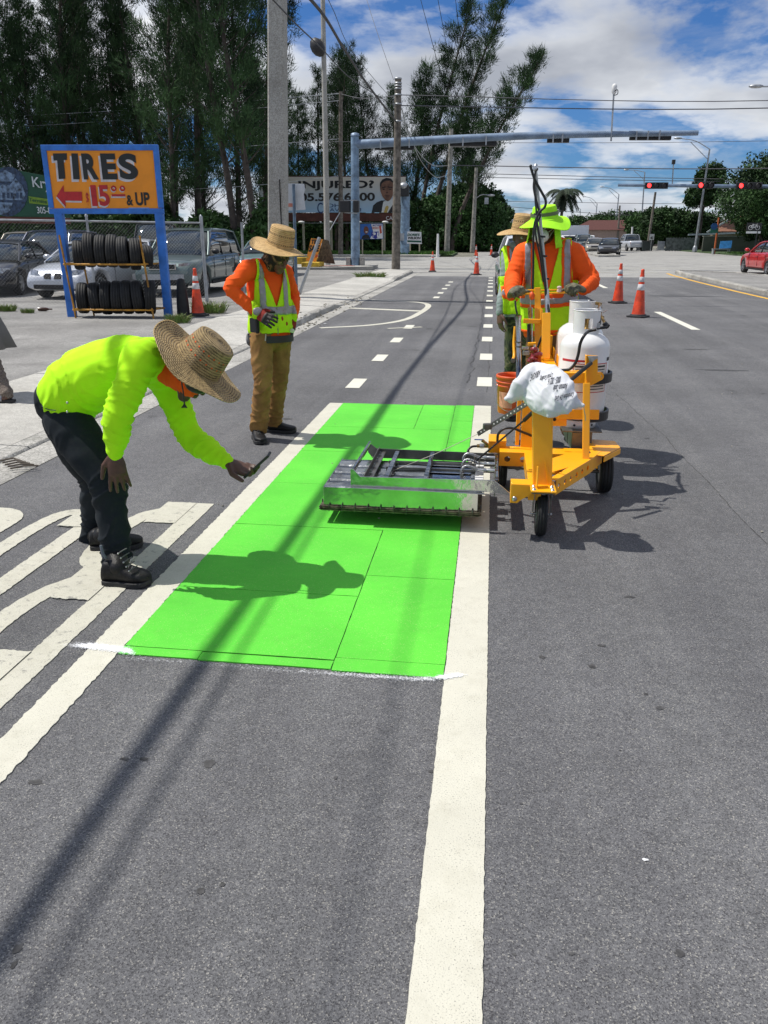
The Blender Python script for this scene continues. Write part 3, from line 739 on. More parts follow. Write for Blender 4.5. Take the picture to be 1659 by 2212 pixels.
# ---- overhead lines
def line(label, pts, r=.016, m=WIRE, n=5, group=None, sm=6):
    P = spline(pts, sm) if len(pts) > 2 else pts
    o = MB().tube(P, r, n).build('overhead_wire', m); tag(o, label, 'wire', group)
def span(u0, v0, Y0, u1, v1, Y1, sag=.15):
    a = pt(u0, v0, Y0); b = pt(u1, v1, Y1); return [a, a.lerp(b, .5) - V((0, 0, sag)), b]
WG = 'overhead wires crossing the junction'
line('topmost overhead wire running right from the brown wooden pole', span(860, 205, 37.9, 2300, 192, 38, .35), .018, group=WG)
line('second overhead wire running right from the brown wooden pole', span(860, 228, 37.9, 2300, 208, 38, .3), .022, group=WG)
line('faint thin wire just under the signal arm', span(700, 306, 60, 2100, 296, 60, .2), .016, group=WG)
line('wire crossing the sky at the height of the lamp bracket on the grey pole', span(968, 357, 75, 2100, 356, 75, .3), .04, group=WG)
line('upper of the close pair of wires left of the palm crown', span(1029, 375, 86, 2100, 389, 86, .2), .032, group=WG)
line('lower of the close pair of wires left of the palm crown', span(1029, 383, 86, 2100, 391, 86, .2), .03, group=WG)
line('wire passing behind the lime hat', span(1029, 434, 110, 2000, 440, 110, .2), .03, group=WG)
line('lowest wire sloping down to the right behind the lime hat', span(1029, 441, 100, 1600, 470, 120, .4), .03, group=WG)
line('upper pale wire over the trees at the left', span(-300, 262, 60, 736, 202, 68.5, .3), .025, m=GALV)
line('middle pale wire over the trees at the left', span(-300, 290, 60, 736, 217, 68.5, .3), .022, m=GALV)
line('wire leaving the weathered pole to the brown pole', span(736, 203, 68.5, 860, 207, 38, .2), .02)
line('pale wire just above the sign in front of the trees', span(120, 333, 60, 736, 300, 68.5, .2), .02, m=GALV)
line('lowest pale wire behind the orange sign', span(330, 412, 60, 736, 380, 68.5, .2), .02, m=GALV)
line('thick black cable bundle sagging along the street to the brown pole', [(-4.3, -12, 5.9), (-4.16, 0, 5.5), (-4.14, 4, 5.52), (-4.22, 11, 5.85), pt(672, 0, 20), pt(740, 100, 25.5), pt(792, 180, 31), pt(858, 266, 37.7)], .038, CABLE, 8)
line('thin black cable crossing in front of the thick concrete pole', [(-4.3, -10, 6.2), (-4.15, 5, 5.7), pt(590, 0, 15.5), pt(690, 100, 20.5), pt(765, 175, 28), pt(856, 230, 37.6)], .014, CABLE, 6)
line('black wire lashed beside the thick cable bundle', [(-4.6, -10, 7.9), (-4.55, 6, 7.6), pt(676, -60, 18), pt(760, 110, 28), pt(856, 226, 37.6)], .009, CABLE, 6)
line('drooping cable loop hanging from the brown pole to the grey pole', [pt(862, 250, 37.9), pt(868, 235, 45), pt(880, 285, 52), pt(905, 330, 60), pt(935, 357, 68), pt(967, 358, 75)], .03, GALV)
line('lower drooping cable between brown and grey poles', [pt(862, 250, 37.9), pt(880, 280, 50), pt(908, 345, 60), pt(940, 382, 68), pt(967, 378, 75)], .026, GALV)
line('wire slanting up out of the picture left of the leaning tree', span(783, -30, 60, 850, 172, 40, .1), .014)
line('left of three wires slanting up behind the leaning tree', span(893, -60, 90, 1000, 330, 100, .2), .03)
line('middle of three wires slanting up behind the leaning tree', span(935, -60, 90, 1010, 330, 100, .2), .03)
line('right of three wires slanting up behind the leaning tree', span(978, -60, 90, 1020, 330, 100, .2), .03)
line('cross-street wire overhead, seen only as a shadow across the lanes', [(-40, 20.2, 9.4), (-5.3, 20.35, 8.8), (12, 20.9, 8.2), (30, 21.5, 8.8)], .03)
line('second cross-street wire overhead, seen only as a shadow', [(-40, 18.7, 10.4), (-5.3, 18.9, 9.6), (12, 19.4, 9.2), (30, 20, 9.8)], .02)
line('guy wire running down to the sale board by the slim pole', [pt(745, 440, 60), pt(672, 568, 46)], .03, m=GALV)

# ================================================================== BILLBOARDS
SKIRT = mat('brown_board_skirt', (.10, .035, .025), .8, var=.2, vs=1)
PRT = mat('printed_black', (.02, .02, .022), .7); DKBR = mat('printed_dark', (.035, .03, .03), .7)
Yb = 84
bb = thing('billboard', 'wide law firm billboard reading INJURED? with a suited man, above the far verge', 'billboard', V((-15, Yb, 0)))
def bpt(u, v, d=0): return pt(u, v, Yb) + V((0, -d, 0))
m1 = bpy.data.materials.new('billboard_sky_print'); m1.use_nodes = True
nt = m1.node_tree; b_ = nt.nodes['Principled BSDF']; b_.inputs['Roughness'].default_value = .7
tcx = nt.nodes.new('ShaderNodeTexCoord'); sp = nt.nodes.new('ShaderNodeSeparateXYZ'); rr = nt.nodes.new('ShaderNodeValToRGB'); nt.links.new(tcx.outputs['Generated'], sp.inputs[0]); nt.links.new(sp.outputs[2], rr.inputs[0])
rr.color_ramp.elements[0].color = (.36, .55, .75, 1); rr.color_ramp.elements[1].color = (.66, .60, .52, 1); rr.color_ramp.elements[1].position = .85; nt.links.new(rr.outputs[0], b_.inputs['Base Color'])
mb = MB(); mb.prism([bpt(560, 382), bpt(876, 382), bpt(876, 459), bpt(560, 459)], (0, .15, 0)); mb.build('poster', m1, bb)
MB().prism([bpt(558, 460), bpt(877, 460), bpt(877, 478), bpt(558, 478)], (0, .2, 0)).build('skirt', SKIRT, bb)
MB().prism([bpt(558, 380), bpt(877, 380), bpt(877, 382), bpt(558, 382)], (0, .2, 0)).build('frame', SKIRT, bb)
MB().beam(bpt(558, 482, .8), bpt(877, 482, .8), .5, .05).build('catwalk', GALV, bb)
for u in (590, 655, 715, 775, 830): 
    MB().tube([bpt(u, 482), V((bpt(u, 482).x, Yb, 0))], .12, 8).build('leg', mat('cream_leg', (.38, .36, .28), .8), bb)
for u in (656, 716, 778, 835): MB().sphere(bpt(u, 480, 1), (.35, .2, .12), 8).build('floodlight', WHITE, bb)
px = lambda n: n / 1676 * Yb * 1.0
def btext(s, u0, u1, v0, v1, m, d=.02, bold=.02): text_mesh('lettering', s, 1, m, bpt(u0, v1, d), (1, 0, 0), (0, 0, 1), bb, bold=bold, depth=.004, fit=((bpt(u1, v1) - bpt(u0, v1)).x, (bpt(u0, v0) - bpt(u0, v1)).z))
btext('INJURED?', 645, 808, 391, 412, PRT, bold=.03); btext('305.576.6200', 632, 810, 417, 435, DKBR, bold=.03)
NAVY = mat('printed_navy', (.02, .05, .16), .7)
btext('CL', 686, 708, 438, 461, NAVY, bold=0); btext('OHENS', 706, 770, 440, 448, NAVY, bold=0); btext('AW FIRM', 712, 780, 450, 457, NAVY, bold=0)
btext('CARTER', 834, 872, 467, 475, WHITE, .02, 0)
def flat(name, uv, m, d, par, Y0=Yb, th=.006): 
    mb = MB(); mb.prism([pt(u, v, Y0) + V((0, -d, 0)) for u, v in uv], (0, th, 0)); return mb.build(name, m, par)
def oval(cx, cy, rx, ry, n=16, a0=0, a1=2 * PI): return [(cx + rx * math.cos(a0 + (a1 - a0) * i / n), cy + ry * math.sin(a0 + (a1 - a0) * i / n)) for i in range(n if a1 - a0 > 6 else n + 1)]
SKINP = mat('printed_skin', (.24, .12, .08), .7, var=.25, vs=1.5); SKIND = mat('printed_skin_shade', (.12, .06, .045), .7)
flat('suit', [(803, 459), (806, 444), (814, 437), (824, 433), (850, 433), (862, 440), (872, 446), (875, 459)], mat('printed_suit', (.03, .03, .035), .7), .02, bb)
flat('shirt', [(824, 459), (828, 436), (834, 432), (848, 430), (852, 436), (838, 459)], WHITE, .03, bb)
flat('tie', [(829, 459), (833, 446), (837, 444), (840, 447), (836, 459)], mat('printed_gold', (.6, .42, .12), .7), .04, bb)
flat('face', [(821, 402), (823, 395), (829, 389), (838, 387), (846, 389), (850, 396), (850, 412), (848, 424), (843, 432), (838, 435), (832, 432), (826, 424), (822, 413)], SKINP, .05, bb)
flat('hair', [(821, 403), (821, 395), (826, 388), (835, 384), (845, 386), (850, 392), (850, 396), (842, 390), (832, 391), (825, 396), (823, 403)], PRT, .055, bb)
for uv in ([(825, 405), (833, 403), (833, 405), (825, 407)], [(838, 403), (848, 404), (848, 406), (838, 405)]): flat('eyebrow', uv, PRT, .06, bb)
for cx in (829, 843): flat('eye', oval(cx, 409, 3, 1.1, 8), PRT, .06, bb)
flat('mouth', oval(837, 425, 5, 1.1, 8), SKIND, .06, bb); flat('moustache', oval(837, 422, 6, 1.3, 8), SKIND, .058, bb); flat('nose', oval(836, 416, 2.6, 2, 8), SKIND, .058, bb)
# green billboard at the left edge
Yg = 46; gb = thing('billboard', 'dark green pest control billboard partly hidden behind the orange TIRES sign', 'billboard', V((-27, Yg, 0)))
DG = mat('billboard_green', (.006, .07, .035), .6, var=.15, vs=.6)
mb = MB(); mb.prism([pt(-120, 350, Yg), pt(0, 361, Yg), pt(125, 385, Yg), pt(150, 470, Yg), pt(-120, 464, Yg)], (0, .15, 0)); mb.build('poster', DG, gb)
MB().prism([pt(-120, 465, Yg), pt(150, 471, Yg), pt(150, 484, Yg), pt(-120, 480, Yg)], (0, .15, 0)).build('skirt', SKIRT, gb)
BLP = mat('printed_pale_blue', (.16, .24, .36), .6, var=.5, vs=3); BLD = mat('printed_dark_blue', (.03, .06, .12), .6, var=.4, vs=4)
flat('house_print', oval(18, 414, 43, 54, 20), BLD, .02, gb, Yg); flat('house_print', [(-20, 385), (2, 372), (12, 367), (20, 372), (34, 378), (28, 392), (-20, 392)], BLP, .03, gb, Yg)
flat('house_print', [(-10, 432), (-10, 408), (6, 398), (22, 400), (34, 385), (48, 400), (56, 420), (50, 432)], BLP, .035, gb, Yg)
for x in (6, 16, 24, 36, 44): flat('window_print', [(x, 416), (x + 5, 416), (x + 5, 428), (x, 428)], BLD, .045, gb, Yg)
flat('reflection_print', [(-20, 436), (28, 438), (22, 455), (10, 464), (-20, 464)], BLP, .035, gb, Yg)
flat('lime_band', [(62, 424), (150, 436), (150, 448), (64, 439)], mat('printed_lime', (.16, .28, .02), .6), .03, gb, Yg)
def gtext(s, o, ex, ey, size, m, fit): text_mesh('lettering', s, size, m, o, ex, ey, gb, bold=.01, depth=.004, fit=fit)
gr = (pt(125, 385, Yg) - pt(0, 361, Yg)); gr = (pt(125, 414, Yg) - pt(62, 405, Yg)).normalized(); sc_ = 46 / 1676 * 1.04
gtext('Krypton', pt(73, 411, Yg) + V((0, -.05, 0)), gr, (0, 0, 1), 1, mat('printed_pale', (.55, .6, .62), .6), (88 * sc_, 26 * sc_))
gtext('Termite Fumigation', pt(64, 437, Yg) + V((0, -.05, 0)), gr, (0, 0, 1), 1, DG, (95 * sc_, 9 * sc_))
gtext('305-828-', pt(82, 461, Yg) + V((0, -.05, 0)), (1, 0, -.03), (0, 0, 1), 1, MATS['printed_pale'], (48 * sc_, 13 * sc_))
# campaign signs on the verge
Yc = 68.5
def board(name, label, uv, Y0, m, legs, cat='sign'):
    t = thing(name, label, cat, V((pt(*uv[0], Y0).x, Y0, .1))); flat('panel', uv, m, 0, t, Y0, .03)
    for u, v0, v1 in legs: MB().beam(pt(u, v0, Y0 + .1), pt(u, v1, Y0 + .1), .1, .1).build('leg', mat('pale_timber', (.45, .40, .28), .8), t)
    return t
cs = board('campaign_sign', 'blue and white campaign sign with a smiling man and the number 31 beside the mast', [(778, 484), (827, 483), (828, 516), (778, 517)], Yc, mat('sign_blue', (.03, .13, .42), .6), [(783, 516, 549), (826, 516, 556)])
flat('white_print', [(802, 484), (826, 484), (827, 515), (800, 516), (806, 500)], WHITE, .01, cs, Yc)
flat('face', oval(791, 497, 5.5, 8.5, 12), mat('printed_brown', (.16, .06, .035), .7), .02, cs, Yc); flat('smile', oval(792, 501, 2.6, 1.2, 8), WHITE, .03, cs, Yc)
flat('suit', [(781, 516), (783, 510), (790, 506), (797, 508), (800, 516)], PRT, .02, cs, Yc)
flat('shield', [(803, 501), (818, 500), (819, 508), (816, 513), (811, 516), (805, 513), (802, 508)], mat('printed_shield', (.04, .05, .3), .7), .02, cs, Yc); flat('red_print', [(819, 488), (823, 487), (825, 503), (821, 505)], mat('printed_red', (.5, .08, .05), .7), .02, cs, Yc)
text_mesh('lettering', '31', 1, WHITE, pt(805, 512.5, Yc) + V((0, -.035, 0)), (1, 0, 0), (0, 0, 1), cs, bold=.05, fit=(.5, .38))
text_mesh('lettering', 'MATTHEWS', 1, MATS['printed_shield'], pt(805, 488.5, Yc) + V((0, -.025, 0)), (1, 0, 0), (0, 0, 1), cs, bold=.02, fit=(.8, .13))
text_mesh('lettering', 'DISTRICT', 1, MATS['printed_red'], pt(804, 495, Yc) + V((0, -.025, 0)), (1, 0, 0), (0, 0, 1), cs, bold=.02, fit=(.6, .18))
ls = board('campaign_sign', 'small white and green lawn sign on two stakes right of the brown pole', [(880, 500), (910, 501), (911, 527), (879, 526)], 66, WHITE, [(886, 526, 542), (906, 526, 543)])
text_mesh('lettering', 'DORIS\'S', 1, mat('printed_teal', (.02, .09, .06), .7), pt(880, 510, 66) + V((0, -.015, 0)), (1, 0, 0), (0, 0, 1), ls, bold=.05, fit=(1.0, .2), shear=.2)
text_mesh('lettering', 'WILSON', 1, PRT, pt(881, 517, 66) + V((0, -.015, 0)), (1, 0, 0), (0, 0, 1), ls, bold=.05, fit=(1.05, .2), shear=.2)
flat('green_band', [(880, 519), (910, 520), (910, 524), (880, 523)], MATS['printed_teal'], .01, ls, 66)
flat('red_band', [(884, 526), (904, 526.5), (904, 527.5), (884, 527)], MATS['printed_red'], .01, ls, 66) if False else None

# ================================================================== TREES
LEAF = mat('casuarina_needles', (.046, .092, .034), .85, var=.4, vs=.45, spec=.2, hv=.25, col2=(.010, .022, .012))
BARK = mat('casuarina_bark', (.085, .07, .06), .95, var=.3, vs=2)
LEAFB = mat('broad_leaves', (.030, .075, .016), .7, var=.45, vs=.7, spec=.3, hv=.25, col2=(.014, .035, .010))
def tris_mesh(name, arr, m):
    n = len(arr) // 3; me = bpy.data.meshes.new(name); me.vertices.add(n * 3); me.vertices.foreach_set('co', arr.astype(np.float32).ravel())
    me.loops.add(n * 3); me.loops.foreach_set('vertex_index', np.arange(n * 3, dtype=np.int32)); me.polygons.add(n)
    me.polygons.foreach_set('loop_start', np.arange(0, n * 3, 3, dtype=np.int32)); me.polygons.foreach_set('loop_total', np.full(n, 3, dtype=np.int32))
    me.update(calc_edges=True); me.materials.append(m); return me
def needles(cent, dirs, rng, per, ln, wd, spread, tipup=.3):
    """per elongated triangles round each centre, fanned about its direction"""
    c = np.repeat(cent, per, 0); d = np.repeat(dirs, per, 0); n = len(c)
    c = c + rng.normal(0, 1, (n, 3)) * spread
    dd = d + rng.normal(0, .45, (n, 3)); dd[:, 2] += rng.normal(tipup * .3, .35, n); dd /= np.linalg.norm(dd, axis=1)[:, None]
    s = np.cross(dd, rng.normal(0, 1, (n, 3))); s /= np.linalg.norm(s, axis=1)[:, None] + 1e-6
    L_ = ln * rng.uniform(.5, 1.2, n)[:, None]; W = wd * rng.uniform(.6, 1.3, n)[:, None]
    a = c - s * W; b = c + s * W; t = c + dd * L_
    return np.stack([a, b, t], 1).reshape(-1, 3)
def casuarina(seed, H=25, lean=(1.5, 0), lo=.12, dens=1.0, spreadR=4.6, crown_top=1.0):
    rd = random.Random(seed); rng = np.random.default_rng(seed)
    mb = MB(); trunk = []
    for i in range(10):
        t = i / 9; trunk.append(V((lean[0] * t ** 1.4 + .25 * noise.noise((seed, t * 3, 0)), lean[1] * t ** 1.4 + .25 * noise.noise((seed, 9, t * 3)), H * t)))
    mb.tube(trunk, [.27 * (1 - .9 * i / 9) + .02 for i in range(10)], 7)
    C = []; D = []
    nb = int(64 * dens)
    for k in range(nb):
        t = lo + (.985 - lo) * (k + rd.random()) / nb
        f = t * 9; i = min(int(f), 8); p = trunk[i].lerp(trunk[i + 1], f - i)
        az = rd.uniform(0, 2 * PI); prof = (1 - t) ** .55 * (.55 + .45 * min(1, (t - lo + .1) * 3)) + .08
        L_ = spreadR * prof * rd.uniform(.55, 1.15); up = rd.uniform(.55, 1.25)
        if t < .35 and rd.random() < .35: L_ *= .35
        d = V((math.cos(az), math.sin(az), up)).normalized(); pts = [p]; q = p; dd = d.copy()
        for j in range(5):
            q = q + dd * L_ / 5; pts.append(q); dd = (dd + V((rd.uniform(-.12, .12), rd.uniform(-.12, .12), .08 if j < 3 else -.02))).normalized()
        mb.tube(pts, [.075 * (1 - t) + .02, .05 * (1 - t) + .016, .03 * (1 - t) + .012, .02, .012, .006], 4, cap=False)
        for j in range(int(5 + L_ * 2.6)):
            s = rd.uniform(.22, 1.0) ** .8; f2 = s * 5; i2 = min(int(f2), 4); c = pts[i2].lerp(pts[i2 + 1], f2 - i2)
            off = V((rd.gauss(0, 1), rd.gauss(0, 1), rd.gauss(.3, .7))) * (.14 * L_ * (1.2 - s) + .12)
            C.append(c + off); v_ = (dd + off.normalized() * .6 + V((0, 0, .4))).normalized(); D.append(v_)
    C = np.array([tuple(c) for c in C]); D = np.array([tuple(c) for c in D])
    arr = needles(C, D, rng, 16, .60, .029, .20)
    wood = mb.build('trunk', BARK, None, fixn=False)
    crown = bpy.data.objects.new('crown', tris_mesh('crown', arr, LEAF)); COL.objects.link(crown)
    return wood, crown
def plant_proto(wood, crown, name='pine_tree'):
    t = thing(name, None, None); wood.parent = t; crown.parent = t; return t
protos = [plant_proto(*casuarina(s, H, ln, lo, 1.12, sr * 1.2)) for s, H, ln, lo, sr in
          [(1, 26, (2.2, 0), .14, 4.8), (2, 24, (-1.6, .5), .2, 4.2), (3, 27, (3.2, -.5), .16, 5.0), (4, 22, (.6, 0), .1, 4.4), (5, 25, (-2.8, 0), .24, 4.6)]]
rt_ = random.Random(77)
used = [False] * 5
ORD = ['first', 'second', 'third', 'fourth', 'fifth', 'sixth', 'seventh', 'eighth', 'ninth', 'tenth', 'eleventh', 'twelfth', 'thirteenth', 'fourteenth', 'fifteenth', 'sixteenth']
cnt = [0, 0, 0]
def place_tree(x, y, k, s, rz, label, group, name=None):
    global used
    p = protos[k]
    if not used[k]: r = p; used[k] = True; r.location = (x, y, 0); r.rotation_euler = (0, 0, rz); r.scale = (s,) * 3
    else: r = copy_thing(p, (x, y, 0), (0, 0, rz)); r.scale = (s,) * 3
    r['label'] = label; r['category'] = 'tree'; r['group'] = group; return r
TG = 'row of tall pines behind the car lot'
lots = []
for row, (Yr, n, u0, u1) in enumerate([(62, 13, -150, 590), (73, 12, -120, 590), (94, 9, 560, 870)]):
    for i in range(n):
        u = u0 + (u1 - u0) * (i + rt_.uniform(.15, .85)) / n; y = Yr + rt_.uniform(-4, 4); lots.append((pt(u, 500, y).x, y, row, u))
for x, y, row, u in lots:
    k = rt_.randrange(5); s = rt_.uniform(.82, 1.05)
    if row == 0 and u > 560: s *= .9
    if row == 2: s = rt_.uniform(.68, .86)
    cnt[row] += 1; lab = '%s tall feathery pine from the left in the %s' % (ORD[cnt[row] - 1], ('front row behind the parked cars', 'rear row behind the parked cars', 'row rising behind the law firm billboard')[row])
    place_tree(x, y, k, s, rt_.uniform(-.7, .7), lab, TG if row < 2 else 'pines behind the billboard')
# the leaning group right of the brown pole
for sd, H, ln, lo, sr, u, Y0, lab in [(21, 25.5, (8.0, 0), .28, 4.6, 925, 90, 'tallest pine leaning right, its crown reaching over the signal arm'), (22, 24.5, (5.5, 0), .26, 4.2, 900, 93, 'pine leaning right with a bare lower trunk beside the brown pole'), (23, 18.5, (8.6, 0), .30, 4.4, 975, 88, 'low broad pine leaning far right with a drooping branch tip'), (24, 19, (1.5, 0), .08, 4.0, 890, 95, 'shorter upright pine just right of the brown pole'), (25, 15, (1.8, 0), .06, 4.4, 985, 97, 'shaggy low pine right of the pale grey pole')]:
    t = plant_proto(*casuarina(sd, H, ln, lo, 1.15, sr)); t.location = (pt(u, 520, Y0).x, Y0, 0); tag(t, lab, 'tree')
# leafy crowns
def leafy(seed, rx, rz, n, lobes=9, lw=.11, trunk=1.5, m=None):
    rng = np.random.default_rng(seed); rd = random.Random(seed); P = []
    cs = []
    for i in range(lobes):
        a = rd.uniform(0, 2 * PI); rr = rx * rd.uniform(.25, .72); cs.append((math.cos(a) * rr, math.sin(a) * rr, rz * rd.uniform(-.6, .65), rd.uniform(.38, .62)))
    cs.append((0, 0, rz * .3, .7))
    per = n // len(cs); A_ = []
    for cx, cy, cz, s in cs:
        v_ = rng.normal(0, 1, (per, 3)); v_ /= np.linalg.norm(v_, axis=1)[:, None]; rad = rng.uniform(.55, 1.0, (per, 1)) ** .6
        rad *= 1 + .22 * np.sin(v_[:, :1] * 7 + seed) * np.cos(v_[:, 1:2] * 6)
        A_.append(v_ * rad * np.array([rx * s, rx * s, rz * s * 1.05]) + np.array([cx, cy, cz]))
    c = np.concatenate(A_); d = rng.normal(0, 1, c.shape); d /= np.linalg.norm(d, axis=1)[:, None]
    arr = needles(c, d, rng, 2, lw * 2.2, lw, lw * .6); arr[:, 2] += trunk + rz * .85
    mb = MB()
    mb.tube([(0, 0, 0), (.1, 0, trunk * .6), (0, .1, trunk + rz * .4)], [rx * .07 + .06, rx * .055 + .05, rx * .03], 7)
    for i in range(6):
        a = i * 1.05 + seed; mb.tube([(0, 0, trunk * .7), (math.cos(a) * rx * .3, math.sin(a) * rx * .3, trunk + rz * .5), (math.cos(a) * rx * .6, math.sin(a) * rx * .6, trunk + rz * 1.1)], [rx * .035, rx * .02, .02], 5)
    return mb.build('trunk', BARK, None, fixn=False), (lambda o: (COL.objects.link(o), o)[1])(bpy.data.objects.new('crown', tris_mesh('crown', arr, m or LEAFB)))
def leafy_tree(seed, u, v, Y, rx, rz, n, label, trunk=1.5, lw=.11, name='leafy_tree', cat='tree', lobes=9, group=None):
    t = plant_proto(*leafy(seed, rx, rz, n, lobes, lw, trunk), name=name); p = pt(u, v, Y); t.location = (p.x, Y, 0); tag(t, label, cat, group); return t
leafy_tree(31, 1640, 540, 83, 4.6, 3.1, 17000, 'large spreading street tree with a dark trunk before the grey-green wall', 3.2, .12, lobes=12)
leafy_tree(32, 1505, 540, 100, 1.9, 2.2, 5000, 'round-topped dark tree just left of the tall street lamp', 5.0, .14)
leafy_tree(33, 1455, 540, 104, 4.6, 1.95, 13000, 'broad dark bushy tree behind the garden fence', 1.0, .14, lobes=12)
leafy_tree(34, 1402, 540, 112, 3.2, 2.0, 9000, 'dark bushy tree at the left end of the garden fence', .6, .15)
leafy_tree(35, 1648, 548, 78, 4.2, 2.6, 12000, 'lighter green bush at the right edge by the bicycle sign', 1.2, .1)
leafy_tree(36, 1035, 540, 96, 3.4, 3.3, 16000, 'dark round tree at the street corner left of the far road', .8, .14)
leafy_tree(37, 1052, 540, 122, 3.4, 3.0, 9000, 'lower dark tree continuing along the left of the far road', .6, .15)
leafy_tree(38, 985, 545, 92, 5.5, 3.6, 16000, 'dense dark bush between the grey pole and the street corner', .2, .14)
for i, (u, Y0, rx, rz, lab) in enumerate([(1240, 210, 5, 2.8, 'hazy distant tree just right of the palm'), (1285, 215, 6, 3.0, 'distant tree between two street lamps'), (1325, 200, 4.5, 3.3, 'feathery distant tree left of the dark bushes'), (1095, 240, 3, 2.0, 'tiny distant tree left of the straw hat'), (1160, 300, 12, 1.9, 'far tree line behind the two hats'), (1355, 170, 4.5, 2.6, 'distant tree beside the dark bushy tree')]):
    leafy_tree(41 + i, u, 515, Y0, rx, rz, 3800, lab, 1.2, .2)
def undergrowth(name_label, x0, x1, y0, y1, h, n, seed, lw=.16):
    rng = np.random.default_rng(seed); c = np.stack([rng.uniform(x0, x1, n), rng.uniform(y0, y1, n), rng.uniform(0, 1, n) ** .8], 1)
    hh = h * (.62 + .38 * np.sin(c[:, 0] * .9 + seed) * np.cos(c[:, 0] * .37)); c[:, 2] *= hh
    d = rng.normal(0, 1, c.shape); arr = needles(c, d / np.linalg.norm(d, axis=1)[:, None], rng, 2, lw * 2.4, lw, .1)
    o = bpy.data.objects.new('undergrowth', tris_mesh('undergrowth', arr, LEAFB)); COL.objects.link(o); o['kind'] = 'stuff'
undergrowth('', -52, -16.6, 58, 62, 5.2, 34000, 3); undergrowth('', -24, -1.5, 90, 96, 6.0, 26000, 4, .18)
# palm
def palm(u, v, Y, h, r, label):
    b = pt(u, v, Y); b.z = 0; t = thing('palm_tree', label, 'tree', b); top = b + V((.3, 0, h))
    MB().tube([b, b + V((.1, 0, h * .5)), top], [.26, .19, .17], 8).build('trunk', BARK, t)
    rd = random.Random(5); vs = []
    for k in range(36):
        az = k * 2.4 + rd.uniform(-.2, .2); el = rd.uniform(-.5, 1.7); d = V((math.cos(az), math.sin(az), 0)); p = top.copy(); dz = math.sin(el); pts = [p]
        for j in range(9):
            p = p + (d * math.cos(math.atan(dz)) + V((0, 0, math.sin(math.atan(dz))))) * r / 8; dz -= .30; pts.append(p)
        for j in range(1, 9):
            for q in range(5):
                c = pts[j - 1].lerp(pts[j], q / 5); ax = (pts[j] - pts[j - 1]).normalized()
                for s in (-1, 1):
                    sd = (ax.cross(V((0, 0, 1))).normalized() * s + ax * .5 + V((0, 0, -.45))).normalized(); L_ = r * .30 * (1 - abs(j - 4.5) / 7)
                    w_ = ax * .05; vs += [c - w_, c + w_, c + sd * L_]
    arr = np.array([tuple(x) for x in vs]) - np.array([tuple(b)]); o = bpy.data.objects.new('fronds', tris_mesh('fronds', arr, mat('palm_fronds', (.012, .028, .009), .8, var=.3, vs=1))); COL.objects.link(o); o.parent = t
palm(1207, 512, 108, 6.6, 2.9, 'single palm tree standing above the lime hat against the sky')
# ================================================================== FAR BUILDINGS
def bld_box(t, name, a, b, m, bevel=0): return MB().box2(a, b).build(name, m, t, bevel=bevel)
WALLG = mat('grey_green_render', (.085, .095, .075), .9, var=.15, vs=.6)
gw = thing('garden_wall', 'long grey-green garden wall behind the bus bench at the right', 'wall', pt(1516, 545, 88))
x0 = pt(1516, 545, 88).x; x1 = pt(1632, 545, 88).x + 12
bld_box(gw, 'wall', (x0, 88, 0), (x1, 88.3, pt(1516, 511, 88).z), WALLG); bld_box(gw, 'coping', (x0 - .05, 87.95, pt(1516, 511, 88).z), (x1, 88.35, pt(1516, 511, 88).z + .08), mat('coping', (.3, .32, .28), .8))
hs = thing('house', 'low house with a brown tiled roof and white gable trim behind the garden wall', 'house', V((x0 + 5, 98, 0)))
h0 = pt(1540, 500, 98); h1 = pt(1700, 500, 98); zr = pt(1590, 466, 98).z; ze = pt(1590, 502, 98).z
bld_box(hs, 'wall', (h0.x, 98, 0), (h1.x, 106, ze), mat('tan_render', (.26, .2, .13), .9))
ROOFM = mat('brown_roof_tiles', (.22, .10, .06), .9, var=.25, vs=3)
MB().prism([(h0.x - .3, 97.6, ze), (h1.x + .3, 97.6, ze), (h1.x + .3, 101.8, zr), (h0.x + 2.5, 101.8, zr)], (0, 0, .12)).build('roof', ROOFM, hs)
MB().beam((h0.x - 2.8, 97.4, ze - .25), (h0.x + 6, 97.4, ze + .05), .15, .18).build('fascia', mat('pale_trim', (.4, .45, .46), .7), hs); MB().beam((h0.x - .8, 97.4, ze), (h0.x + 2.3, 97.6, zr + .1), .15, .16).build('gable_trim', MATS['pale_trim'], hs)
for i in range(3): MB().box((h0.x + 2 + 3 * i, 97.98, ze - 1.1), (1.2, .08, 1.0)).build('window', BLK, hs)
hb = thing('house', 'low red-roofed house far behind the black sedan', 'house', V((13.5, 150, 0)))
bld_box(hb, 'wall', (14, 150, 0), (34, 156, 2.6), mat('far_wall', (.32, .24, .2), .9)); MB().prism([(13.6, 149.6, 2.6), (34.4, 149.6, 2.6), (32, 153, 4.2), (17, 153, 4.2)], (0, .1, .1)).build('roof', mat('red_roof', (.09, .03, .025), .9), hb)
mb = MB(); fl = thing('garden_fence', 'low weathered mesh garden fence under the dark bushes at the right', 'fence', pt(1400, 538, 96))
fx0 = pt(1438, 538, 96).x; fx1 = pt(1506, 538, 96).x
for i in range(24): 
    x = fx0 + (fx1 - fx0) * i / 23; mb = MB(); mb.box((x, 96, .72), (.14, .04, 1.4 + .1 * math.sin(i * 3))); mb.build('picket', mat('weathered_fence', (.12, .14, .13), .9, var=.3, vs=3), fl)
for z in (.35, 1.2): bld_box(fl, 'rail', (fx0, 96.03, z), (fx1, 96.09, z + .08), MATS['weathered_fence'])
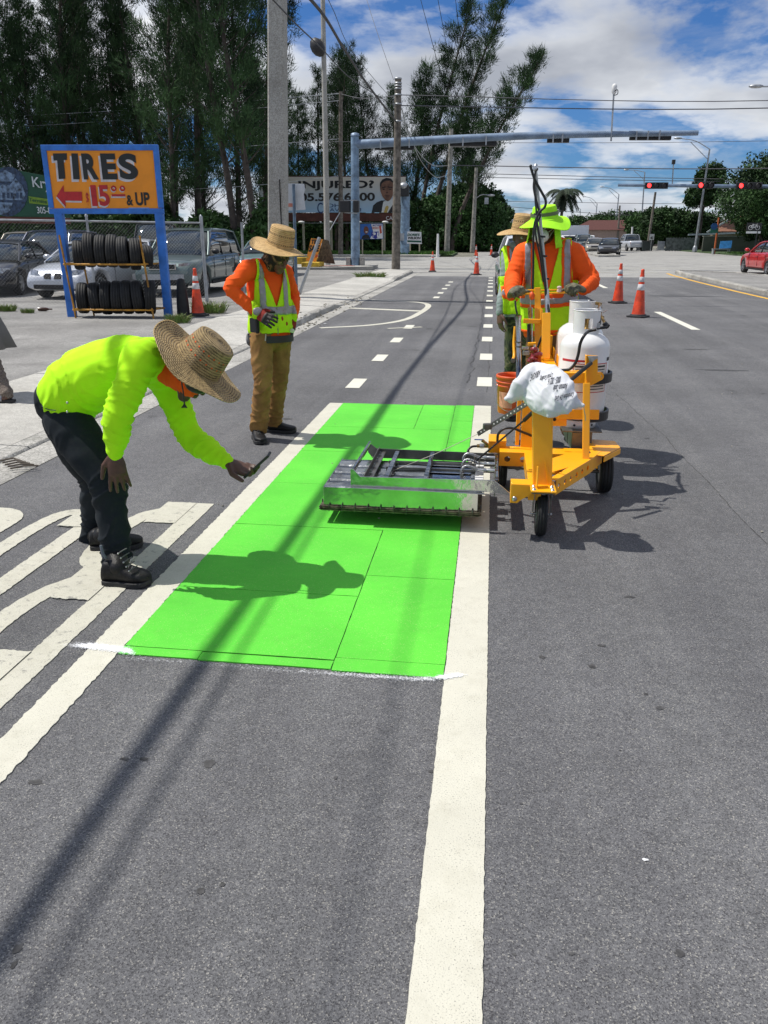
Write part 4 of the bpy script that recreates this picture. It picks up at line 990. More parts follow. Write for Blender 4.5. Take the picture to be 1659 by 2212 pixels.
for u0, u1, vt, lab, m_ in ((1420, 1437, 521, 'pale grey sheet gate panel at the left end of the garden fence', mat('sheet_panel', (.3, .33, .35), .7, var=.2, vs=2)), (1375, 1387, 519, 'pale board leaning by the rubbish bins', mat('pale_board', (.42, .44, .42), .8, var=.2, vs=2))):
    a = pt(u0, 540, 97); b = pt(u1, vt, 97); t = thing('gate_panel', lab, 'panel', V((a.x, 97, 0)))
    bld_box(t, 'sheet', (a.x, 97, .05), (b.x, 97.04, b.z), m_); bld_box(t, 'frame', (a.x - .04, 96.98, .02), (a.x + .04, 97.06, b.z + .05), GALV)
for u, lab in ((1392, 'dark wheeled bin tilted beside the pale board'), (1403, 'dark wheeled bin next to the leaning pole')):
    a = pt(u, 540, 94.5); t = thing('rubbish_bin', lab, 'bin', V((a.x, 94.5, 0)))
    MB().loft([[(a.x - w, 94.5 - w, z), (a.x + w, 94.5 - w, z), (a.x + w, 94.5 + w, z), (a.x - w, 94.5 + w, z)] for w, z in ((.24, .05), (.32, 1.0))], smooth=False).build('body', mat('bin_dark', (.02, .03, .03), .6), t); MB().box((a.x, 94.5, 1.05), (.7, .7, .1)).build('lid', BLK, t, bevel=.03)
# bus bench, bicycle sign, bus stop sign
a = pt(1556, 549, 80); bn = thing('bus_bench', 'bus bench with a bright blue back panel on the verge at the right', 'bench', V((a.x, 80, 0)))
MB().box2((a.x - .8, 79.7, .42), (a.x + .8, 80.15, .5)).build('seat', mat('bench_grey', (.3, .32, .33), .7), bn); MB().prism([(a.x - .1, 80.2, .5), (a.x + .95, 80.2, .55), (a.x + .98, 80.3, 1.2), (a.x - .05, 80.3, 1.15)], (0, .06, 0)).build('backrest', mat('bench_blue', (.06, .32, .75), .5), bn)
for s in (-.7, .7): MB().box((a.x + s, 79.95, .25), (.12, .45, .5)).build('leg', MATS['bench_grey'], bn)
a = pt(1629, 545, 70); bs = thing('road_sign', 'white bicycle symbol sign on a dark post at the right edge', 'sign', V((a.x, 70, 0)))
MB().tube([(a.x, 70, 0), (a.x, 70, pt(1629, 484, 70).z)], .05, 8).build('post', BLK, bs)
c = pt(1629, 490, 70); MB().box(c, (1.15, .03, .62)).build('plate', BLK, bs)
mbk = MB()
for s in (-.27, .27): mbk.lathe(c + V((s, -.03, -.07)), [(.17, 0), (.17, .01), (.14, .01), (.14, 0)], 16, axis=(0, -1, 0), cap=False)
for p, q in (((-.27, -.07), (-.1, .15)), ((-.1, .15), (.18, .13)), ((.18, .13), (.27, -.07)), ((-.27, -.07), (0, -.07)), ((0, -.07), (.18, .13)), ((0, -.07), (-.1, .15)), ((-.16, .19), (-.05, .19)), ((.16, .2), (.24, .2))):
    mbk.beam(c + V((p[0], -.035, p[1])), c + V((q[0], -.035, q[1])), .035, .035)
mbk.build('bicycle_symbol', WHITE, bs); MB().box(c + V((0, -.02, -.42)), (1.1, .03, .16)).build('name_plate', WHITE, bs)
a = pt(1543, 545, 80); st = thing('bus_stop_sign', 'orange banded bus stop post with a round blue and green sign', 'sign', V((a.x, 80, 0)))
MB().tube([(a.x, 80, 0), (a.x, 80, pt(1543, 470, 80).z)], .09, 8).build('post', mat('orange_band', (.45, .11, .03), .7), st)
MB().lathe(pt(1543, 489, 79.9), [(.3, 0), (.3, .03)], 20, axis=(0, -1, 0)).build('disc', mat('sign_blue_disc', (.02, .10, .3), .6), st); MB().box(pt(1543, 498, 79.9), (.7, .04, .45)).build('plate', mat('sign_green', (.02, .15, .1), .6), st)
a = pt(1408, 512, 94); sl_ = thing('speed_sign', 'small white speed limit sign mounted beside the leaning utility pole', 'sign', V((a.x, 94, 0)))
MB().tube([(a.x, 94.03, 0), (a.x, 94.03, a.z)], .03, 6).build('post', GALV, sl_); MB().box(a, (.5, .02, .62)).build('plate', mat('sign_pale', (.5, .52, .5), .6), sl_)
text_mesh('lettering', '40', 1, PRT, a + V((-.17, -.02, -.24)), (1, 0, 0), (0, 0, 1), sl_, bold=.03, fit=(.34, .3))
# ================================================================== TIRES SIGN
ORG = mat('sign_orange', (.86, .29, .012), .55, var=.05, vs=3)
BLU = mat('sign_frame_blue', (.03, .18, .62), .5, var=.15, vs=4, bump=.2, bs=25)
SBLK = mat('sign_black', (.012, .015, .015), .5); SRED = mat('sign_red', (.50, .015, .02), .5); SWHT = mat('sign_shadow_white', (.62, .60, .62), .6)
YS = 16.05
pL = G(144, 683, .06); pR = G(366.5, 683.5, .06)
ts = thing('tire_sign', 'big orange TIRES 15.00 & UP sign in a blue frame on two blue posts', 'sign', pL.lerp(pR, .5))
ex = (pR - pL).normalized()
def SP(u, v, d=0):   # point on the sign's plane
    r = ray(u, v); n = V((-ex.y, ex.x, 0)); t = (pL - V((0, 0, CAMZ))).dot(n) / r.dot(n)
    return V((0, 0, CAMZ)) + r * t - n * d
Z1 = lambda x, y: (x / 2.37 / 1.1573, (340 + y / 2.37) / 1.1573)
def SZ(x, y, d=0): return SP(*Z1(x, y), d)
zt = SZ(590, 52).z; zb = SZ(600, 465).z; xl = 0; Wd = (pR - pL).length + .10
o_ = SZ(258, 60); 
A0 = V((SZ(270, 260).x, SZ(270, 260).y, 0)); A1 = V((SZ(955, 260).x, SZ(955, 260).y, 0))
def SQ(a, z, d=0): p = A0.lerp(A1, a); return V((p.x, p.y, z)) - V((-ex.y, ex.x, 0)) * d
up = V((0, 0, 1)); nrm = -V((-ex.y, ex.x, 0))
fw = .10
mb = MB(); mb.prism([SQ(.02, zb + .05, -.02), SQ(.98, zb + .05, -.02), SQ(.98, zt - .05, -.02), SQ(.02, zt - .05, -.02)], nrm * .03); mb.build('panel', ORG, ts)
Wf = (A1 - A0).length
for nme, a, b in (('frame_rail', SQ(-.0, zt - fw / 2), SQ(1, zt - fw / 2)), ('frame_rail', SQ(0, zb + fw * .6), SQ(1, zb + fw * .6)), ('frame_rail', SQ(fw / 2 / Wf, zb + fw * 1.2), SQ(fw / 2 / Wf, zt - fw)), ('frame_rail', SQ(1 - fw / 2 / Wf, zb + fw * 1.2), SQ(1 - fw / 2 / Wf, zt - fw))):
    MB().beam(a, b, .07 if abs(a.z - b.z) < .01 else fw, fw if abs(a.z - b.z) < .01 else .07, up=(0, 0, 1) if abs(a.z - b.z) < .01 else tuple(nrm)).build(nme, BLU, ts, bevel=.006)
for a in (.075, .955):
    q = SQ(a, 0, -.02); MB().beam(V((q.x, q.y, .02)), V((q.x, q.y, zb + .02)), .155, .14, up=tuple(nrm)).build('post', BLU, ts, bevel=.008)
Sx = 2.37 * 1.1573
def onsign(poly, m, d, name='painted_shape'):
    mb = MB(); mb.prism([SZ(x, y, d) for x, y in poly], nrm * .003); return mb.build(name, m, ts)
def slet(s, x0, x1, y0, y1, m, d, bold=.06, sh=0, name='lettering'):
    a = SZ(x0, y1, d); b = SZ(x1, y1, d); c = SZ(x0, y0, d)
    return text_mesh(name, s, 1, m, a, ex, up, ts, bold=bold, depth=.002, fit=((b - a).length, c.z - a.z), shear=sh)
for ch, x0, x1 in (('T', 318, 397), ('I', 425, 475), ('R', 500, 590), ('E', 611, 700), ('S', 715, 824)):
    if ch == 'T':
        tp = [(316, 104), (398, 103), (399, 142), (380, 143), (390, 253), (351, 256), (341, 145), (320, 146)]
        onsign([(x - 11, y + 14) for x, y in tp], SWHT, .012, 'letter_shadow'); onsign(tp, SBLK, .018, 'lettering')
    elif ch == 'I':
        onsign([(x0 - 10, 118), (x1 - 10, 118), (x1 - 6, 272), (x0 + 2, 272)], SWHT, .012, 'letter_shadow'); onsign([(x0, 104), (x1 - 12, 104), (x1, 257), (x0 + 12, 257)], SBLK, .018, 'lettering')
    else:
        slet(ch, x0 - 11, x1 - 11, 118, 272, SWHT, .012, .045, name='letter_shadow'); slet(ch, x0, x1, 104, 258, SBLK, .018, .045)
arw = [(337, 357), (378, 291), (382, 330), (487, 330), (490, 385), (390, 383), (392, 420)]
onsign([(x - 4, y + 10) for x, y in arw], SWHT, .012, 'arrow_shadow'); onsign(arw, SRED, .018, 'arrow')
slet('$', 517, 534, 335, 412, SRED, .018, .02)
for ch, x0, x1 in (('1', 550, 582), ('5', 594, 656)):
    slet(ch, x0 - 6, x1 - 4, 302, 426, SWHT, .012, .03, name='letter_shadow'); slet(ch, x0, x1, 291, 415, SRED, .018, .03)
for x0 in (655, 707):
    for m_, d_, ox, oy in ((SWHT, .012, -3, 7), (SRED, .018, 0, 0)):
        c = SZ(x0 + 20 + ox, 311 + oy, d_); MB().lathe(c, [(.052, 0), (.052, .004), (.024, .004), (.024, 0)], 18, axis=tuple(nrm), cap=False).build('lettering' if d_ > .015 else 'letter_shadow', m_, ts)
onsign([(660, 353), (745, 353), (745, 367), (660, 367)], SWHT, .012, 'letter_shadow'); onsign([(664, 345), (744, 345), (744, 358), (664, 358)], SRED, .018, 'underline')
slet('&', 755, 792, 350, 412, SBLK, .018, .025); slet('UP', 808, 892, 334, 412, SBLK, .018, .03)
onsign([(765, 424), (885, 424), (885, 432), (760, 432)], mat('sign_pale_blue', (.35, .45, .6), .6), .012)

# ================================================================== TYRES AND RACK
RUB = mat('tyre_rubber', (.009, .010, .011), .7, var=.3, vs=9, bump=.25, bs=60, dirt=.12, hv=.3)
RACKM = mat('rack_yellow_paint', (.50, .24, .02), .6, var=.3, vs=7, dirt=.5)
def tyre_mb(r=.33, w=.21, rim=.60, n=40):
    """tyre about the x axis, with tread blocks"""
    mb = MB(); h = w / 2
    prof = [(r * rim, -h * .72), (r * (rim + .06), -h * .96), (r * .78, -h), (r * .90, -h * .93), (r * .965, -h * .76), (r * .99, -h * .52), (r * .978, -h * .50), (r * .978, -h * .46), (r, -h * .44), (r, -h * .03), (r * .985, -h * .02), (r * .985, h * .02), (r, h * .03), (r, h * .44), (r * .978, h * .46), (r * .978, h * .50), (r * .99, h * .52), (r * .965, h * .76), (r * .90, h * .93), (r * .78, h), (r * (rim + .06), h * .96), (r * rim, h * .72)]
    rings = []
    for k, (rr, z) in enumerate(prof):
        ring = []
        for i in range(n):
            a = 2 * PI * i / n; q = rr
            if rr > r * .975 and (i + (1 if z > 0 else 0)) % 2: q = rr * .992
            ring.append(V((z, math.cos(a) * q, math.sin(a) * q)))
        rings.append(ring)
    rings.append([V((h * .55, math.cos(2 * PI * i / n) * r * (rim - .02), math.sin(2 * PI * i / n) * r * (rim - .02))) for i in range(n)])
    rings.append([V((-h * .55, math.cos(2 * PI * i / n) * r * (rim - .02), math.sin(2 * PI * i / n) * r * (rim - .02))) for i in range(n)])
    rings.append(rings[0])
    return mb.loft(rings, cap=False)
tyre0 = tyre_mb().build('tyre', RUB, None)
TYG = 'used tyres on the yellow rack'
rk = thing('tyre_rack', 'rusty yellow pipe rack holding two rows of used tyres under the TIRES sign', 'rack', G(245, 688, .06))
fl_ = G(164, 687, .06); fr_ = G(332, 688, .06); dv = V((.12, .52, 0)); bl_ = fl_ + dv; br_ = fr_ + dv
zr1 = .10; zr2 = 1.02
def rp(a, b, z): return fl_.lerp(fr_, a) + dv * b + V((0, 0, z))
for a, b, h in ((0, 0, 1.56), (1, 0, 1.55), (0, 1, 1.4), (1, 1, 1.5)):
    MB().tube([rp(a, b, 0), rp(a - .075, b, h)], .019, 8).build('upright', RACKM, rk)
for z in (.16, 1.02):
    for b in (0, 1): 
        o_a = -.075 * z / 1.5; MB().tube([rp(-.02 + o_a, b, z), rp(1.02 + o_a, b, z)], .019, 8).build('rail', RACKM, rk)
    for a in (0, 1): MB().tube([rp(a + o_a, 0, z + .01), rp(a + o_a, 1, z + .01)], .016, 8).build('cross_rail', RACKM, rk)
rd = random.Random(3)
upr = [(467, 705, .86, .30), (530, 675, 1.0, .24), (600, 680, .95, .2), (665, 680, .95, .22), (730, 690, .92, .2), (800, 700, .92, .34), (868, 712, .62, .45)]
lowr = [(492, 960, .92, .22), (567, 960, .92, .2), (632, 958, 1.0, .2), (695, 956, .98, .22), (755, 955, 1.0, .2), (818, 955, .98, .22), (890, 955, 1.0, .3)]
ordn = ['first', 'second', 'third', 'fourth', 'fifth', 'sixth', 'seventh']
first = True
for row, lst in (('upper', upr), ('lower', lowr)):
    for i, (x, y, s, yaw_) in enumerate(lst):
        Yt = fl_.y + .34; c = A(*Z1(x, y), Yt)
        lab = {('upper', 0): 'leftmost tyre of the upper row, sagging below the rail', ('upper', 1): 'tallest tyre standing proud in the upper row of the rack', ('upper', 6): 'small tyre at the right end of the upper row'}.get((row, i), '%s tyre from the left in the %s row of the yellow rack' % (ordn[i], row))
        o = tyre0 if first else tyre0.copy()
        if not first: COL.objects.link(o)
        first = False; o.location = c; o.rotation_euler = (rd.uniform(0, 3), 0, 0); o.rotation_mode = 'XYZ'
        o.rotation_euler = (Matrix.Rotation(yaw_ + .12, 3, 'Z') @ Matrix.Rotation(R(rd.uniform(-4, 4)), 3, 'Y') @ Matrix.Rotation(rd.uniform(0, 3), 3, 'X')).to_euler()
        o.scale = (1.0, s, s); tag(o, lab, 'tyre', TYG)

# ================================================================== CHAIN LINK FENCE
fe = thing('chain_link_fence', 'galvanised chain link fence between the orange sign and the parked cars', 'fence', (-9, 18.2, .05))
F0 = V((-14.6, 15.0, .05)); F1 = V((-7.05, 19.35, .05)); FH0 = 1.95
dF = (F1 - F0); LF = dF.length; dF.normalize()
MB().tube([F0 + V((0, 0, 1.93)), F1 + V((0, 0, 1.85))], .022, 8).build('top_rail', GALV, fe)
for t, lean_ in ((.0, 0), (.425, -.16), (.70, 0), (.885, 0), (1.0, 0)):
    p = F0.lerp(F1, t); MB().tube([p, p + V((lean_ * 1.2, 0, 1.98 if t < 1 else 2.0))], .03 if t < 1 else .045, 8).build('post', GALV, fe)
    MB().lathe(p + V((lean_ * 1.2, 0, 1.97)), [(.04, 0), (.035, .04), (.01, .07)], 8).build('post_cap', GALV, fe)
mb = MB(); dd = .062; hF = 1.86; k = 0
s = -hF
nd = V((-dF.y, dF.x, 0))
while s < LF:
    for sg_ in (1, -1):
        # diagonal from bottom to top, clipped to the panel
        a = s; b = s + hF
        if sg_ < 0: a, b = b, a
        za, zb_ = 0, hF
        if a < 0: za = -a if sg_ > 0 else za; a2 = 0
        pa, pb = [a, 0.0], [b, hF]
        def clip(p, q, lim):
            t = (lim - p[0]) / (q[0] - p[0]); return [lim, p[1] + (q[1] - p[1]) * t]
        if max(a, b) < 0 or min(a, b) > LF: continue
        if pa[0] < 0: pa = clip(pa, pb, 0)
        if pb[0] < 0: pb = clip(pb, pa, 0)
        if pa[0] > LF: pa = clip(pa, pb, LF)
        if pb[0] > LF: pb = clip(pb, pa, LF)
        A_ = F0 + dF * pa[0] + V((0, 0, pa[1] + .02)) + nd * .003 * sg_; B_ = F0 + dF * pb[0] + V((0, 0, pb[1] + .02)) + nd * .003 * sg_
        if (A_ - B_).length > .02: mb.tube([A_, B_], .0015, 3, cap=False, smooth=False)
    s += dd * 1.25
o = mb.build('chain_link_mesh', mat('weathered_chain', (.20, .21, .22), .6, .3), fe, fixn=False); o['kind'] = 'stuff'
p_ = pt(528, 640, 21.5); p_.z = .05
pole('fence_post', 'lone galvanised fence post right of the dark green vehicle', p_, pt(522, 480, 21.5), .032, .032, GALV, cat='post')

# ================================================================== CONES
CORG = mat('cone_orange', (.72, .06, .012), .5, var=.18, vs=7, dirt=.45)
CWHT = mat('cone_white_band', (.68, .68, .68), .35, var=.2, vs=12, dirt=.35)
CBLK = mat('cone_base_rubber', (.02, .02, .022), .7, bump=.2, bs=40)
def make_cone():
    t = thing('traffic_cone', '', 'traffic cone', group='orange traffic cones')
    mb = MB()
    P = []
    w = .195
    for x, y in ((-w, -w + .05), (-w + .05, -w), (w - .05, -w), (w, -w + .05), (w, w - .05), (w - .05, w), (-w + .05, w), (-w, w - .05)): P.append((x, y, 0))
    mb.prism(P, (0, 0, .035)); mb.lathe((0, 0, .035), [(.17, 0), (.16, .025), (.14, .03)], 24); mb.build('base', CBLK, t, bevel=.006)
    z0, z1 = .05, .96; r0, r1 = .135, .028
    rr = lambda z: r0 + (r1 - r0) * (z - z0) / (z1 - z0)
    mb = MB(); mb.lathe((0, 0, 0), [(rr(.05) + .006, .05), (rr(.09), .09), (rr(.5), .5), (rr(.90), .90), (.034, .905), (.036, .93), (.030, .96), (.018, .962), (.016, .93)], 28); mb.build('body', CORG, t)
    for a, b in ((.545, .665), (.71, .81)):
        MB().lathe((0, 0, 0), [(rr(a) + .0005, a), (rr(a) + .003, a + .003), (rr(b) + .003, b - .003), (rr(b) + .0005, b)], 28, cap=False).build('reflective_band', CWHT, t)
    return t
cone0 = make_cone()
cones = [(1334, 655, 0, 1.0, 'further of the two cones on the right, behind the white tanks'), (1378, 685, 0, 1.0, 'nearest traffic cone on the right, standing in the middle lane'), (934, 587, 0, .95, 'cone left of the bike dashes at the edge of the junction'), (1029, 594, 0, .97, 'cone in the middle of the junction left of the straw hat'),
         (428, 682, .06, .97, 'cone on the pavement beside the tyre rack, next to the black stub'), (1061, 552, 0, .95, 'small far cone on the street left of the white vehicle'), (1028, 553, 0, .95, 'small far cone beyond the junction, nearer the grey pole'), (1105, 541, 0, .9, 'tiny distant cone beside the white vehicle')]
for i, (u, v, z, s, lab) in enumerate(cones):
    p = G(u, v, z); c = cone0 if i == 0 else copy_thing(cone0, p)
    c.location = p; c.scale = (s,) * 3; c.rotation_euler = (0, 0, i * .7 + .3); c['label'] = lab
# black stub and litter bottle by the rack
p = G(397, 683, .06); bl = thing('rubber_stub', 'black tapered rubber stub between the tyre rack and the cone', 'stub', p)
MB().lathe(p, [(.13, 0), (.12, .3), (.09, .62), (.07, .72), (.02, .74)], 14).build('body', RUB, bl)
p = G(95, 672, .06); MB_ = MB().tube([p + V((-.12, 0, .04)), p + V((.05, 0, .04)), p + V((.12, .02, .04)), p + V((.18, .03, .04))], [.04, .04, .015, .015], 10)
tag(MB_.build('bottle', mat('brown_glass', (.05, .02, .01), .2)), 'brown bottle lying at the foot of the fence left of the sign', 'bottle')

# ================================================================== SALE BOARD
as_ = thing('sale_board', 'orange A-frame TIRE SALE board on the yellow block near the blue mast', 'sign', pt(680, 572, 40))
Ya = 40
mb = MB(); mb.prism([pt(661, 563, Ya), pt(682, 566, Ya), pt(697, 517, Ya), pt(672, 515, Ya)], (0, .06, 0)); mb.build('panel', mat('board_orange', (.85, .32, .04), .6, var=.1, vs=2), as_)
mb = MB(); mb.prism([pt(697, 517, Ya) + V((.01, .07, 0)), pt(683, 566, Ya) + V((.01, .07, 0)), pt(712, 572, Ya) + V((0, 1.2, 0)), pt(703, 520, Ya) + V((0, .6, 0))], (.04, .04, 0)); mb.build('rear_leg', mat('plywood', (.13, .09, .05), .9, var=.3), as_)
dx = (pt(697, 517, Ya) - pt(682, 566, Ya)); shr = dx.x / dx.z
for s, u0, v0, w_, h_ in (('TIRE', 671, 527, .48, .22), ('SALE', 666, 544, .52, .34)):
    a = pt(u0, v0, Ya) + V((0, -.012, 0)); text_mesh('lettering', s, 1, SBLK, a, (1, 0, 0), (shr * .8, 0, 1), as_, bold=.05, fit=(w_, h_))
text_mesh('lettering', '20', 1, SRED, pt(680, 556, Ya) + V((0, -.012, 0)), (1, 0, 0), (shr, 0, 1), as_, bold=.02, fit=(.14, .14))
yb = thing('concrete_block', 'yellow painted concrete block under the TIRE SALE board', 'block', pt(677, 576, 39.6))
a = pt(653, 577, 39.5); b = pt(701, 565, 40.6)
YBL = mat('yellow_block_paint', (.55, .36, .03), .8, var=.3, vs=3, dirt=.5)
MB().box2((a.x, 39.3, .15), (b.x, 40.5, b.z)).build('block', YBL, yb, bevel=.03)
a = pt(640, 577, 44); MB().box2((a.x - .3, 44, .1), (a.x + 1.5, 44.4, .5)).build('yellow_kerb', YBL, yb, bevel=.03)
isl = thing('corner_island', 'low dark concrete platform carrying the yellow block and the blue mast', 'platform', pt(700, 590, 39))
MB().prism([(pt(640, 590, 38.8).x, 38.8, 0), (pt(700, 590, 38.8).x, 38.8, 0), (-6.0, 40.6, 0), (-6.1, 43.4, 0), (-11, 43.0, 0)], (0, 0, .16)).build('platform', CURB, isl)
MB().prism([(-8.4, 40.2, .163), (-6.9, 40.9, .163), (-7.2, 41.6, .163), (-8.6, 41.2, .163)], (0, 0, .01)).build('tactile_patch', mat('faded_red_pad', (.35, .14, .12), .9, var=.3), isl)

# ================================================================== CARS
TIREM = mat('car_tyre', (.013, .013, .014), .8); RIMM = mat('alloy', (.35, .36, .38), .35, .8); CHR = mat('chrome', (.6, .62, .65), .15, 1.0, var=.02)
GLS = mat('car_glass', (.025, .035, .04), .04, 0, var=.3, vs=2, spec=.8, coat=.6); LAMP = mat('headlamp', (.42, .45, .5), .12, .3, var=.3, vs=20, coat=.6); TAILM = mat('tail_lamp', (.3, .01, .01), .2)
def carpaint(name, c): return mat(name, c, .32, .35, var=.06, vs=2, coat=.8)
def wheel(c, r, w, side, parent):
    w_ = thing_mesh = tyre_mb(r, w, .66, 28); w_.v = [tuple(V((p[1], p[0], p[2])) + V(c)) for p in w_.v]
    o = w_.build('wheel', TIREM, parent, world=False)
    mb = MB(); s = side
    mb.lathe(V(c) + V((0, s * w * .30, 0)), [(r * .66, 0), (r * .62, .03), (r * .60, -.02)], 24, axis=(0, s, 0), cap=False)
    for k in range(5):
        a = k * 2 * PI / 5 + .3; d = V((math.cos(a), 0, math.sin(a))); mb.beam(V(c) + V((0, s * w * .36, 0)) + d * r * .1, V(c) + V((0, s * w * .30, 0)) + d * r * .62, .055, .03, up=(0, 1, 0))
    mb.lathe(V(c) + V((0, s * w * .30, 0)), [(r * .16, 0), (r * .14, .03)], 12, axis=(0, s, 0)); mb.build('rim', RIMM, o, world=False)
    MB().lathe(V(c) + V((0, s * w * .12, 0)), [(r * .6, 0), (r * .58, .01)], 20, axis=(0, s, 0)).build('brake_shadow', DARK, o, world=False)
    return o
def make_car(name, label, cat, L=4.7, W=1.82, H=1.44, paint=None, kind='sedan', grille='kidney', clear=.2, group=None, rear_axle=None, detail=True):
    t = thing(name, label, cat, group=group); h = W / 2; rw = .33 if H < 1.6 else .37
    if kind == 'sedan': top = [(-L / 2, .80), (-L / 2 + .12, .96), (-L / 2 + .6, 1.0), (-.9, .98), (.3, .94), (1.0, .92), (1.6, .84), (L / 2 - .25, .72), (L / 2 - .04, .58), (L / 2, .46)]
    elif kind == 'coupe': top = [(-L / 2, .85), (-L / 2 + .12, 1.0), (-L / 2 + .7, 1.02), (-.9, .96), (.3, .93), (1.0, .93), (1.7, .86), (L / 2 - .2, .76), (L / 2 - .04, .66), (L / 2, .5)]
    else: top = [(-L / 2, .9), (-L / 2 + .08, 1.08), (-L / 2 + .5, 1.10), (-.9, 1.08), (.3, 1.06), (1.0, 1.05), (1.6, .99), (L / 2 - .25, .90), (L / 2 - .05, .78), (L / 2, .60)]
    def zt(x):
        for (a, za), (b, zb__) in zip(top, top[1:]):
            if a <= x <= b: return za + (zb__ - za) * (x - a) / (b - a)
        return top[-1][1]
    xs = sorted(set([a for a, _ in top] + [-L / 2 + i * L / 22 for i in range(23)]))
    rings = []
    for x in xs:
        e = max(0, abs(x) - (L / 2 - .75)) / .75; w = h * (1 - .20 * e ** 2.3); z1 = zt(x); z0 = clear + .10 * e ** 3; k = z1 - z0
        half = [(w * .80, z0), (w * .94, z0 + k * .06), (w * .985, z0 + k * .25), (w, z0 + k * .52), (w * .99, z0 + k * .72), (w * .955, z0 + k * .90), (w * .88, z0 + k * .985), (w * .55, z1 + .012), (0, z1 + .022)]
        rings.append([V((x, -y_, z_)) for y_, z_ in half] + [V((x, y_, z_)) for y_, z_ in half[-2::-1]])
    body = MB().loft(rings).build('body', paint, t, world=False, weld=True)
    fa_ = L / 2 - .85; ra_ = rear_axle or -L / 2 + .95
    ct = MB()
    for x in (fa_, ra_): ct.lathe((x, -h - .2, rw), [(rw + .065, 0), (rw + .065, W + .4)], 28, axis=(0, 1, 0))
    cut = ct.build('cut', DARK, None, world=False, weld=True)
    md = body.modifiers.new('b', 'BOOLEAN'); md.object = cut; md.operation = 'DIFFERENCE'; md.solver = 'EXACT'
    me = evaluated(body); body.modifiers.clear(); body.data = me; bpy.data.objects.remove(cut)
    me.materials.clear(); me.materials.append(paint)
    MB().box((0, 0, clear + .18), (L * .86, W * .62, .3)).build('chassis', DARK, t, world=False)
    for x in (fa_, ra_):
        for s in (-1, 1): wheel((x, s * (h - .125), rw), rw, .21, s, t)
    # greenhouse
    if kind == 'sedan': gh = [(-L / 2 + .62, 1.00), (-1.15, H - .06), (-.5, H), (.25, H - .02), (.55, H - .09), (1.32, .93)]
    elif kind == 'coupe': gh = [(-L / 2 + .55, 1.02), (-1.0, H - .08), (-.4, H), (.1, H - .02), (.4, H - .08), (1.05, .94)]
    elif kind == 'pickup': gh = [(-.75, 1.09), (-.62, H - .06), (-.2, H), (.35, H - .02), (.6, H - .08), (1.15, 1.06)]
    else: gh = [(-L / 2 + .12, 1.10), (-L / 2 + .38, H - .06), (-1.2, H), (.1, H - .01), (.42, H - .07), (1.08, 1.06)]
    R_ = []
    for i, (x, z) in enumerate(gh):
        f = (z - zt(x)) / (H - 1.0); wb_ = h * .90; wt_ = h * .90 - (h * .19) * f
        R_.append([V((x, -wb_, zt(x) - .04)), V((x, -(wb_ + (wt_ - wb_) * .5), zt(x) + (z - zt(x)) * .5)), V((x, -wt_, z - .035 * f)), V((x, -wt_ * .5, z + .005)), V((x, 0, z + .012)), V((x, wt_ * .5, z + .005)), V((x, wt_, z - .035 * f)), V((x, (wb_ + (wt_ - wb_) * .5), zt(x) + (z - zt(x)) * .5)), V((x, wb_, zt(x) - .04))])
    MB().loft(R_).build('windows', GLS, t, world=False, weld=True)
    rf = [[p + V((0, (.012 if p.y > 0 else -.012) * (abs(p.y) > .3), .014)) for p in r[2:7]] for r in R_[1:-1]]
    mb = MB(); mb.loft(rf, cap=False, closed=False); mb.build('roof', paint, t, world=False)
    for s in (-1, 1):
        def gp_(i, k): p = R_[i][k if s < 0 else 8 - k]; return p + V((0, s * .006, .004))
        for i0, i1 in ((5, 4), (0, 1)): MB().tube([gp_(i0, 1) + V((.0, 0, 0)) if False else gp_(i0, 0) + V((0, 0, .04)), (gp_(i0, 0) + gp_(i1, 2)) / 2 + V((0, s * .012, .02)), gp_(i1, 2)], .032, 6).build('pillar', paint, t, world=False)
        MB().tube([gp_(i, 2) for i in range(1, 5)], .026, 6).build('roof_rail', paint, t, world=False)
        for xx in (( -.35,) if kind in ('coupe', 'pickup') else (-.35, -1.35)):
            zz = H - .05; wb_ = h * .90; wt_ = h * .71; MB().beam((xx, s * (wb_ + .004), zt(xx) - .02), (xx + .03, s * (wt_ + .008), zz), .06, .02, up=(0, 1, 0)).build('pillar', DARK if kind != 'pickup' else paint, t, world=False)
        mr = MB().sphere((.92, s * (h + .09), zt(.9) + .10), (.08, .11, .075), 10).build('mirror', paint if kind != 'suv' else BLK, t, world=False)
        if detail:
            for xx in (-.30, .82, -1.3):
                MB().box((xx, s * (h * .998), clear + .45), (.008, .012, .55)).build('door_gap', DARK, t, world=False)
            for xx in (.0, -1.0): MB().box((xx - .15, s * (h + .006), zt(xx) - .16), (.16, .03, .025)).build('door_handle', paint, t, world=False)
            MB().box((0, s * (h * .99), clear + .06), (L * .45, .03, .08)).build('sill', DARK, t, world=False)
    # front
    xf = L / 2
    zl = .62 if kind != 'suv' else .76
    for s in (-1, 1):
        MB().loft([[V((xf - .30, s * h * .88, zl)), V((xf - .13, s * h * .72, zl - .02)), V((xf - .07, s * h * .45, zl - .03)), V((xf - .09, s * h * .45, zl + .10)), V((xf - .16, s * h * .70, zl + .13)), V((xf - .36, s * h * .86, zl + .12))],
                   [p + V((.03, s * .012, .0)) for p in [V((xf - .30, s * h * .88, zl)), V((xf - .13, s * h * .72, zl - .02)), V((xf - .07, s * h * .45, zl - .03)), V((xf - .09, s * h * .45, zl + .10)), V((xf - .16, s * h * .70, zl + .13)), V((xf - .36, s * h * .86, zl + .12))]]], smooth=False).build('headlight', LAMP, t, world=False)
        MB().box((-L / 2 + .06, s * h * .66, .86 if kind != 'suv' else .95), (.08, h * .34, .14)).build('tail_light', TAILM, t, world=False)
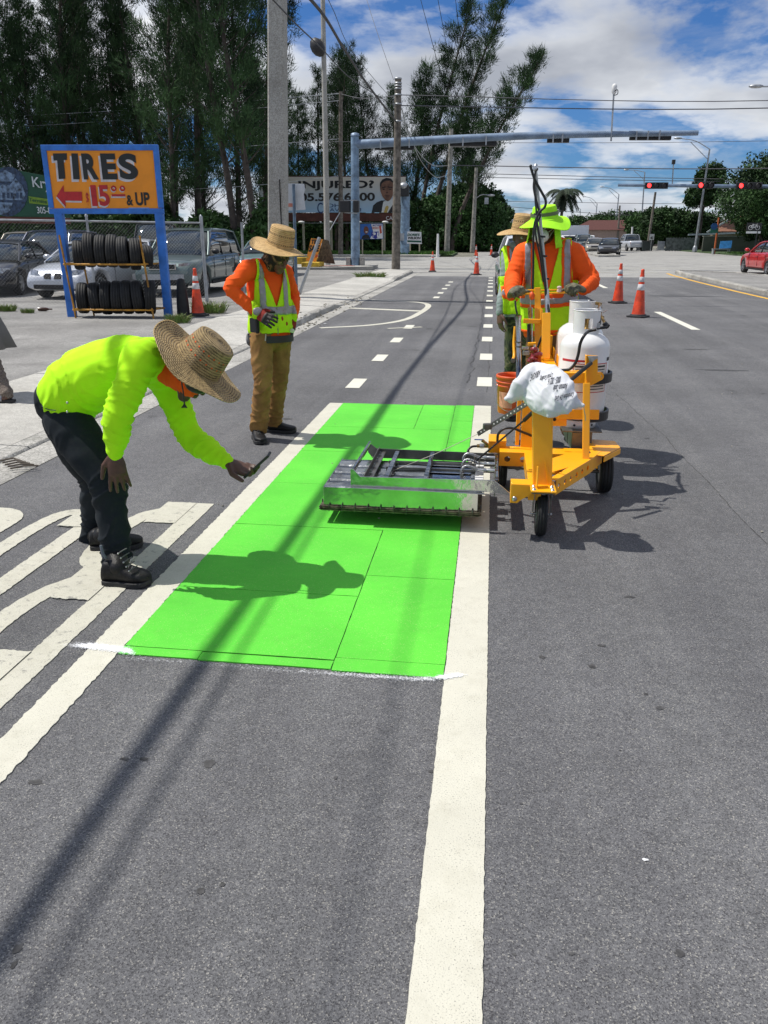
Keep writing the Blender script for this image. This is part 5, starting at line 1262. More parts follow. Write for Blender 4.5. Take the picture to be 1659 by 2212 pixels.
    if grille == 'kidney':
        for s in (-1, 1):
            P = [(xf - .03, s * .04 + s * .0, .50), (xf - .03, s * .25, .52), (xf - .06, s * .27, .60), (xf - .09, s * .22, .67), (xf - .09, s * .05, .67)]
            g1 = MB().prism(P, (.02, 0, 0)).build('grille', CHR, t, world=False, bevel=.01)
            MB().prism([(x + .022, y_ * .86 + s * .012, .59 + (z_ - .59) * .78) for x, y_, z_ in P], (.012, 0, 0)).build('grille_mesh', DARK, g1, world=False)
    else:
        g1 = MB().box((xf - .02, 0, zl + .03), (.06, h * .82, .16)).build('grille', CHR, t, world=False, bevel=.02); MB().box((xf + .012, 0, zl + .03), (.02, h * .74, .11)).build('grille_mesh', DARK, g1, world=False)
    MB().box((xf - .03, 0, clear + .14), (.07, h * 1.25, .13)).build('lower_intake', DARK, t, world=False, bevel=.03)
    if kind == 'suv': MB().loft([[V((xf - .35, s_ * h * .93, z_)) if False else V((xf - .02 - .16 * abs(y_) ** 3, y_ * h * .95, z_)) for y_ in (-1, -.6, -.2, .2, .6, 1)] + [V((xf + .05 - .16 * abs(y_) ** 3, y_ * h * .95, z_)) for y_ in (1, .6, .2, -.2, -.6, -1)] for z_ in (.46, .60)], smooth=False).build('bumper', mat('bumper_silver', (.45, .47, .5), .3, .6), t, world=False, bevel=.02)
    MB().box((-L / 2 - .01, 0, .72), (.02, .5, .14)).build('number_plate', WHITE, t, world=False)
    return t
def put(t, front, hd):
    """front = point of the bumper centre, hd = heading angle from +x"""
    L_ = max(abs(v.co.x) for v in t.children[0].data.vertices); d = V((math.cos(hd), math.sin(hd), 0)); t.location = V((front[0], front[1], front[2])) - d * L_; t.rotation_euler = (0, 0, hd)
SILV = mat('silver_car_paint', (.52, .55, .60), .3, .25, var=.05, vs=2, coat=.7); DKGR = carpaint('dark_green_car_paint', (.07, .11, .11)); NAVYP = carpaint('navy_car_paint', (.012, .022, .06)); BLKP = carpaint('black_car_paint', (.012, .013, .018)); REDP = carpaint('red_car_paint', (.62, .02, .025)); TANP = carpaint('tan_car_paint', (.36, .33, .27)); WHTP = mat('white_car_paint', (.78, .80, .82), .3, 0, var=.03, vs=2, coat=.7); PALG = carpaint('pale_green_car_paint', (.16, .25, .25))
def PT(u, Y, z=.05): p = pt(u, 600, Y); return (p.x, Y, z)
c1 = make_car('parked_car', 'silver sedan with twin oval grille facing out behind the fence, left of the tyre rack', 'car', paint=SILV); put(c1, PT(112, 19.2), -PI / 2 - .06)
c2 = make_car('parked_car', 'dark green off-road wagon parked facing out, right of the tyre rack', 'car', L=4.85, W=1.85, H=1.76, paint=DKGR, kind='suv', grille='bar', clear=.28); put(c2, PT(352, 20.4), -PI / 2 + .04)
c3 = make_car('parked_car', 'navy minivan parked behind the silver sedan, its windscreen catching the sky', 'car', L=4.9, W=1.9, H=1.75, paint=NAVYP, kind='suv', grille='bar', clear=.24); put(c3, PT(60, 24.3), -PI / 2 + .12)
c4 = make_car('parked_car', 'dark sedan cut off by the left edge, beside the silver sedan', 'car', paint=BLKP, grille='bar'); put(c4, PT(-52, 19.8), -PI / 2 + .25)
c5 = make_car('parked_car', 'pale green sedan far back in the lot right of the lone fence post', 'car', paint=PALG, grille='bar', detail=False); put(c5, PT(558, 30.5), -PI / 2 + .1)
c6 = make_car('parked_car', 'tan wagon in the back row at the far left of the lot', 'car', L=4.8, H=1.72, paint=TANP, kind='suv', grille='bar', detail=False); put(c6, PT(20, 31), -PI / 2 + .2)
c7 = make_car('parked_car', 'dark van at the back of the lot seen between the sign posts', 'car', L=5.2, H=2.1, W=1.95, paint=BLKP, kind='suv', grille='bar', detail=False); put(c7, PT(330, 33), -PI / 2 + .3)
c8 = make_car('parked_car', 'silver car in the back row left of the dark green wagon', 'car', paint=SILV, grille='bar', detail=False); put(c8, PT(262, 27), -PI / 2 + .2)
c9 = make_car('parked_car', 'white wagon with a dark green stripe waiting behind the workers', 'car', L=4.9, W=1.9, H=1.62, paint=WHTP, kind='suv', grille='bar'); put(c9, (1.13, 19.4, 0), -PI / 2 + .02)
for s in (-1, 1): MB().box((0, s * .955, .78), (3.4, .012, .10)).build('stripe', mat('green_stripe', (.01, .10, .07), .3), c9, world=False)
r1 = make_car('red_car', 'bright red coupe driving away at the right edge beyond the median', 'car', L=4.9, W=1.9, H=1.42, paint=REDP, kind='coupe', grille='bar', clear=.18); put(r1, (12.35, 40.2, 0), PI / 2 + .02)
k1 = make_car('oncoming_car', 'black sedan leading the cars approaching the junction', 'car', paint=BLKP, grille='bar', detail=False); put(k1, PT(1307, 72, 0), -PI / 2 - .2)
k2 = make_car('oncoming_car', 'pale silver sedan just behind and left of the black sedan', 'car', paint=TANP, grille='bar', detail=False); put(k2, PT(1279, 82, 0), -PI / 2 - .1)
k3 = make_car('oncoming_car', 'dark off-road wagon behind the pale silver sedan', 'car', H=1.8, W=1.9, paint=DKGR, kind='suv', grille='bar', detail=False); put(k3, PT(1258, 96, 0), -PI / 2)
k4 = make_car('pickup_truck', 'silver pickup truck at the far kerb right of the black sedan', 'truck', L=5.4, H=1.8, W=1.95, paint=SILV, kind='pickup', grille='bar', clear=.35, detail=False); put(k4, PT(1338, 100, 0), PI / 2 + .15)
k5 = make_car('oncoming_car', 'tiny dark car far up the street left of the straw hat', 'car', paint=BLKP, grille='bar', detail=False); put(k5, PT(1088, 150, 0), -PI / 2)
bx = thing('box_truck', 'white box van with a blue stripe behind the right shoulder of the lime-hatted worker', 'truck', PT(1225, 108, 0))
p = V(PT(1232, 108, 0)); MB().box(p + V((0, 3, 1.75)), (3.6, 7, 2.3)).build('cargo_box', WHTP, bx, bevel=.08); MB().box(p + V((.3, -1.4, 1.1)), (4.2, 2.4, 1.2)).build('cab', WHTP, bx, bevel=.2)
MB().box(p + V((.3, -2.62, 1.35)), (3.6, .08, .5)).build('windscreen', GLS, bx); MB().box(p + V((.3, -2.65, .95)), (4.22, .06, .16)).build('stripe', mat('stripe_blue', (.02, .08, .3), .4), bx)
for s in (-1.5, 1.7):
    for y_ in (-1.6, 4.5): MB().lathe(p + V((s, y_, .45)), [(.45, 0), (.45, .3)], 16, axis=(1, 0, 0)).build('wheel', TIREM, bx)
# ================================================================== PEOPLE
z2 = zoomer(60, 780, 2.5136); z3 = zoomer(500, 520, 3.567); z4 = zoomer(1160, 400, 3.607)
def etube(mb, pts, ab, lat, n=18, cap=True):
    """elliptical tube: half-width a along lat, b across it, with rounded ends"""
    pts = [V(p) for p in pts]; lat = V(lat); rings = []
    def ring(c, d, a, b):
        s = (lat - d * lat.dot(d)); s = s.normalized() if s.length > 1e-4 else frame(d)[0]
        m_ = d.cross(s).normalized()
        return [c + s * math.cos(t) * a + m_ * math.sin(t) * b for t in [2 * PI * k / n for k in range(n)]]
    N_ = len(pts); T = [(pts[min(i + 1, N_ - 1)] - pts[max(i - 1, 0)]).normalized() for i in range(N_)]
    a, b = ab[0]; r = min(a, b)
    if cap:
        for q in (.97, .75, .4): rings.append(ring(pts[0] - T[0] * r * q, T[0], a * math.sqrt(1 - q * q) + 1e-3, b * math.sqrt(1 - q * q) + 1e-3))
    for i in range(N_): rings.append(ring(pts[i], T[i], *ab[i]))
    a, b = ab[-1]; r = min(a, b)
    if cap:
        for q in (.4, .75, .97): rings.append(ring(pts[-1] + T[-1] * r * q, T[-1], a * math.sqrt(1 - q * q) + 1e-3, b * math.sqrt(1 - q * q) + 1e-3))
    mb.loft(rings)
def sub_(pts, vals, n=4):
    P = spline(pts, n); out = []
    for i in range(len(P)):
        t = i / n; k = min(int(t), len(vals) - 2); f = t - k; f = f * f * (3 - 2 * f)
        v0, v1 = vals[k], vals[k + 1]
        out.append(tuple(x + (y - x) * f for x, y in zip(v0, v1)) if isinstance(v0, tuple) else (v0 + (v1 - v0) * f,) * 2)
    return P, out
def limb(mb, pts, vals, lat=(0, 1, 0), n=5):
    vals = [v if isinstance(v, tuple) else (v, v) for v in vals]; P, ab = sub_(pts, vals, n); etube(mb, P, ab, lat)
def fuse(mb, voxel, smooth=6, fac=.5):
    o = mb.build('fuse', DARK, None, weld=True)
    m = o.modifiers.new('r', 'REMESH'); m.mode = 'VOXEL'; m.voxel_size = voxel; m.use_smooth_shade = True
    if smooth: s = o.modifiers.new('s', 'SMOOTH'); s.iterations = smooth; s.factor = fac
    me = evaluated(o); bpy.data.objects.remove(o); return me
def me_arrays(me):
    n = len(me.vertices); co = np.empty(n * 3); me.vertices.foreach_get('co', co); no = np.empty(n * 3); me.vertices.foreach_get('normal', no)
    return co.reshape(-1, 3), no.reshape(-1, 3)
def folds(me, bones, amp=1.0, seed=0, bulk=.0):
    """bones: (p, q, a0, a1, freq) cloth creases wrapping round each limb, amplitude a0 at p to a1 at q"""
    co, no = me_arrays(me); best = np.full(len(co), 1e9); T = np.zeros(len(co)); B = np.zeros(len(co), int)
    for k, b in enumerate(bones):
        p = np.array(b[0]); d = np.array(b[1]) - p; L2 = d @ d; t = np.clip(((co - p) @ d) / L2, 0, 1); dist = np.linalg.norm(co - (p + t[:, None] * d), axis=1)
        m = dist < best; best[m] = dist[m]; T[m] = t[m]; B[m] = k
    disp = np.zeros(len(co))
    for i in range(len(co)):
        b = bones[B[i]]; p = V(co[i]); a = b[2] + (b[3] - b[2]) * T[i]
        if a == 0: continue
        d = (V(b[1]) - V(b[0])); L_ = d.length; d /= L_; rel = p - V(b[0]); al = rel.dot(d); rad = rel - d * al
        w = noise.noise(p * 5 + V((seed, 0, 0)))
        u_ = al * b[4] + w * 1.5 + rad.x * 6 - rad.z * 3
        n1 = noise.noise(V((u_, rad.x * 5, rad.y * 5 + seed)))
        r1 = 1 - min(1, abs(n1) * 3.2)
        n2 = noise.noise(V((u_ * 2.3, rad.z * 9, seed + 4)))
        disp[i] = a * (r1 * r1 * 1.0 - .35 + .35 * n2) + a * .6 * noise.noise(p * 9)
    co = co + no * (disp * amp)[:, None]; me.vertices.foreach_set('co', co.ravel()); me.update()
def meobj(name, me, m, parent, label=None, kind=None):
    me.name = name; me.materials.clear(); me.materials.append(m); me.polygons.foreach_set('use_smooth', [True] * len(me.polygons))
    if parent is not None: me.transform(world_mtx(parent).inverted())
    o = bpy.data.objects.new(name, me); COL.objects.link(o); o.parent = parent
    if label: o['label'] = label
    return o
def extract(me, pred, off, name, m, parent, thick=.003):
    """cut the faces of a garment surface that satisfy pred(centre, normal) and lift them off by off"""
    bm = bmesh.new(); bm.from_mesh(me); bm.normal_update()
    for v in bm.verts: v.co += v.normal * off
    bmesh.ops.delete(bm, geom=[f for f in bm.faces if not pred(f.calc_center_median(), f.normal)], context='FACES')
    for it in range(5):
        bv = [v for v in bm.verts if v.is_boundary]; nc = {}
        for v in bv:
            nb = [e.other_vert(v) for e in v.link_edges if e.is_boundary]
            if len(nb) == 2: nc[v] = v.co * .4 + (nb[0].co + nb[1].co) * .3
        for v, c in nc.items(): v.co = c
    m2 = bpy.data.meshes.new(name); bm.to_mesh(m2); bm.free()
    o = meobj(name, m2, m, parent)
    if thick: s = o.modifiers.new('s', 'SOLIDIFY'); s.thickness = thick; s.offset = 1
    return o
def hand_prims(mb, w, d, n, side, curls=(.4, .4, .4, .4), thumb=(.5, .3), size=1.0, spread=.12, fore=None):
    w = V(w); d = V(d).normalized(); n = (V(n) - d * V(n).dot(d)).normalized(); s = d.cross(n).normalized()
    if s.dot(V(side)) < 0: s = -s
    k = size; kn = w + d * .088 * k
    if fore is not None: etube(mb, [V(fore), w], [(.034 * k, .03 * k), (.027 * k, .021 * k)], s)
    etube(mb, [w, w + d * .04 * k, kn - d * .008], [(.026 * k, .019 * k), (.038 * k, .019 * k), (.040 * k, .015 * k)], s)
    for i, (o_, L_) in enumerate(((.031, .074), (.0105, .082), (-.0105, .076), (-.031, .061))):
        b = kn + s * o_ * k - n * (.002 + .004 * abs(i - 1)); dd = (d + s * spread * (1.5 - i) * .6).normalized(); a = 0; P = [b - dd * .02]; q = b; P.append(b)
        for f, c in ((.46, curls[i] * .6), (.30, curls[i] * 1.15), (.24, curls[i] * .8)):
            a += c; v_ = (dd * math.cos(a) - n * math.sin(a)); q = q + v_ * L_ * f * k; P.append(q)
        rr = [.0098, .0095, .0088, .0082, .0070]
        etube(mb, P, [(r * k, r * k) for r in rr], s, n=10)
    b = w + d * .022 * k + s * .028 * k - n * .004; t1 = (s * .75 + d * .75 - n * thumb[0]).normalized(); t2 = (s * .3 + d * 1.0 - n * (thumb[0] + thumb[1])).normalized()
    etube(mb, [b - t1 * .01, b + t1 * .034 * k, b + t1 * .034 * k + t2 * .034 * k, b + t1 * .034 * k + t2 * .058 * k], [(.0155 * k,) * 2, (.0125 * k,) * 2, (.0108 * k,) * 2, (.0085 * k,) * 2], n, n=10)
def head_prims(mb, c, up, fwd, k=1.0):
    """c = middle of the head"""
    up = V(up).normalized(); f = (V(fwd) - up * V(fwd).dot(up)).normalized(); l = up.cross(f)
    M3 = Matrix((l, f, up)).transposed()
    mb.sphere(V(c) + up * .035 * k - f * .008, (.073 * k, .092 * k, .082 * k), 20, M3)
    etube(mb, [V(c) + up * .02 + f * .02, V(c) - up * .055 * k + f * .032, V(c) - up * .098 * k + f * .052], [(.066 * k, .078 * k), (.058 * k, .058 * k), (.032 * k, .030 * k)], l)
    etube(mb, [V(c) + up * .022 + f * .085 * k, V(c) - up * .022 + f * .106 * k], [(.009, .009), (.015, .013)], l, n=10)
    for s in (-1, 1):
        mb.sphere(V(c) + l * s * .074 * k - up * .002, (.010, .018, .030), 10, M3); mb.sphere(V(c) + l * s * .030 + up * .030 + f * .078, (.024, .012, .009), 8, M3)
        mb.sphere(V(c) + l * s * .036 - up * .025 + f * .062, (.022, .018, .022), 8, M3)
    for z_, b_ in ((-.050, .0085), (-.062, .009)): etube(mb, [V(c) + up * z_ * k + f * .088 * k - l * .022, V(c) + up * z_ * k + f * .096 * k, V(c) + up * z_ * k + f * .088 * k + l * .022], [(.006, b_ * .8), (.008, b_), (.006, b_ * .8)], f, n=8)
def eyes(c, up, fwd, parent):
    up = V(up).normalized(); f = (V(fwd) - up * V(fwd).dot(up)).normalized(); l = up.cross(f)
    for s in (-1, 1):
        o = MB().sphere(V(c) + l * s * .030 + up * .012 + f * .079, .0125, 12).build('eye', mat('eye_white', (.5, .48, .45), .2, var=.02), parent)
        MB().sphere(V(c) + l * s * .030 + up * .012 + f * .0875, .0058, 10).build('iris', DARK, o)
SKIN_D = mat('skin_dark', (.085, .038, .024), .5, var=.12, vs=30, bump=.15, bs=260); SKIN_M = mat('skin_brown', (.13, .062, .038), .5, var=.12, vs=30, bump=.15, bs=260)
def cloth(name, c, rough=.85, var=.06, bs=900, vs=5, dirt=0, bump=.25, col2=None): return mat(name, c, rough, var=var, vs=vs, bump=bump, bs=bs, spec=.25, dirt=dirt, col2=col2)
LIME = cloth('hi_vis_lime', (.47, .95, .012)); LIMEV = cloth('vest_lime', (.50, .85, .015)); ORNG = cloth('hi_vis_orange', (.92, .11, .012)); REFL = mat('reflective_tape', (.33, .31, .34), .35, .25, var=.1, vs=20)
NAVYC = cloth('dark_work_trousers', (.010, .015, .020), dirt=.15, vs=12); KHAK = cloth('khaki_canvas', (.30, .165, .055), var=.14, vs=9, dirt=.12, col2=(.20, .10, .035)); BROWNC = cloth('brown_trousers', (.20, .10, .045), var=.15)
LEATH = mat('black_leather', (.009, .009, .010), .5, var=.4, vs=30, bump=.3, bs=120, dirt=.15, spec=.3); SOLE = mat('rubber_sole', (.02, .02, .021), .7, bump=.3, bs=60); LACE = mat('lace', (.12, .12, .12), .8); METAL = mat('eyelet_metal', (.5, .5, .5), .3, 1)
def camo(name, cols, sc=9):
    m = bpy.data.materials.new(name); m.use_nodes = True; nt = m.node_tree; N = nt.nodes; L = nt.links; b = N['Principled BSDF']; b.inputs['Roughness'].default_value = .85
    tc = N.new('ShaderNodeTexCoord'); mp = N.new('ShaderNodeMapping'); mp.inputs['Scale'].default_value = (1, 1, .55); mp.inputs['Rotation'].default_value = (.3, .5, 0); L.new(tc.outputs['Object'], mp.inputs[0])
    n = N.new('ShaderNodeTexNoise'); n.inputs['Scale'].default_value = sc; n.inputs['Detail'].default_value = 2; n.inputs['Distortion'].default_value = 1.2; L.new(mp.outputs[0], n.inputs[0])
    r = N.new('ShaderNodeValToRGB'); r.color_ramp.interpolation = 'CONSTANT'; e = r.color_ramp.elements
    while len(e) < len(cols): e.new(.5)
    for i, c in enumerate(cols): e[i].position = [0, .42, .50, .57, .64][i]; e[i].color = (*c, 1)
    L.new(n.outputs[0], r.inputs[0]); L.new(r.outputs[0], b.inputs['Base Color']); return m
def straw_mat(name, light, dark, su=70, sv=60, strength=.9):
    m = bpy.data.materials.new(name); m.use_nodes = True; nt = m.node_tree; N = nt.nodes; L = nt.links; b = N['Principled BSDF']; b.inputs['Roughness'].default_value = .6; b.inputs['Specular IOR Level'].default_value = .35
    uv = N.new('ShaderNodeUVMap'); sp = N.new('ShaderNodeSeparateXYZ'); L.new(uv.outputs[0], sp.inputs[0])
    def mt(op, a, b_=None):
        x = N.new('ShaderNodeMath'); x.operation = op
        for i, s in enumerate((a, b_)):
            if s is None: continue
            if isinstance(s, (int, float)): x.inputs[i].default_value = s
            else: L.new(s, x.inputs[i])
        return x.outputs[0]
    U, W_ = sp.outputs[0], sp.outputs[1]
    p = mt('ADD', mt('MULTIPLY', U, su * 6.283), mt('MULTIPLY', mt('PINGPONG', mt('MULTIPLY', W_, sv), .5), 9.0)); s1 = mt('SINE', p); s2 = mt('SINE', mt('MULTIPLY', W_, sv * 6.283))
    h = mt('ADD', mt('MULTIPLY', s1, .5), mt('MULTIPLY', s2, .5))
    nz = N.new('ShaderNodeTexNoise'); nz.inputs['Scale'].default_value = 40; nz.inputs['Detail'].default_value = 5; tc = N.new('ShaderNodeTexCoord'); L.new(tc.outputs['Object'], nz.inputs[0])
    h2 = mt('ADD', h, mt('MULTIPLY', mt('SUBTRACT', nz.outputs[0], .5), 2.4))
    r = N.new('ShaderNodeValToRGB'); r.color_ramp.elements[0].position = .12; r.color_ramp.elements[0].color = (*dark, 1); r.color_ramp.elements[1].position = .6; r.color_ramp.elements[1].color = (*light, 1)
    L.new(mt('ADD', mt('MULTIPLY', h2, .5), .5), r.inputs[0]); L.new(r.outputs[0], b.inputs['Base Color'])
    bp = N.new('ShaderNodeBump'); bp.inputs['Strength'].default_value = strength; bp.inputs['Distance'].default_value = .003; L.new(h, bp.inputs['Height']); L.new(bp.outputs[0], b.inputs['Normal']); return m
STRAW1 = straw_mat('coarse_straw', (.50, .36, .17), (.09, .06, .025), 74, 80, 1.0); STRAW2 = straw_mat('pale_straw', (.62, .42, .18), (.30, .17, .06), 90, 80, .6)
def hat(name, c, up, fwd, rb, rc, hc, brimf, m, parent, tip=.82, n=96, nb=22, oval_=1.12, dent=0):
    """c = centre of the brim plane; brimf(theta, s) = lift of the brim at angle theta, 0<s<1"""
    up = V(up).normalized(); f = (V(fwd) - up * V(fwd).dot(up)).normalized(); l = up.cross(f)
    prof = []
    for i in range(nb + 1): s = 1 - i / nb; prof.append((rc + (rb - rc) * s, 0, s))
    for i in range(1, 13):
        t = i / 12; prof.append((rc * (1 - (1 - tip) * t), hc * t * .93, 0))
    for i in range(1, 8):
        t = i / 7; prof.append((rc * tip * math.cos(t * PI / 2), hc * .93 + hc * .10 * math.sin(t * PI / 2), 0))
    vs = []; arc_ = [0]
    for a, b in zip(prof, prof[1:]): arc_.append(arc_[-1] + math.hypot(b[0] - a[0], b[1] - a[1]))
    for r, z, s in prof:
        for k in range(n + 1):
            th = 2 * PI * k / n; zz = z + (brimf(th, s) if s > 0 else 0); ov = 1 + (oval_ - 1) * (1 - .5 * s)
            if dent and z > hc * .8: zz -= dent * max(0, 1 - r / (rc * tip)) * (.5 + .5 * abs(math.cos(th)))
            vs.append(V(c) + l * math.sin(th) * r + f * math.cos(th) * r * ov + up * zz)
    fs = []; uvs = []
    for i in range(len(prof) - 1):
        for k in range(n):
            a = i * (n + 1) + k; fs.append((a, a + n + 1, a + n + 2, a + 1)); uvs += [(k / n, arc_[i]), (k / n, arc_[i + 1]), ((k + 1) / n, arc_[i + 1]), ((k + 1) / n, arc_[i])]
    im = world_mtx(parent).inverted(); me = bpy.data.meshes.new(name); me.from_pydata([tuple(im @ v_) for v_ in vs], [], fs); ul = me.uv_layers.new(name='UVMap')
    ul.data.foreach_set('uv', [x for p in uvs for x in p]); me.polygons.foreach_set('use_smooth', [True] * len(fs)); me.materials.append(m)
    o = bpy.data.objects.new(name, me); COL.objects.link(o); o.parent = parent; sd = o.modifiers.new('s', 'SOLIDIFY'); sd.thickness = .003; sd.offset = -1
    return o, l, f, up
def hat_holes(par, c, l, f, up, rc, hc, tip, rows, n, m, size, name='vent_hole', oval_=1.12):
    mb = MB()
    for h in rows:
        for k in range(n):
            th = 2 * PI * (k + (.5 if rows.index(h) % 2 else 0)) / n; r = rc * (1 - (1 - tip) * h / .93) + .0042
            d = (l * math.sin(th) + f * math.cos(th) * oval_); p = V(c) + d * r + up * hc * h; dn = d.normalized(); t = up.cross(dn).normalized(); s = size
            mb.add([p + up * s, p + t * s * .8, p - up * s, p - t * s * .8], [(0, 1, 2, 3)])
            mb.add([p + dn * .002 + up * s * .5, p + dn * .002 + t * s * .4, p + dn * .002 - up * s * .5, p + dn * .002 - t * s * .4], [(0, 1, 2, 3)])
    o = mb.build(name, m, par, fixn=False); o['kind'] = 'stuff'; return o
def shoe(heel, toe, parent, hgt=.10, w=.052, m=LEATH, name='boot', laces=True, zg=0):
    h = V((heel[0], heel[1], zg)); t = V((toe[0], toe[1], zg)); d = (t - h); L_ = d.length; d.normalize(); s = V((d.y, -d.x, 0)); U = V((0, 0, 1))
    st = [(0, .62, .55, .0), (.03, .74, .9, 0), (.12, .80, 1.0, 0), (.28, .78, 1.0, 0), (.42, .84, .86, 0), (.56, .95, .66, 0), (.72, 1.0, .54, 0), (.86, .92, .48, 0), (.95, .66, .40, .004), (1.0, .30, .26, .008)]
    def rings(fw, fz, z0):
        R_ = []
        for x, a, b, z in st:
            c = h + d * (L_ * x) + U * (z + z0); top = hgt * b * fz; wd = w * a * fw; ring = []
            for q in range(16):
                an = 2 * PI * q / 16; yy = math.cos(an); zz = math.sin(an)
                ring.append(c + s * wd * (abs(yy) ** .75) * (1 if yy >= 0 else -1) + U * (top * (.5 + .5 * (abs(zz) ** .8) * (1 if zz >= 0 else -1))))
            R_.append(ring)
        return R_
    o = MB().loft(rings(1, 1, .018)).build(name, m, parent, sub=1)
    sl_ = MB(); P = []
    for x, a, b, z in st: P.append(h + d * (L_ * x) + s * (w * a * 1.08) + U * z)
    for x, a, b, z in reversed(st): P.append(h + d * (L_ * x) - s * (w * a * 1.08) + U * z)
    sl_.prism([p + U * .002 for p in P], U * .026); sl_.build('sole', SOLE, o, bevel=.004)
    if laces:
        for i in range(5):
            x = .36 + i * .07; zt_ = hgt * np.interp(x, [a[0] for a in st], [a[2] for a in st]) + .022
            q = h + d * (L_ * x) + U * zt_
            MB().tube([q - s * w * .42 - U * .012, q + U * .002, q + s * w * .42 - U * .012], .0028, 6).build('lace', LACE, o)
            for e in (-1, 1): MB().sphere(q + s * e * w * .5 - U * .016, .0045, 6).build('eyelet', METAL, o)
    return o
HATF = lambda a: (lambda th, s: a * s * s)

def build_person(name, label, loc, J, W, shirt, trousers, skin, hands, vox=.010, lat=None, head=True, group=None, shirt_folds=.006, tr_folds=.009, face=True, inner=.55):
    t = thing(name, label, 'person', loc, group=group)
    latv = V(lat) if lat else (J['shL'] - J['shR']).normalized()
    # one continuous body
    mb = MB()
    limb(mb, [J['pel'], J['waist'], J['chest'], J['neckb']], [(W['pel'][0] * inner, W['pel'][1] * inner), (W['waist'][0] * inner, W['waist'][1] * inner), (W['chest'][0] * inner, W['chest'][1] * inner), (.055, .055)], latv)
    limb(mb, [J['neckb'], J['neckt']], [.056, .052], latv)
    if head: head_prims(mb, J['head'], J['hup'], J['hfwd'])
    for S in 'RL':
        limb(mb, [J['chest'].lerp(J['neckb'], .6), J['sh' + S], J['el' + S], J['wr' + S]], [.04, .04, .036, .025], (0, 1, 0))
        limb(mb, [J['pel'], J['hip' + S], J['kn' + S], J['an' + S]], [.06, .06, .045, .034], (0, 1, 0))
        limb(mb, [J['an' + S], J['an' + S].lerp(V((J['toe' + S].x, J['toe' + S].y, .05)), .22)], [.03, .026])
        if hands.get(S): hand_prims(mb, J['wr' + S], fore=J['wr' + S].lerp(J['el' + S], .3), **hands[S])
    me = fuse(mb, .0052 if vox < .009 else .0065, 3); body = meobj('body', me, skin, t)
    # shirt
    mb = MB(); wa = W['arm']
    P = [J['pel'].lerp(J['waist'], .30 if J['waist'].x - J['pel'].x > .1 else 0), J['waist'], J['chest'], J['shm']]
    limb(mb, P, [W['hem'], W['waist'], W['chest'], W['shm']], latv)
    limb(mb, [J['shm'], J['neckb'] + (J['neckt'] - J['neckb']) * .15], [(.085, .075), (.066, .064)], latv)
    for S in 'RL':
        limb(mb, [J['shm'].lerp(J['sh' + S], .45), J['sh' + S]], [wa[0] * 1.12, wa[0]], latv)
        limb(mb, [J['sh' + S], J['sh' + S].lerp(J['el' + S], .5), J['el' + S], J['el' + S].lerp(J['wr' + S], .5), J['el' + S].lerp(J['wr' + S], .97)], [wa[0], wa[1], wa[2], wa[3], wa[4]], (0, 1, 0))
    me = fuse(mb, vox, 8)
    bones = [(J['pel'], J['chest'], shirt_folds * 1.4, shirt_folds * .35, 11), (J['chest'], J['shm'], shirt_folds * .4, shirt_folds * .2, 9)]
    for S in 'RL': bones += [(J['sh' + S], J['el' + S], shirt_folds * .7, shirt_folds * 1.1, 16), (J['el' + S], J['wr' + S], shirt_folds * 1.3, shirt_folds * .7, 20)]
    folds(me, bones, 1, hash(name) % 7); torso = me.copy()
    sh_o = meobj('shirt', me, shirt, t)
    # trousers
    mb = MB(); wt = W['leg']
    limb(mb, [J['pel'] + (J['waist'] - J['pel']) * .12, J['pel'] + (J['pel'] - J['waist']) * (.05 if J['waist'].x - J['pel'].x > .1 else .35)], [(W['pel'][0] * .98, W['pel'][1] * (.88 if J['waist'].x - J['pel'].x > .1 else 1))] * 2, latv)
    for S in 'RL':
        a_ = J['hip' + S]; b_ = J['kn' + S]; c_ = J['an' + S]
        limb(mb, [a_, a_.lerp(b_, .5), b_, b_.lerp(c_, .4), b_.lerp(c_, .97)], [wt[0], wt[1], wt[2], wt[3], wt[4]], (0, 1, 0))
    me = fuse(mb, vox * 1.05, 7)
    bones = [(J['waist'], J['pel'], tr_folds * .2, tr_folds * .5, 9)]
    for S in 'RL': bones += [(J['hip' + S], J['kn' + S], tr_folds * .45, tr_folds * .9, 12), (J['kn' + S], J['an' + S], tr_folds * .9, tr_folds * 1.3, 17)]
    folds(me, bones, 1, 3); tr_o = meobj('trousers', me, trousers, t)
    return t, sh_o, tr_o, torso, body

# ------------------------------------------------------------------ worker bending over with the phone
J = dict(pel=z2(262, 545, 3.50), waist=z2(405, 420, 3.50), chest=z2(620, 335, 3.50), shm=z2(800, 300, 3.50), neckb=z2(880, 330, 3.50), neckt=z2(975, 375, 3.50),
         shR=z2(735, 290, 3.33), elR=z2(592, 640, 3.22), wrR=z2(572, 892, 3.24), shL=z2(880, 415, 3.67), elL=z2(1055, 800, 3.70), wrL=z2(1285, 948, 3.59),
         hipR=z2(275, 680, 3.43), knR=z2(520, 1065, 3.36), anR=z2(582, 1550, 3.33), hipL=z2(262, 690, 3.585), knL=z2(455, 1060, 3.70), anL=z2(440, 1440, 3.80))
tr1 = zoomg(60, 780, 2.5136)
hR, tR = tr1(520, 1705), tr1(800, 1715); hL, tL = tr1(425, 1490), tr1(750, 1475)
J['toeR'] = tR; J['toeL'] = tL; hR_W1 = hR.copy()
hup = V((.70, -.02, .70)).normalized(); hfw = V((.74, 0, -.68))
J['head'] = z2(1035, 385, 3.46); J['hup'] = hup; J['hfwd'] = hfw
W1 = dict(pel=(.158, .155), hem=(.182, .152), waist=(.180, .152), chest=(.180, .142), shm=(.150, .105), arm=(.086, .074, .066, .060, .038), leg=(.112, .108, .089, .076, .073))
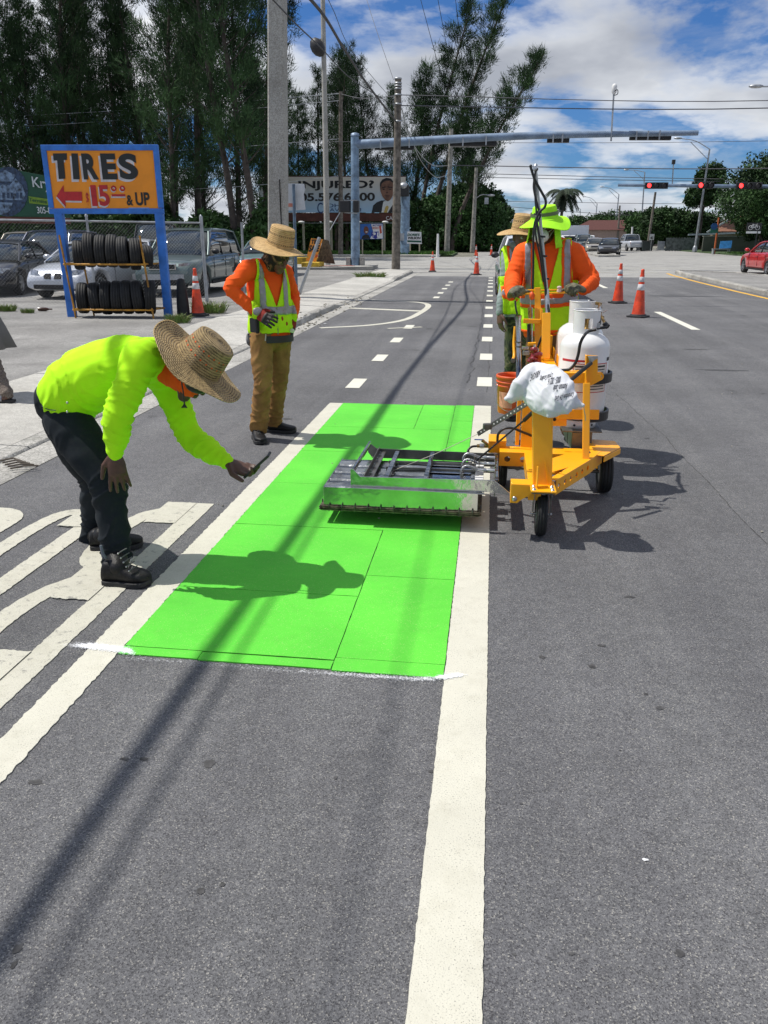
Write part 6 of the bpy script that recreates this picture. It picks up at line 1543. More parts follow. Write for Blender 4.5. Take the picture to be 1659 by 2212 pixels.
hands = dict(R=dict(d=(.08, -.12, -1), n=(.30, -.95, .10), side=(-1, 0, 0), curls=(.22, .22, .25, .25), thumb=(.15, .1), spread=.20, size=1.10),
             L=dict(d=(.90, -.10, -.34), n=(.25, .25, -.93), side=(0, -1, 0), curls=(.75, .7, .65, .6), thumb=(-.15, .25), spread=.10, size=1.18))
w1, sh1, tro1, tor1, bod1 = build_person('person', 'worker in a lime long-sleeved shirt and coarse straw hat bending to photograph the green surface', (-1.9, 3.5, 0), J, W1, LIME, NAVYC, SKIN_D, hands, vox=.0085, lat=(0, 1, 0), shirt_folds=.0085, tr_folds=.010)
# gaiter, mask, hat
mb = MB(); limb(mb, [z2(905, 340, 3.5), z2(985, 395, 3.48), z2(1045, 440, 3.46)], [(.098, .078), (.092, .082), (.072, .070)], (0, 1, 0)); me = fuse(mb, .008, 5)
folds(me, [(z2(905, 340, 3.5), z2(1060, 430, 3.46), .009, .006, 30)], 1, 2); meobj('neck_gaiter', me, ORNG, w1)
MB().sphere(z2(1085, 462, 3.42), (.055, .075, .030), 14, Matrix.Rotation(R(28), 3, 'Y')).build('face_mask', BLK, w1)
hc1 = z2(1092, 322, 3.46)
def brim1(th, s): return -.006 * s + .014 * s * s * math.cos(2 * th + .4) + .007 * s * s * math.sin(5 * th) + (.012 * s ** 2 * max(0, -math.cos(th)))
h1o, l_, f_, u_ = hat('hat', hc1, hup, hfw, .232, .104, .150, brim1, STRAW1, w1, tip=.80, dent=.006)
hat_holes(h1o, hc1, l_, f_, u_, .104, .150, .80, [.40, .66], 22, mat('orange_lining', (.85, .13, .02), .8), .0058, 'vent_patch')
mb = MB(); mb.tube([hc1 + (l_ * math.sin(a) * .097 + f_ * math.cos(a) * .108) + u_ * .008 for a in [2 * PI * k / 40 for k in range(41)]], .0025, 6); mb.build('hat_cord', mat('brown_cord', (.09, .06, .04), .8), h1o)
cd_ = spline([z2(1020, 385, 3.33), z2(992, 430, 3.31), z2(1000, 500, 3.31), z2(1008, 580, 3.31)], 6); co_ = MB().tube(cd_, .0032, 6).build('chin_cord', BLK, w1)
mb = MB()
for k in range(7): mb.tube([z2(1008, 575, 3.31), z2(1008 + (k - 3) * 6, 603, 3.31 + .003 * (k % 3))], .0018, 4)
o = mb.build('tassel', BLK, co_); o['kind'] = 'stuff'
shoe(hR + V((-.01, 0, 0)), tR + V((.0, 0, 0)), w1, hgt=.115, w=.056); shoe(hL, tL, w1, hgt=.105, w=.052)
for k, A_ in (('R', hR), ('L', hL)):
    mb = MB(); a_ = J['an' + k]; limb(mb, [V((A_.x + .075, A_.y, .09)), a_ + V((0.0, 0, .04))], [(.052, .046), (.052, .050)]); meobj('boot_shaft', fuse(mb, .009, 4), LEATH, w1)
# rivets and pocket seam
for x, y in ((272, 570), (272, 628)): MB().sphere(z2(x, y, 3.285), .006, 8).build('rivet', METAL, tro1)
MB().tube(spline([z2(110, 590, 3.345), z2(150, 612, 3.33), z2(200, 618, 3.315)], 4), .0022, 5).build('pocket_seam', cloth('seam_thread', (.06, .07, .08)), tro1)
mb = MB(); q = z2(497, 1470, 3.25); mb.tube([q + V((0, -.02, .01)), q + V((.012, -.03, -.03)), q + V((.02, -.02, -.055)), q + V((0, -.015, -.05)), q + V((0, -.02, .01))], .007, 6); mb.build('ankle_loop', mat('grey_webbing', (.12, .14, .17), .8), tro1)
# the phone, a thing of its own
pc = z2(1466, 962, 3.55); pd = (z2(1557, 880, 3.52) - z2(1390, 1032, 3.56)).normalized()
ph = thing('phone', 'dark smartphone held edge-on in the outstretched hand of the bending worker', 'phone', pc)
sx_ = V((.12, -.99, 0)).normalized(); nn_ = sx_.cross(pd).normalized(); M3 = Matrix((sx_, nn_, pd)).transposed()
MB().box(pc, (.080, .012, .196), mtx=M3).build('case', BLK, ph, bevel=.003)
MB().box(pc + nn_ * (-.0066 if nn_.x > 0 else .0066), (.074, .001, .186), mtx=M3).build('screen', mat('phone_screen', (.01, .012, .015), .05, coat=.5), ph)

# ------------------------------------------------------------------ worker standing, hands on hips
F2 = V((.60, -.80, 0)); L2_ = V((.80, .60, 0))
c2_ = z3(640, 800, 6.2)
J = dict(pel=z3(628, 1090, 6.2), waist=z3(625, 950, 6.2), chest=z3(610, 700, 6.22), shm=z3(600, 545, 6.22), neckb=z3(625, 500, 6.22), neckt=z3(668, 440, 6.18),
         shR=z3(425, 545, 6.06), elR=z3(272, 715, 5.98), wrR=z3(505, 940, 5.98), shL=z3(752, 580, 6.38), elL=z3(830, 790, 6.46), wrL=z3(836, 975, 6.3),
         hipR=z3(548, 1150, 6.12), knR=z3(560, 1560, 6.06), anR=z3(525, 1955, 6.12), hipL=z3(712, 1150, 6.3), knL=z3(705, 1540, 6.28), anL=z3(648, 1890, 6.36))
g3 = zoomg(500, 520, 3.567)
hR = g3(500, 2050); tR = hR + V((.12, -.235, 0)); hL = g3(600, 1995); tL = hL + V((.262, -.02, 0)); J['toeR'] = tR; J['toeL'] = tL
J['head'] = z3(690, 425, 6.16); J['hup'] = V((.30, -.22, .92)).normalized(); J['hfwd'] = V((.80, -.55, -.25))
W2 = dict(pel=(.172, .125), hem=(.175, .130), waist=(.165, .120), chest=(.180, .125), shm=(.150, .085), arm=(.074, .064, .056, .050, .036), leg=(.098, .088, .074, .072, .078))
hands = dict(R=dict(d=(.80, -.45, -.28), n=(-.2, -.85, .45), side=(0, .2, 1), curls=(.25, .3, .35, .4), thumb=(.3, .2), spread=.12), L=dict(d=(-.1, -.3, -.9), n=(.9, -.3, 0), side=(-.4, -1, 0), curls=(.5, .5, .5, .5)))
w2, sh2, tro2, tor2, bod2 = build_person('person', 'man in an orange shirt, lime vest and khaki trousers standing with hands on hips', (-1.75, 6.2, 0), J, W2, ORNG, KHAK, SKIN_M, hands, vox=.0085, lat=L2_, shirt_folds=.0062, tr_folds=.010)
GLOVE = mat('red_knit_glove', (.30, .02, .012), .9, var=.3, vs=18, bump=.3, bs=300); GLOVEB = mat('glove_black_rubber', (.02, .015, .015), .6)
for S in 'RL':
    mb = MB(); hp = dict(hands[S]); hp['size'] = 1.12; hand_prims(mb, J['wr' + S], fore=J['wr' + S].lerp(J['el' + S], .16), **hp); meg = fuse(mb, .005, 2); palm = meg.copy()
    go = meobj('glove', meg, GLOVE, w2); dd = V(hp['d']).normalized(); ww = J['wr' + S]
    extract(palm, lambda c, n: (c - ww).dot(dd) > .085, .0015, 'rubber_dip', GLOVEB, go, 0)
def vest(t, torso, J, F, L_, base, tape_pred, opening, name='vest', trim=None, trim_pred=None, hem=None, lift=.012):
    o = extract(torso, opening, lift, name, base, t, .004)
    if trim_pred: extract(torso, lambda c, n: opening(c, n) and trim_pred(c, n), lift + .006, 'trim', trim, o, .002)
    extract(torso, lambda c, n: opening(c, n) and tape_pred(c, n), lift + .008, 'reflective_tape', REFL, o, .002)
    return o
cx2 = J['chest']; zS = J['shR'].z; zW = J['waist'].z
up2 = (J['shm'] - J['pel']).normalized()
def loc2(c):
    r = c - J['pel']; a = r.dot(up2); r2 = r - up2 * a; return r2.dot(L_2), a, r2.dot(F2)
L_2 = (L2_ - up2 * L2_.dot(up2)).normalized(); H2 = (J['shm'] - J['pel']).length
def open2(c, n):
    x, a, f = loc2(c)
    if a < -.015 or a > H2 + .075: return False
    if abs(x) > .150 + .02 * (a < H2 * .62): 
        if a > H2 * .50: return False
        if abs(x) > .21: return False
    if a > H2 * .50 and abs(x) > .165 - .03 * (a / H2): return False
    if f > 0 and a > H2 * .38 and abs(x - .01) < (a - H2 * .38) * .34: return False   # V neck
    if f <= 0 and a > H2 + .04 and abs(x) < .07: return False
    if abs(x) < .07 and a > H2 + .03: return False
    return True
def tape2(c, n):
    x, a, f = loc2(c)
    if H2 * .27 < a < H2 * .40: return True
    if a >= H2 * .40 and .075 < abs(x) < .115: return True
    return False
v2o = vest(w2, tor2, J, F2, L2_, LIMEV, tape2, open2)
# zip, belt, radio pouch, marks on the vest
mb = MB()
for k in range(14):
    a = H2 * (-.02 + .40 * k / 13); p = J['pel'] + up2 * a + F2 * (.132 + .003 * math.sin(k)) + L_2 * .008; mb.v and None
    mb.box(p + F2 * .008, (.010, .010, .018))
o = mb.build('zip', mat('zip_grey', (.2, .22, .1), .5), v2o); o['kind'] = 'stuff'
for k, (x_, a_, s_) in enumerate(((.05, .10, .012), (.09, .06, .010), (.06, .16, .006), (-.03, .12, .006), (.03, .02, .012))):
    p = J['pel'] + up2 * a_ + L_2 * x_ + F2 * (.128 - abs(x_) * .1); MB().sphere(p + F2 * .012, (s_, .006, s_ * 1.6), 8).build('paint_stain', mat('stain_rust', (.35, .07, .02), .9), v2o)
mb = MB(); R_ = []
for z_ in (-.085, -.030):
    R_.append([J['pel'] + up2 * z_ + L_2 * math.cos(a) * .190 + F2 * math.sin(a) * .146 for a in [2 * PI * k / 28 for k in range(28)]])
mb.loft(R_, cap=False); mb.build('belt', BLK, w2)
p = z3(487, 1045, 6.0); MB().box(p, (.075, .04, .11), rz=-.5).build('radio_pouch', BLK, w2, bevel=.008)
MB().box(p + V((.03, -.03, -.01)), (.022, .02, .10), rz=-.5).build('pouch_clip', LEATH, w2, bevel=.004)
MB().sphere(z3(440, 1170, 6.2), (.028, .035, .055), 12).build('glove_in_pocket', mat('grey_knit', (.25, .25, .26), .9, var=.3, vs=30), w2)
MB().tube([z3(588, 1125, 5.99), z3(583, 1185, 5.99)], .005, 6).build('key_clip', METAL, w2)
MB().sphere(z3(822, 1095, 6.2), (.022, .02, .018), 10).build('rag', mat('rag_pale', (.55, .62, .45), .9), w2)
# camo gaiter over face and neck, glasses, hat
mb = MB(); limb(mb, [z3(632, 498, 6.2), z3(662, 455, 6.18), z3(700, 400, 6.15), z3(715, 350, 6.15)], [(.088, .082), (.090, .092), (.090, .100), (.080, .094)], L2_); me = fuse(mb, .008, 5)
folds(me, [(z3(632, 510, 6.2), z3(715, 350, 6.15), .008, .004, 26)], 1, 5); meobj('neck_gaiter', me, camo('brown_camo', [(.014, .010, .008), (.05, .03, .015), (.20, .10, .045), (.02, .014, .01), (.34, .20, .10)], 16), w2)
MB().tube([z3(745, 405, 6.03), z3(785, 415, 6.03), z3(808, 420, 6.1)], .009, 8).build('glasses', GLS, w2)
hu2 = V((.27, -.10, .955)).normalized(); hc2 = z3(712, 345, 6.15)
def brim2(th, s): return -.022 * s * s + .020 * s * s * math.cos(2 * th) + .006 * s * math.sin(4 * th + 1)
h2o, l_, f_, u_ = hat('hat', hc2, hu2, V((.85, -.5, -.2)), .222, .098, .150, brim2, STRAW2, w2, tip=.86, dent=.0)
hat_holes(h2o, hc2, l_, f_, u_, .098, .150, .86, [.20, .62], 40, BLK, .0052)
shoe(hR, tR, w2, hgt=.095, w=.052); shoe(hL, tL, w2, hgt=.095, w=.050)

# ------------------------------------------------------------------ operator behind the machine, facing us
F3 = V((-.10, -.99, 0)).normalized(); L3 = V((.99, -.10, 0)).normalized()
Y3 = 6.15
J = dict(pel=z4(760, 1500, Y3), waist=z4(765, 1300, Y3 - .02), chest=z4(770, 1000, Y3 - .03), shm=z4(760, 800, Y3 - .04), neckb=z4(755, 740, Y3 - .05), neckt=z4(735, 690, Y3 - .10),
         shR=z4(545, 850, Y3 - .05), elR=z4(445, 1075, Y3 - .12), wrR=z4(425, 1225, Y3 - .33), shL=z4(985, 850, Y3 - .05), elL=z4(1140, 1080, Y3 - .10), wrL=z4(1075, 1170, Y3 - .30),
         hipR=z4(680, 1560, Y3), hipL=z4(840, 1560, Y3))
gz = G(1150, 955); J['anR'] = V((gz.x + .02, Y3 + .12, .10)); J['knR'] = J['anR'].lerp(J['hipR'], .5) + V((-.02, -.05, 0)); J['anL'] = V((gz.x + .30, Y3 + .25, .10)); J['knL'] = J['anL'].lerp(J['hipL'], .5) + V((0, -.05, 0))
J['toeR'] = V((gz.x - .02, Y3 - .05, 0)); J['toeL'] = V((gz.x + .36, Y3 + .05, 0)); J['head'] = z4(722, 610, Y3 - .12); J['hup'] = V((-.05, -.12, .99)).normalized(); J['hfwd'] = V((-.35, -.93, -.15))
W3 = dict(pel=(.185, .14), hem=(.20, .15), waist=(.195, .145), chest=(.205, .135), shm=(.165, .09), arm=(.086, .076, .068, .060, .042), leg=(.10, .09, .075, .072, .074))
hands = dict(R=dict(d=(.15, -.75, .45), n=(-.3, -.3, .9), side=(.9, 0, .1), curls=(1.1, 1.1, 1.1, 1.1), thumb=(.4, .5), size=1.1), L=dict(d=(-.55, -.70, .25), n=(.3, -.2, .93), side=(-.8, .3, 0), curls=(1.1, 1.1, 1.1, 1.1), thumb=(.4, .5), size=1.1))
w3, sh3, tro3, tor3, bod3 = build_person('person', 'machine operator in a bright lime bucket hat, face mask, orange shirt and hi-vis vest', (J['pel'].x, Y3, 0), J, W3, ORNG, BROWNC, SKIN_D, hands, vox=.0095, lat=L3)
for S in 'RL':
    mb = MB(); hp = dict(hands[S]); hp['size'] = 1.24; hand_prims(mb, J['wr' + S], fore=J['wr' + S].lerp(J['el' + S], .14), **hp); meobj('glove', fuse(mb, .006, 2), mat('olive_work_glove', (.13, .125, .075), .7, var=.35, vs=25, bump=.3, bs=200), w3)
up3 = (J['shm'] - J['pel']).normalized(); L_3 = (L3 - up3 * L3.dot(up3)).normalized(); H3 = (J['shm'] - J['pel']).length
def loc3(c):
    r = c - J3['pel']; a = r.dot(up3); r2 = r - up3 * a; return r2.dot(L_3), a, r2.dot(F3)
J3 = dict(J)
def open3(c, n):
    x, a, f = loc3(c)
    if a < -.02 or a > H3 + .06: return False
    lim = .215 if a < H3 * .60 else .185 - .02 * (a / H3)
    if abs(x) > lim: return False
    if abs(x) < .075 and a > H3 + .01: return False
    if f > 0 and a > H3 * .42 and abs(x + .005) < (a - H3 * .42) * .26: return False
    return True
def tape3(c, n):
    x, a, f = loc3(c)
    if H3 * .34 < a < H3 * .41: return True
    return a >= H3 * .41 and .118 < abs(x) < .160
def trim3(c, n):
    x, a, f = loc3(c)
    if H3 * .29 < a < H3 * .47: return True
    if a < .0: return True
    return a >= H3 * .41 and .100 < abs(x) < .178
v3o = vest(w3, tor3, J, F3, L3, LIMEV, tape3, open3, trim=ORNG, trim_pred=trim3)
mb = MB(); hh = J['head']; fw = V(J['hfwd']).normalized(); mk = hh + fw * .075 - V((0, 0, .045)); ll = J['hup'].cross(fw).normalized()
mb.sphere(mk, (.062, .045, .052), 16, Matrix((ll, fw, J['hup'])).transposed()); mo = mb.build('face_mask', mat('mask_white', (.62, .64, .63), .8, var=.05, bump=.2, bs=200), w3)
for s in (-1, 1): MB().tube([mk + ll * s * .055 + V((0, 0, .025)), hh + ll * s * .078 + V((0, 0, .0))], .002, 5).build('ear_loop', WHITE, mo); MB().tube([mk + ll * s * .05 - V((0, 0, .03)), hh + ll * s * .078 - V((0, 0, .01))], .002, 5).build('ear_loop', WHITE, mo)
eyes(hh, J['hup'], fw, w3)
def brim3(th, s): return -.052 * s + .026 * s * math.cos(2 * th + .9) + .012 * s * math.sin(3 * th)
hc3 = hh + V((0, 0, .062)); h3o, l_, f_, u_ = hat('hat', hc3, V((-.10, -.12, .98)), fw, .178, .096, .085, brim3, cloth('lime_hat_fabric', (.42, .95, .03)), w3, tip=.80)
mb = MB(); R_ = [[hc3 + (l_ * math.sin(a) + f_ * math.cos(a) * 1.12) * r + u_ * z_ for a in [2 * PI * k / 36 for k in range(36)]] for r, z_ in ((.0985, .022), (.0975, .046))]; mb.loft(R_, cap=False); mb.build('hat_band', mat('olive_tape', (.12, .15, .07), .6), h3o)
# neck flap
mb = MB(); R_ = []
for z_, r in ((-.03, .105), (-.09, .112), (-.155, .122), (-.20, .135)):
    R_.append([hc3 + l_ * math.sin(a) * r + f_ * (math.cos(a) * r * 1.05 - .01) + V((0, 0, z_)) + l_ * .008 * math.sin(a * 9) for a in [R(62) + R(236) * k / 30 for k in range(31)]])
mb.loft(R_, cap=False, closed=False); fl3 = mb.build('neck_flap', MATS['lime_hat_fabric'], h3o); s_ = fl3.modifiers.new('s', 'SOLIDIFY'); s_.thickness = .003
shoe(V((J['anR'].x, Y3 + .18, 0)), J['toeR'], w3, hgt=.10, w=.052); shoe(V((J['anL'].x, Y3 + .30, 0)), J['toeL'], w3, hgt=.10, w=.052)

# ------------------------------------------------------------------ fourth worker, half hidden behind
Y4 = 7.15; F4 = V((.25, -.97, 0)).normalized(); L4 = V((.97, .25, 0)).normalized()
J = dict(pel=z4(520, 1350, Y4), waist=z4(515, 1200, Y4), chest=z4(505, 960, Y4), shm=z4(505, 815, Y4), neckb=z4(512, 790, Y4 - .03), neckt=z4(520, 755, Y4 - .07),
         shR=z4(405, 860, Y4), elR=z4(375, 1120, Y4 - .02), wrR=z4(322, 1385, Y4 - .10), shL=z4(640, 870, Y4 + .05), elL=z4(690, 1100, Y4 + .05), wrL=z4(660, 1300, Y4 - .1),
         hipR=z4(465, 1420, Y4), hipL=z4(590, 1420, Y4))
J['anR'] = V((J['hipR'].x - .01, Y4 + .1, .10)); J['knR'] = J['anR'].lerp(J['hipR'], .5) + V((0, -.05, 0)); J['anL'] = V((J['hipL'].x + .03, Y4 + .2, .10)); J['knL'] = J['anL'].lerp(J['hipL'], .5) + V((0, -.05, 0))
J['toeR'] = V((J['anR'].x + .02, Y4 - .1, 0)); J['toeL'] = V((J['anL'].x + .08, Y4 + .0, 0)); J['head'] = z4(522, 700, Y4 - .08); J['hup'] = V((.06, -.14, .985)).normalized(); J['hfwd'] = V((.32, -.93, -.20))
W4 = dict(pel=(.160, .12), hem=(.168, .125), waist=(.165, .12), chest=(.175, .12), shm=(.145, .085), arm=(.07, .062, .054, .050, .036), leg=(.095, .085, .072, .07, .072))
hands = dict(R=dict(d=(.05, -.15, -1), n=(-.8, -.5, 0), side=(.4, -.9, 0), curls=(.35, .35, .4, .45), thumb=(.2, .2)), L=dict(d=(0, -.3, -1), n=(.8, -.3, 0), side=(-.4, -.9, 0)))
w4, sh4, tro4, tor4, bod4 = build_person('person', 'worker in a straw hat and grey-sleeved shirt standing half hidden behind the machine operator', (J['pel'].x, Y4, 0), J, W4, cloth('pale_grey_shirt', (.30, .36, .36), var=.12), camo('olive_camo', [(.015, .018, .010), (.05, .06, .025), (.11, .10, .05), (.03, .035, .018), (.10, .12, .06)], 10), SKIN_M, hands, vox=.010, lat=L4)
up4 = (J['shm'] - J['pel']).normalized(); L_4 = (L4 - up4 * L4.dot(up4)).normalized(); H4 = (J['shm'] - J['pel']).length; J4 = dict(J)
def loc4(c): r = c - J4['pel']; a = r.dot(up4); r2 = r - up4 * a; return r2.dot(L_4), a, r2.dot(F4)
def open4(c, n):
    x, a, f = loc4(c)
    if a < -.02 or a > H4 + .05 or abs(x) > (.19 if a < H4 * .6 else .155): return False
    return not (abs(x) < .07 and a > H4 + .01) and not (f > 0 and a > H4 * .55 and abs(x) < (a - H4 * .55) * .4)
def tape4(c, n): x, a, f = loc4(c); return (H4 * .28 < a < H4 * .38) or (a >= H4 * .38 and .08 < abs(x) < .115)
def trim4(c, n): x, a, f = loc4(c); return (H4 * .22 < a < H4 * .44) or (a >= H4 * .44 and .065 < abs(x) < .13)
v4o = vest(w4, tor4, J, F4, L4, LIMEV, tape4, open4, trim=ORNG, trim_pred=trim4)
MB().box(z4(432, 960, Y4 - .15), (.045, .03, .10)).build('radio', BLK, w4, bevel=.006)
eyes(J['head'], J['hup'], J['hfwd'], w4)
hc4 = J['head'] + V((0, 0, .052)); h4o, l_, f_, u_ = hat('hat', hc4, V((.10, -.10, .98)), J['hfwd'], .205, .092, .135, lambda th, s: -.030 * s + .022 * s * s * math.cos(2 * th + .6), STRAW2, w4, tip=.86)
hat_holes(h4o, hc4, l_, f_, u_, .092, .135, .86, [.22, .6], 30, BLK, .0055)
mb = MB(); mb.sphere(J['head'] + V((0, .02, .02)), (.080, .092, .085), 16); mb.build('hair', mat('black_hair', (.008, .007, .006), .6), w4)
shoe(V((J['anR'].x, Y4 + .15, 0)), J['toeR'], w4, laces=False); shoe(V((J['anL'].x, Y4 + .25, 0)), J['toeL'], w4, laces=False)

# ------------------------------------------------------------------ pedestrian cut off by the left edge
Yp = 7.3; pb = G(22, 872, .05)
J = dict(pel=V((pb.x - .42, Yp, .92)), waist=V((pb.x - .42, Yp, 1.08)), chest=V((pb.x - .42, Yp, 1.28)), shm=V((pb.x - .42, Yp, 1.42)), neckb=V((pb.x - .42, Yp, 1.46)), neckt=V((pb.x - .40, Yp, 1.53)), head=V((pb.x - .40, Yp, 1.64)), hup=V((0, 0, 1)), hfwd=V((-1, 0, 0)))
for S, s in (('R', 1), ('L', -1)):
    J['sh' + S] = J['shm'] + V((0, s * .18, -.03)); J['el' + S] = J['sh' + S] + V((-.05, s * .05, -.27)); J['wr' + S] = J['el' + S] + V((-.12, 0, -.22)); J['hip' + S] = J['pel'] + V((0, s * .08, -.05))
J['knL'] = V((pb.x - .28, Yp - .08, .50)); J['anL'] = V((pb.x - .03, pb.y + .02, .13)); J['toeL'] = V((pb.x - .18, pb.y, 0)); J['knR'] = V((pb.x - .62, Yp + .08, .50)); J['anR'] = V((pb.x - .70, Yp + .08, .13)); J['toeR'] = V((pb.x - .9, Yp + .08, 0))
Wp = dict(pel=(.17, .14), hem=(.19, .16), waist=(.16, .13), chest=(.17, .13), shm=(.14, .09), arm=(.065, .058, .05, .045, .038), leg=(.10, .08, .065, .062, .058))
hands = dict(R=dict(d=(0, 0, -1), n=(0, 1, 0), side=(-1, 0, 0)), L=dict(d=(0, 0, -1), n=(0, -1, 0), side=(-1, 0, 0)))
pe, a_, b_, c_, d_ = build_person('person', 'pedestrian leaving at the left edge, grey skirt hem, patterned leg and sandal showing', (pb.x - .42, Yp, 0), J, Wp, cloth('grey_top', (.3, .3, .3)), camo('patterned_leggings', [(.10, .075, .06), (.2, .17, .14), (.06, .04, .03), (.24, .2, .17), (.05, .03, .03)], 60), SKIN_M, hands, vox=.011)
mb = MB(); R_ = []
for z_, rx_, rk in ((.98, .17, 0), (.85, .21, .01), (.72, .26, .02), (.52, .33, .03)):
    R_.append([V((J['pel'].x, Yp, z_)) + V((math.cos(a) * (rx_ + rk * math.sin(a * 9)), math.sin(a) * (rx_ * .75 + rk * math.sin(a * 9)), .03 * math.cos(a))) for a in [2 * PI * k / 72 for k in range(72)]])
mb.loft(R_, cap=False); so_ = mb.build('skirt', cloth('grey_skirt', (.16, .155, .15)), pe); s_ = so_.modifiers.new('s', 'SOLIDIFY'); s_.thickness = .004
for S in 'RL':
    an = J['an' + S]; to = J['toe' + S]; dd = V((-1, 0, 0)); hl = V((an.x + .07, an.y, 0))
    to2 = hl + V((-.24, -.03, 0)); so = shoe(hl, to2, pe, hgt=.016, w=.046, m=BLK, name='sandal', laces=False, zg=.06 if S == 'L' else .06)
    mb = MB(); R_ = []
    for x in (.10, .17): 
        c = hl.lerp(to2, x / .24); c.z = .08; R_.append([c + V((0, math.cos(a) * .052, math.sin(a) * .055)) for a in [PI * k / 10 for k in range(11)]])
    mb.loft(R_, cap=False, closed=False); q = mb.build('strap', mat('silver_strap', (.3, .3, .32), .4, .3), so); s_ = q.modifiers.new('s', 'SOLIDIFY'); s_.thickness = .006
    mb = MB(); etube(mb, [V((an.x, an.y, .12)), hl.lerp(to2, .35) + V((0, 0, .10)), hl.lerp(to2, .85) + V((0, 0, .09))], [(.035, .04), (.04, .032), (.042, .018)], (0, 1, 0)); meobj('foot', fuse(mb, .008, 3), SKIN_M, pe)
# ================================================================== THE INFRARED HEATER CART
zA = zoomer(1200, 900, 4.608); zB = zoomer(1200, 1080, 4.1475); zC = zoomer(1200, 680, 4.1475); zH = zoomer(800, 1080, 3.6065)
gA = zoomg(1200, 900, 4.608); gB = zoomg(1200, 1080, 4.1475); gH = zoomg(800, 1080, 3.6065)
def z5r(x, y, Y): return A((780 + x / 2.023) / 1.1573, (880 + y / 2.023) / 1.1573, Y)
YEL = mat('machine_yellow', (.95, .41, .004), .42, var=.03, vs=5, coat=.15, dirt=.06)
STN = mat('stainless_sheet', (.52, .53, .52), .18, 1.0, var=.12, vs=5, bump=.08, bs=6); STD = mat('burner_steel', (.40, .41, .41), .24, 1.0, var=.25, vs=6, bump=.15, bs=9); STDK = mat('dull_steel', (.17, .17, .16), .45, .8, var=.2, vs=8)
ZINC = mat('zinc_fitting', (.55, .56, .55), .28, 1.0, var=.15, vs=30); BRASS = mat('brass_fitting', (.42, .27, .10), .35, 1.0, var=.3, vs=40); HOSE = mat('black_rubber_hose', (.014, .014, .015), .42, var=.2)
REDR = mat('regulator_red', (.22, .01, .015), .3, var=.15, vs=20, coat=.4); TANKW = mat('tank_white', (.74, .74, .74), .32, var=.04, vs=4, coat=.3, dirt=.08)
hc = thing('pavement_heater', 'yellow three-wheeled heater cart with a stainless burner head over the green strip', 'machine', (.45, 4.7, 0))
def Y_(name, mb, m=None, bevel=.003, **k): return mb.build(name, m or YEL, hc, bevel=bevel, **k)
def perf_beam(name, p, q, h, w, holes, r=.020, up=(0, 0, 1), hm=DARK):
    """channel whose outer face carries a row of round holes"""
    p = V(p); q = V(q); s, n, d = frame(q - p, up); L_ = (q - p).length
    top = MB().beam(p + n * h / 2, q + n * h / 2, w, .006, up); o = Y_(name, top)
    Y_(name, MB().beam(p - n * h / 2 , q - n * h / 2, w, .006, up))
    # web with real holes: grid of quads round circles
    web = MB(); cell = L_ / holes; face = p + s * (w / 2)
    for k in range(holes):
        c = face + d * (cell * (k + .5)); N_ = 24; inner = [c + (d * math.cos(a) + n * math.sin(a)) * r for a in [2 * PI * i / N_ for i in range(N_)]]
        outer = []
        for i in range(N_):
            a = 2 * PI * i / N_; x, y = math.cos(a), math.sin(a); m_ = min(cell / 2 / max(abs(x), 1e-6), h / 2 / max(abs(y), 1e-6)); outer.append(c + d * x * m_ + n * y * m_)
        for off in (0, -.005):
            web.add([v + s * off for v in inner + outer], [(i, (i + 1) % N_, N_ + (i + 1) % N_, N_ + i) for i in range(N_)])
        web.add([v for v in inner] + [v - s * .005 for v in inner], [(i, (i + 1) % N_, N_ + (i + 1) % N_, N_ + i) for i in range(N_)], True)
        for sx in (-1, 1):   # fill the corners
            for sy in (-1, 1):
                cr = c + d * sx * cell / 2 + n * sy * h / 2
                j = min(range(N_), key=lambda i: (outer[i] - cr).length)
                nb = sorted(range(N_), key=lambda i: (outer[i] - cr).length)[:2]
                web.add([cr, outer[nb[0]], outer[nb[1]]], [(0, 1, 2)])
    Y_('perforated_web', web, bevel=0, fixn=False)
ZT = .300
# lower beam from the front post to the right wheel, its holed face towards us
perf_beam('side_beam', (.385, 4.20, .285), (.625, 4.66, .285), .085, .045, 6, .017)
Y_('side_beam', MB().beam((.625, 4.66, .285), (.725, 4.90, .285), .045, .088))
perf_beam('rear_beam', (.10, 4.93, .255), (.30, 4.93, .255), .088, .15, 2, .019); perf_beam('rear_beam', (.30, 4.93, .255), (.66, 4.93, .255), .088, .15, 5, .019)
Y_('left_beam', MB().box2((.255, 4.16, .215), (.325, 4.86, .302)))
for y in (4.44, 4.47): Y_('seam', MB().box((.29, y, .3035), (.05, .004, .002)), DARK, 0)
mb = MB(); mb.prism([(.40, 4.42, .3025), (.62, 4.66, .3025), (.70, 4.86, .3025), (.56, 4.90, .3025), (.40, 4.70, .3025)], (0, 0, .006)); Y_('gusset_plate', mb)
Y_('cross_rod', MB().tube([(.33, 4.62, .24), (.60, 4.62, .25)], .012, 8), bevel=0)
# fenders
mb = MB(); mb.prism([(.665, 4.78, .318), (.735, 4.76, .318), (.865, 4.98, .318), (.855, 5.14, .318), (.70, 5.17, .318), (.66, 4.98, .318)], (0, 0, .008)); Y_('fender', mb)
Y_('fender_lip', MB().beam((.737, 4.762, .30), (.867, 4.98, .30), .006, .035)); Y_('fender_side', MB().beam((.72, 4.90, .25), (.735, 5.10, .25), .01, .10))
Y_('left_box', MB().box((.085, 5.07, .30), (.115, .16, .09))); Y_('left_fender', MB().box((.085, 4.97, .345), (.115, .05, .006)))
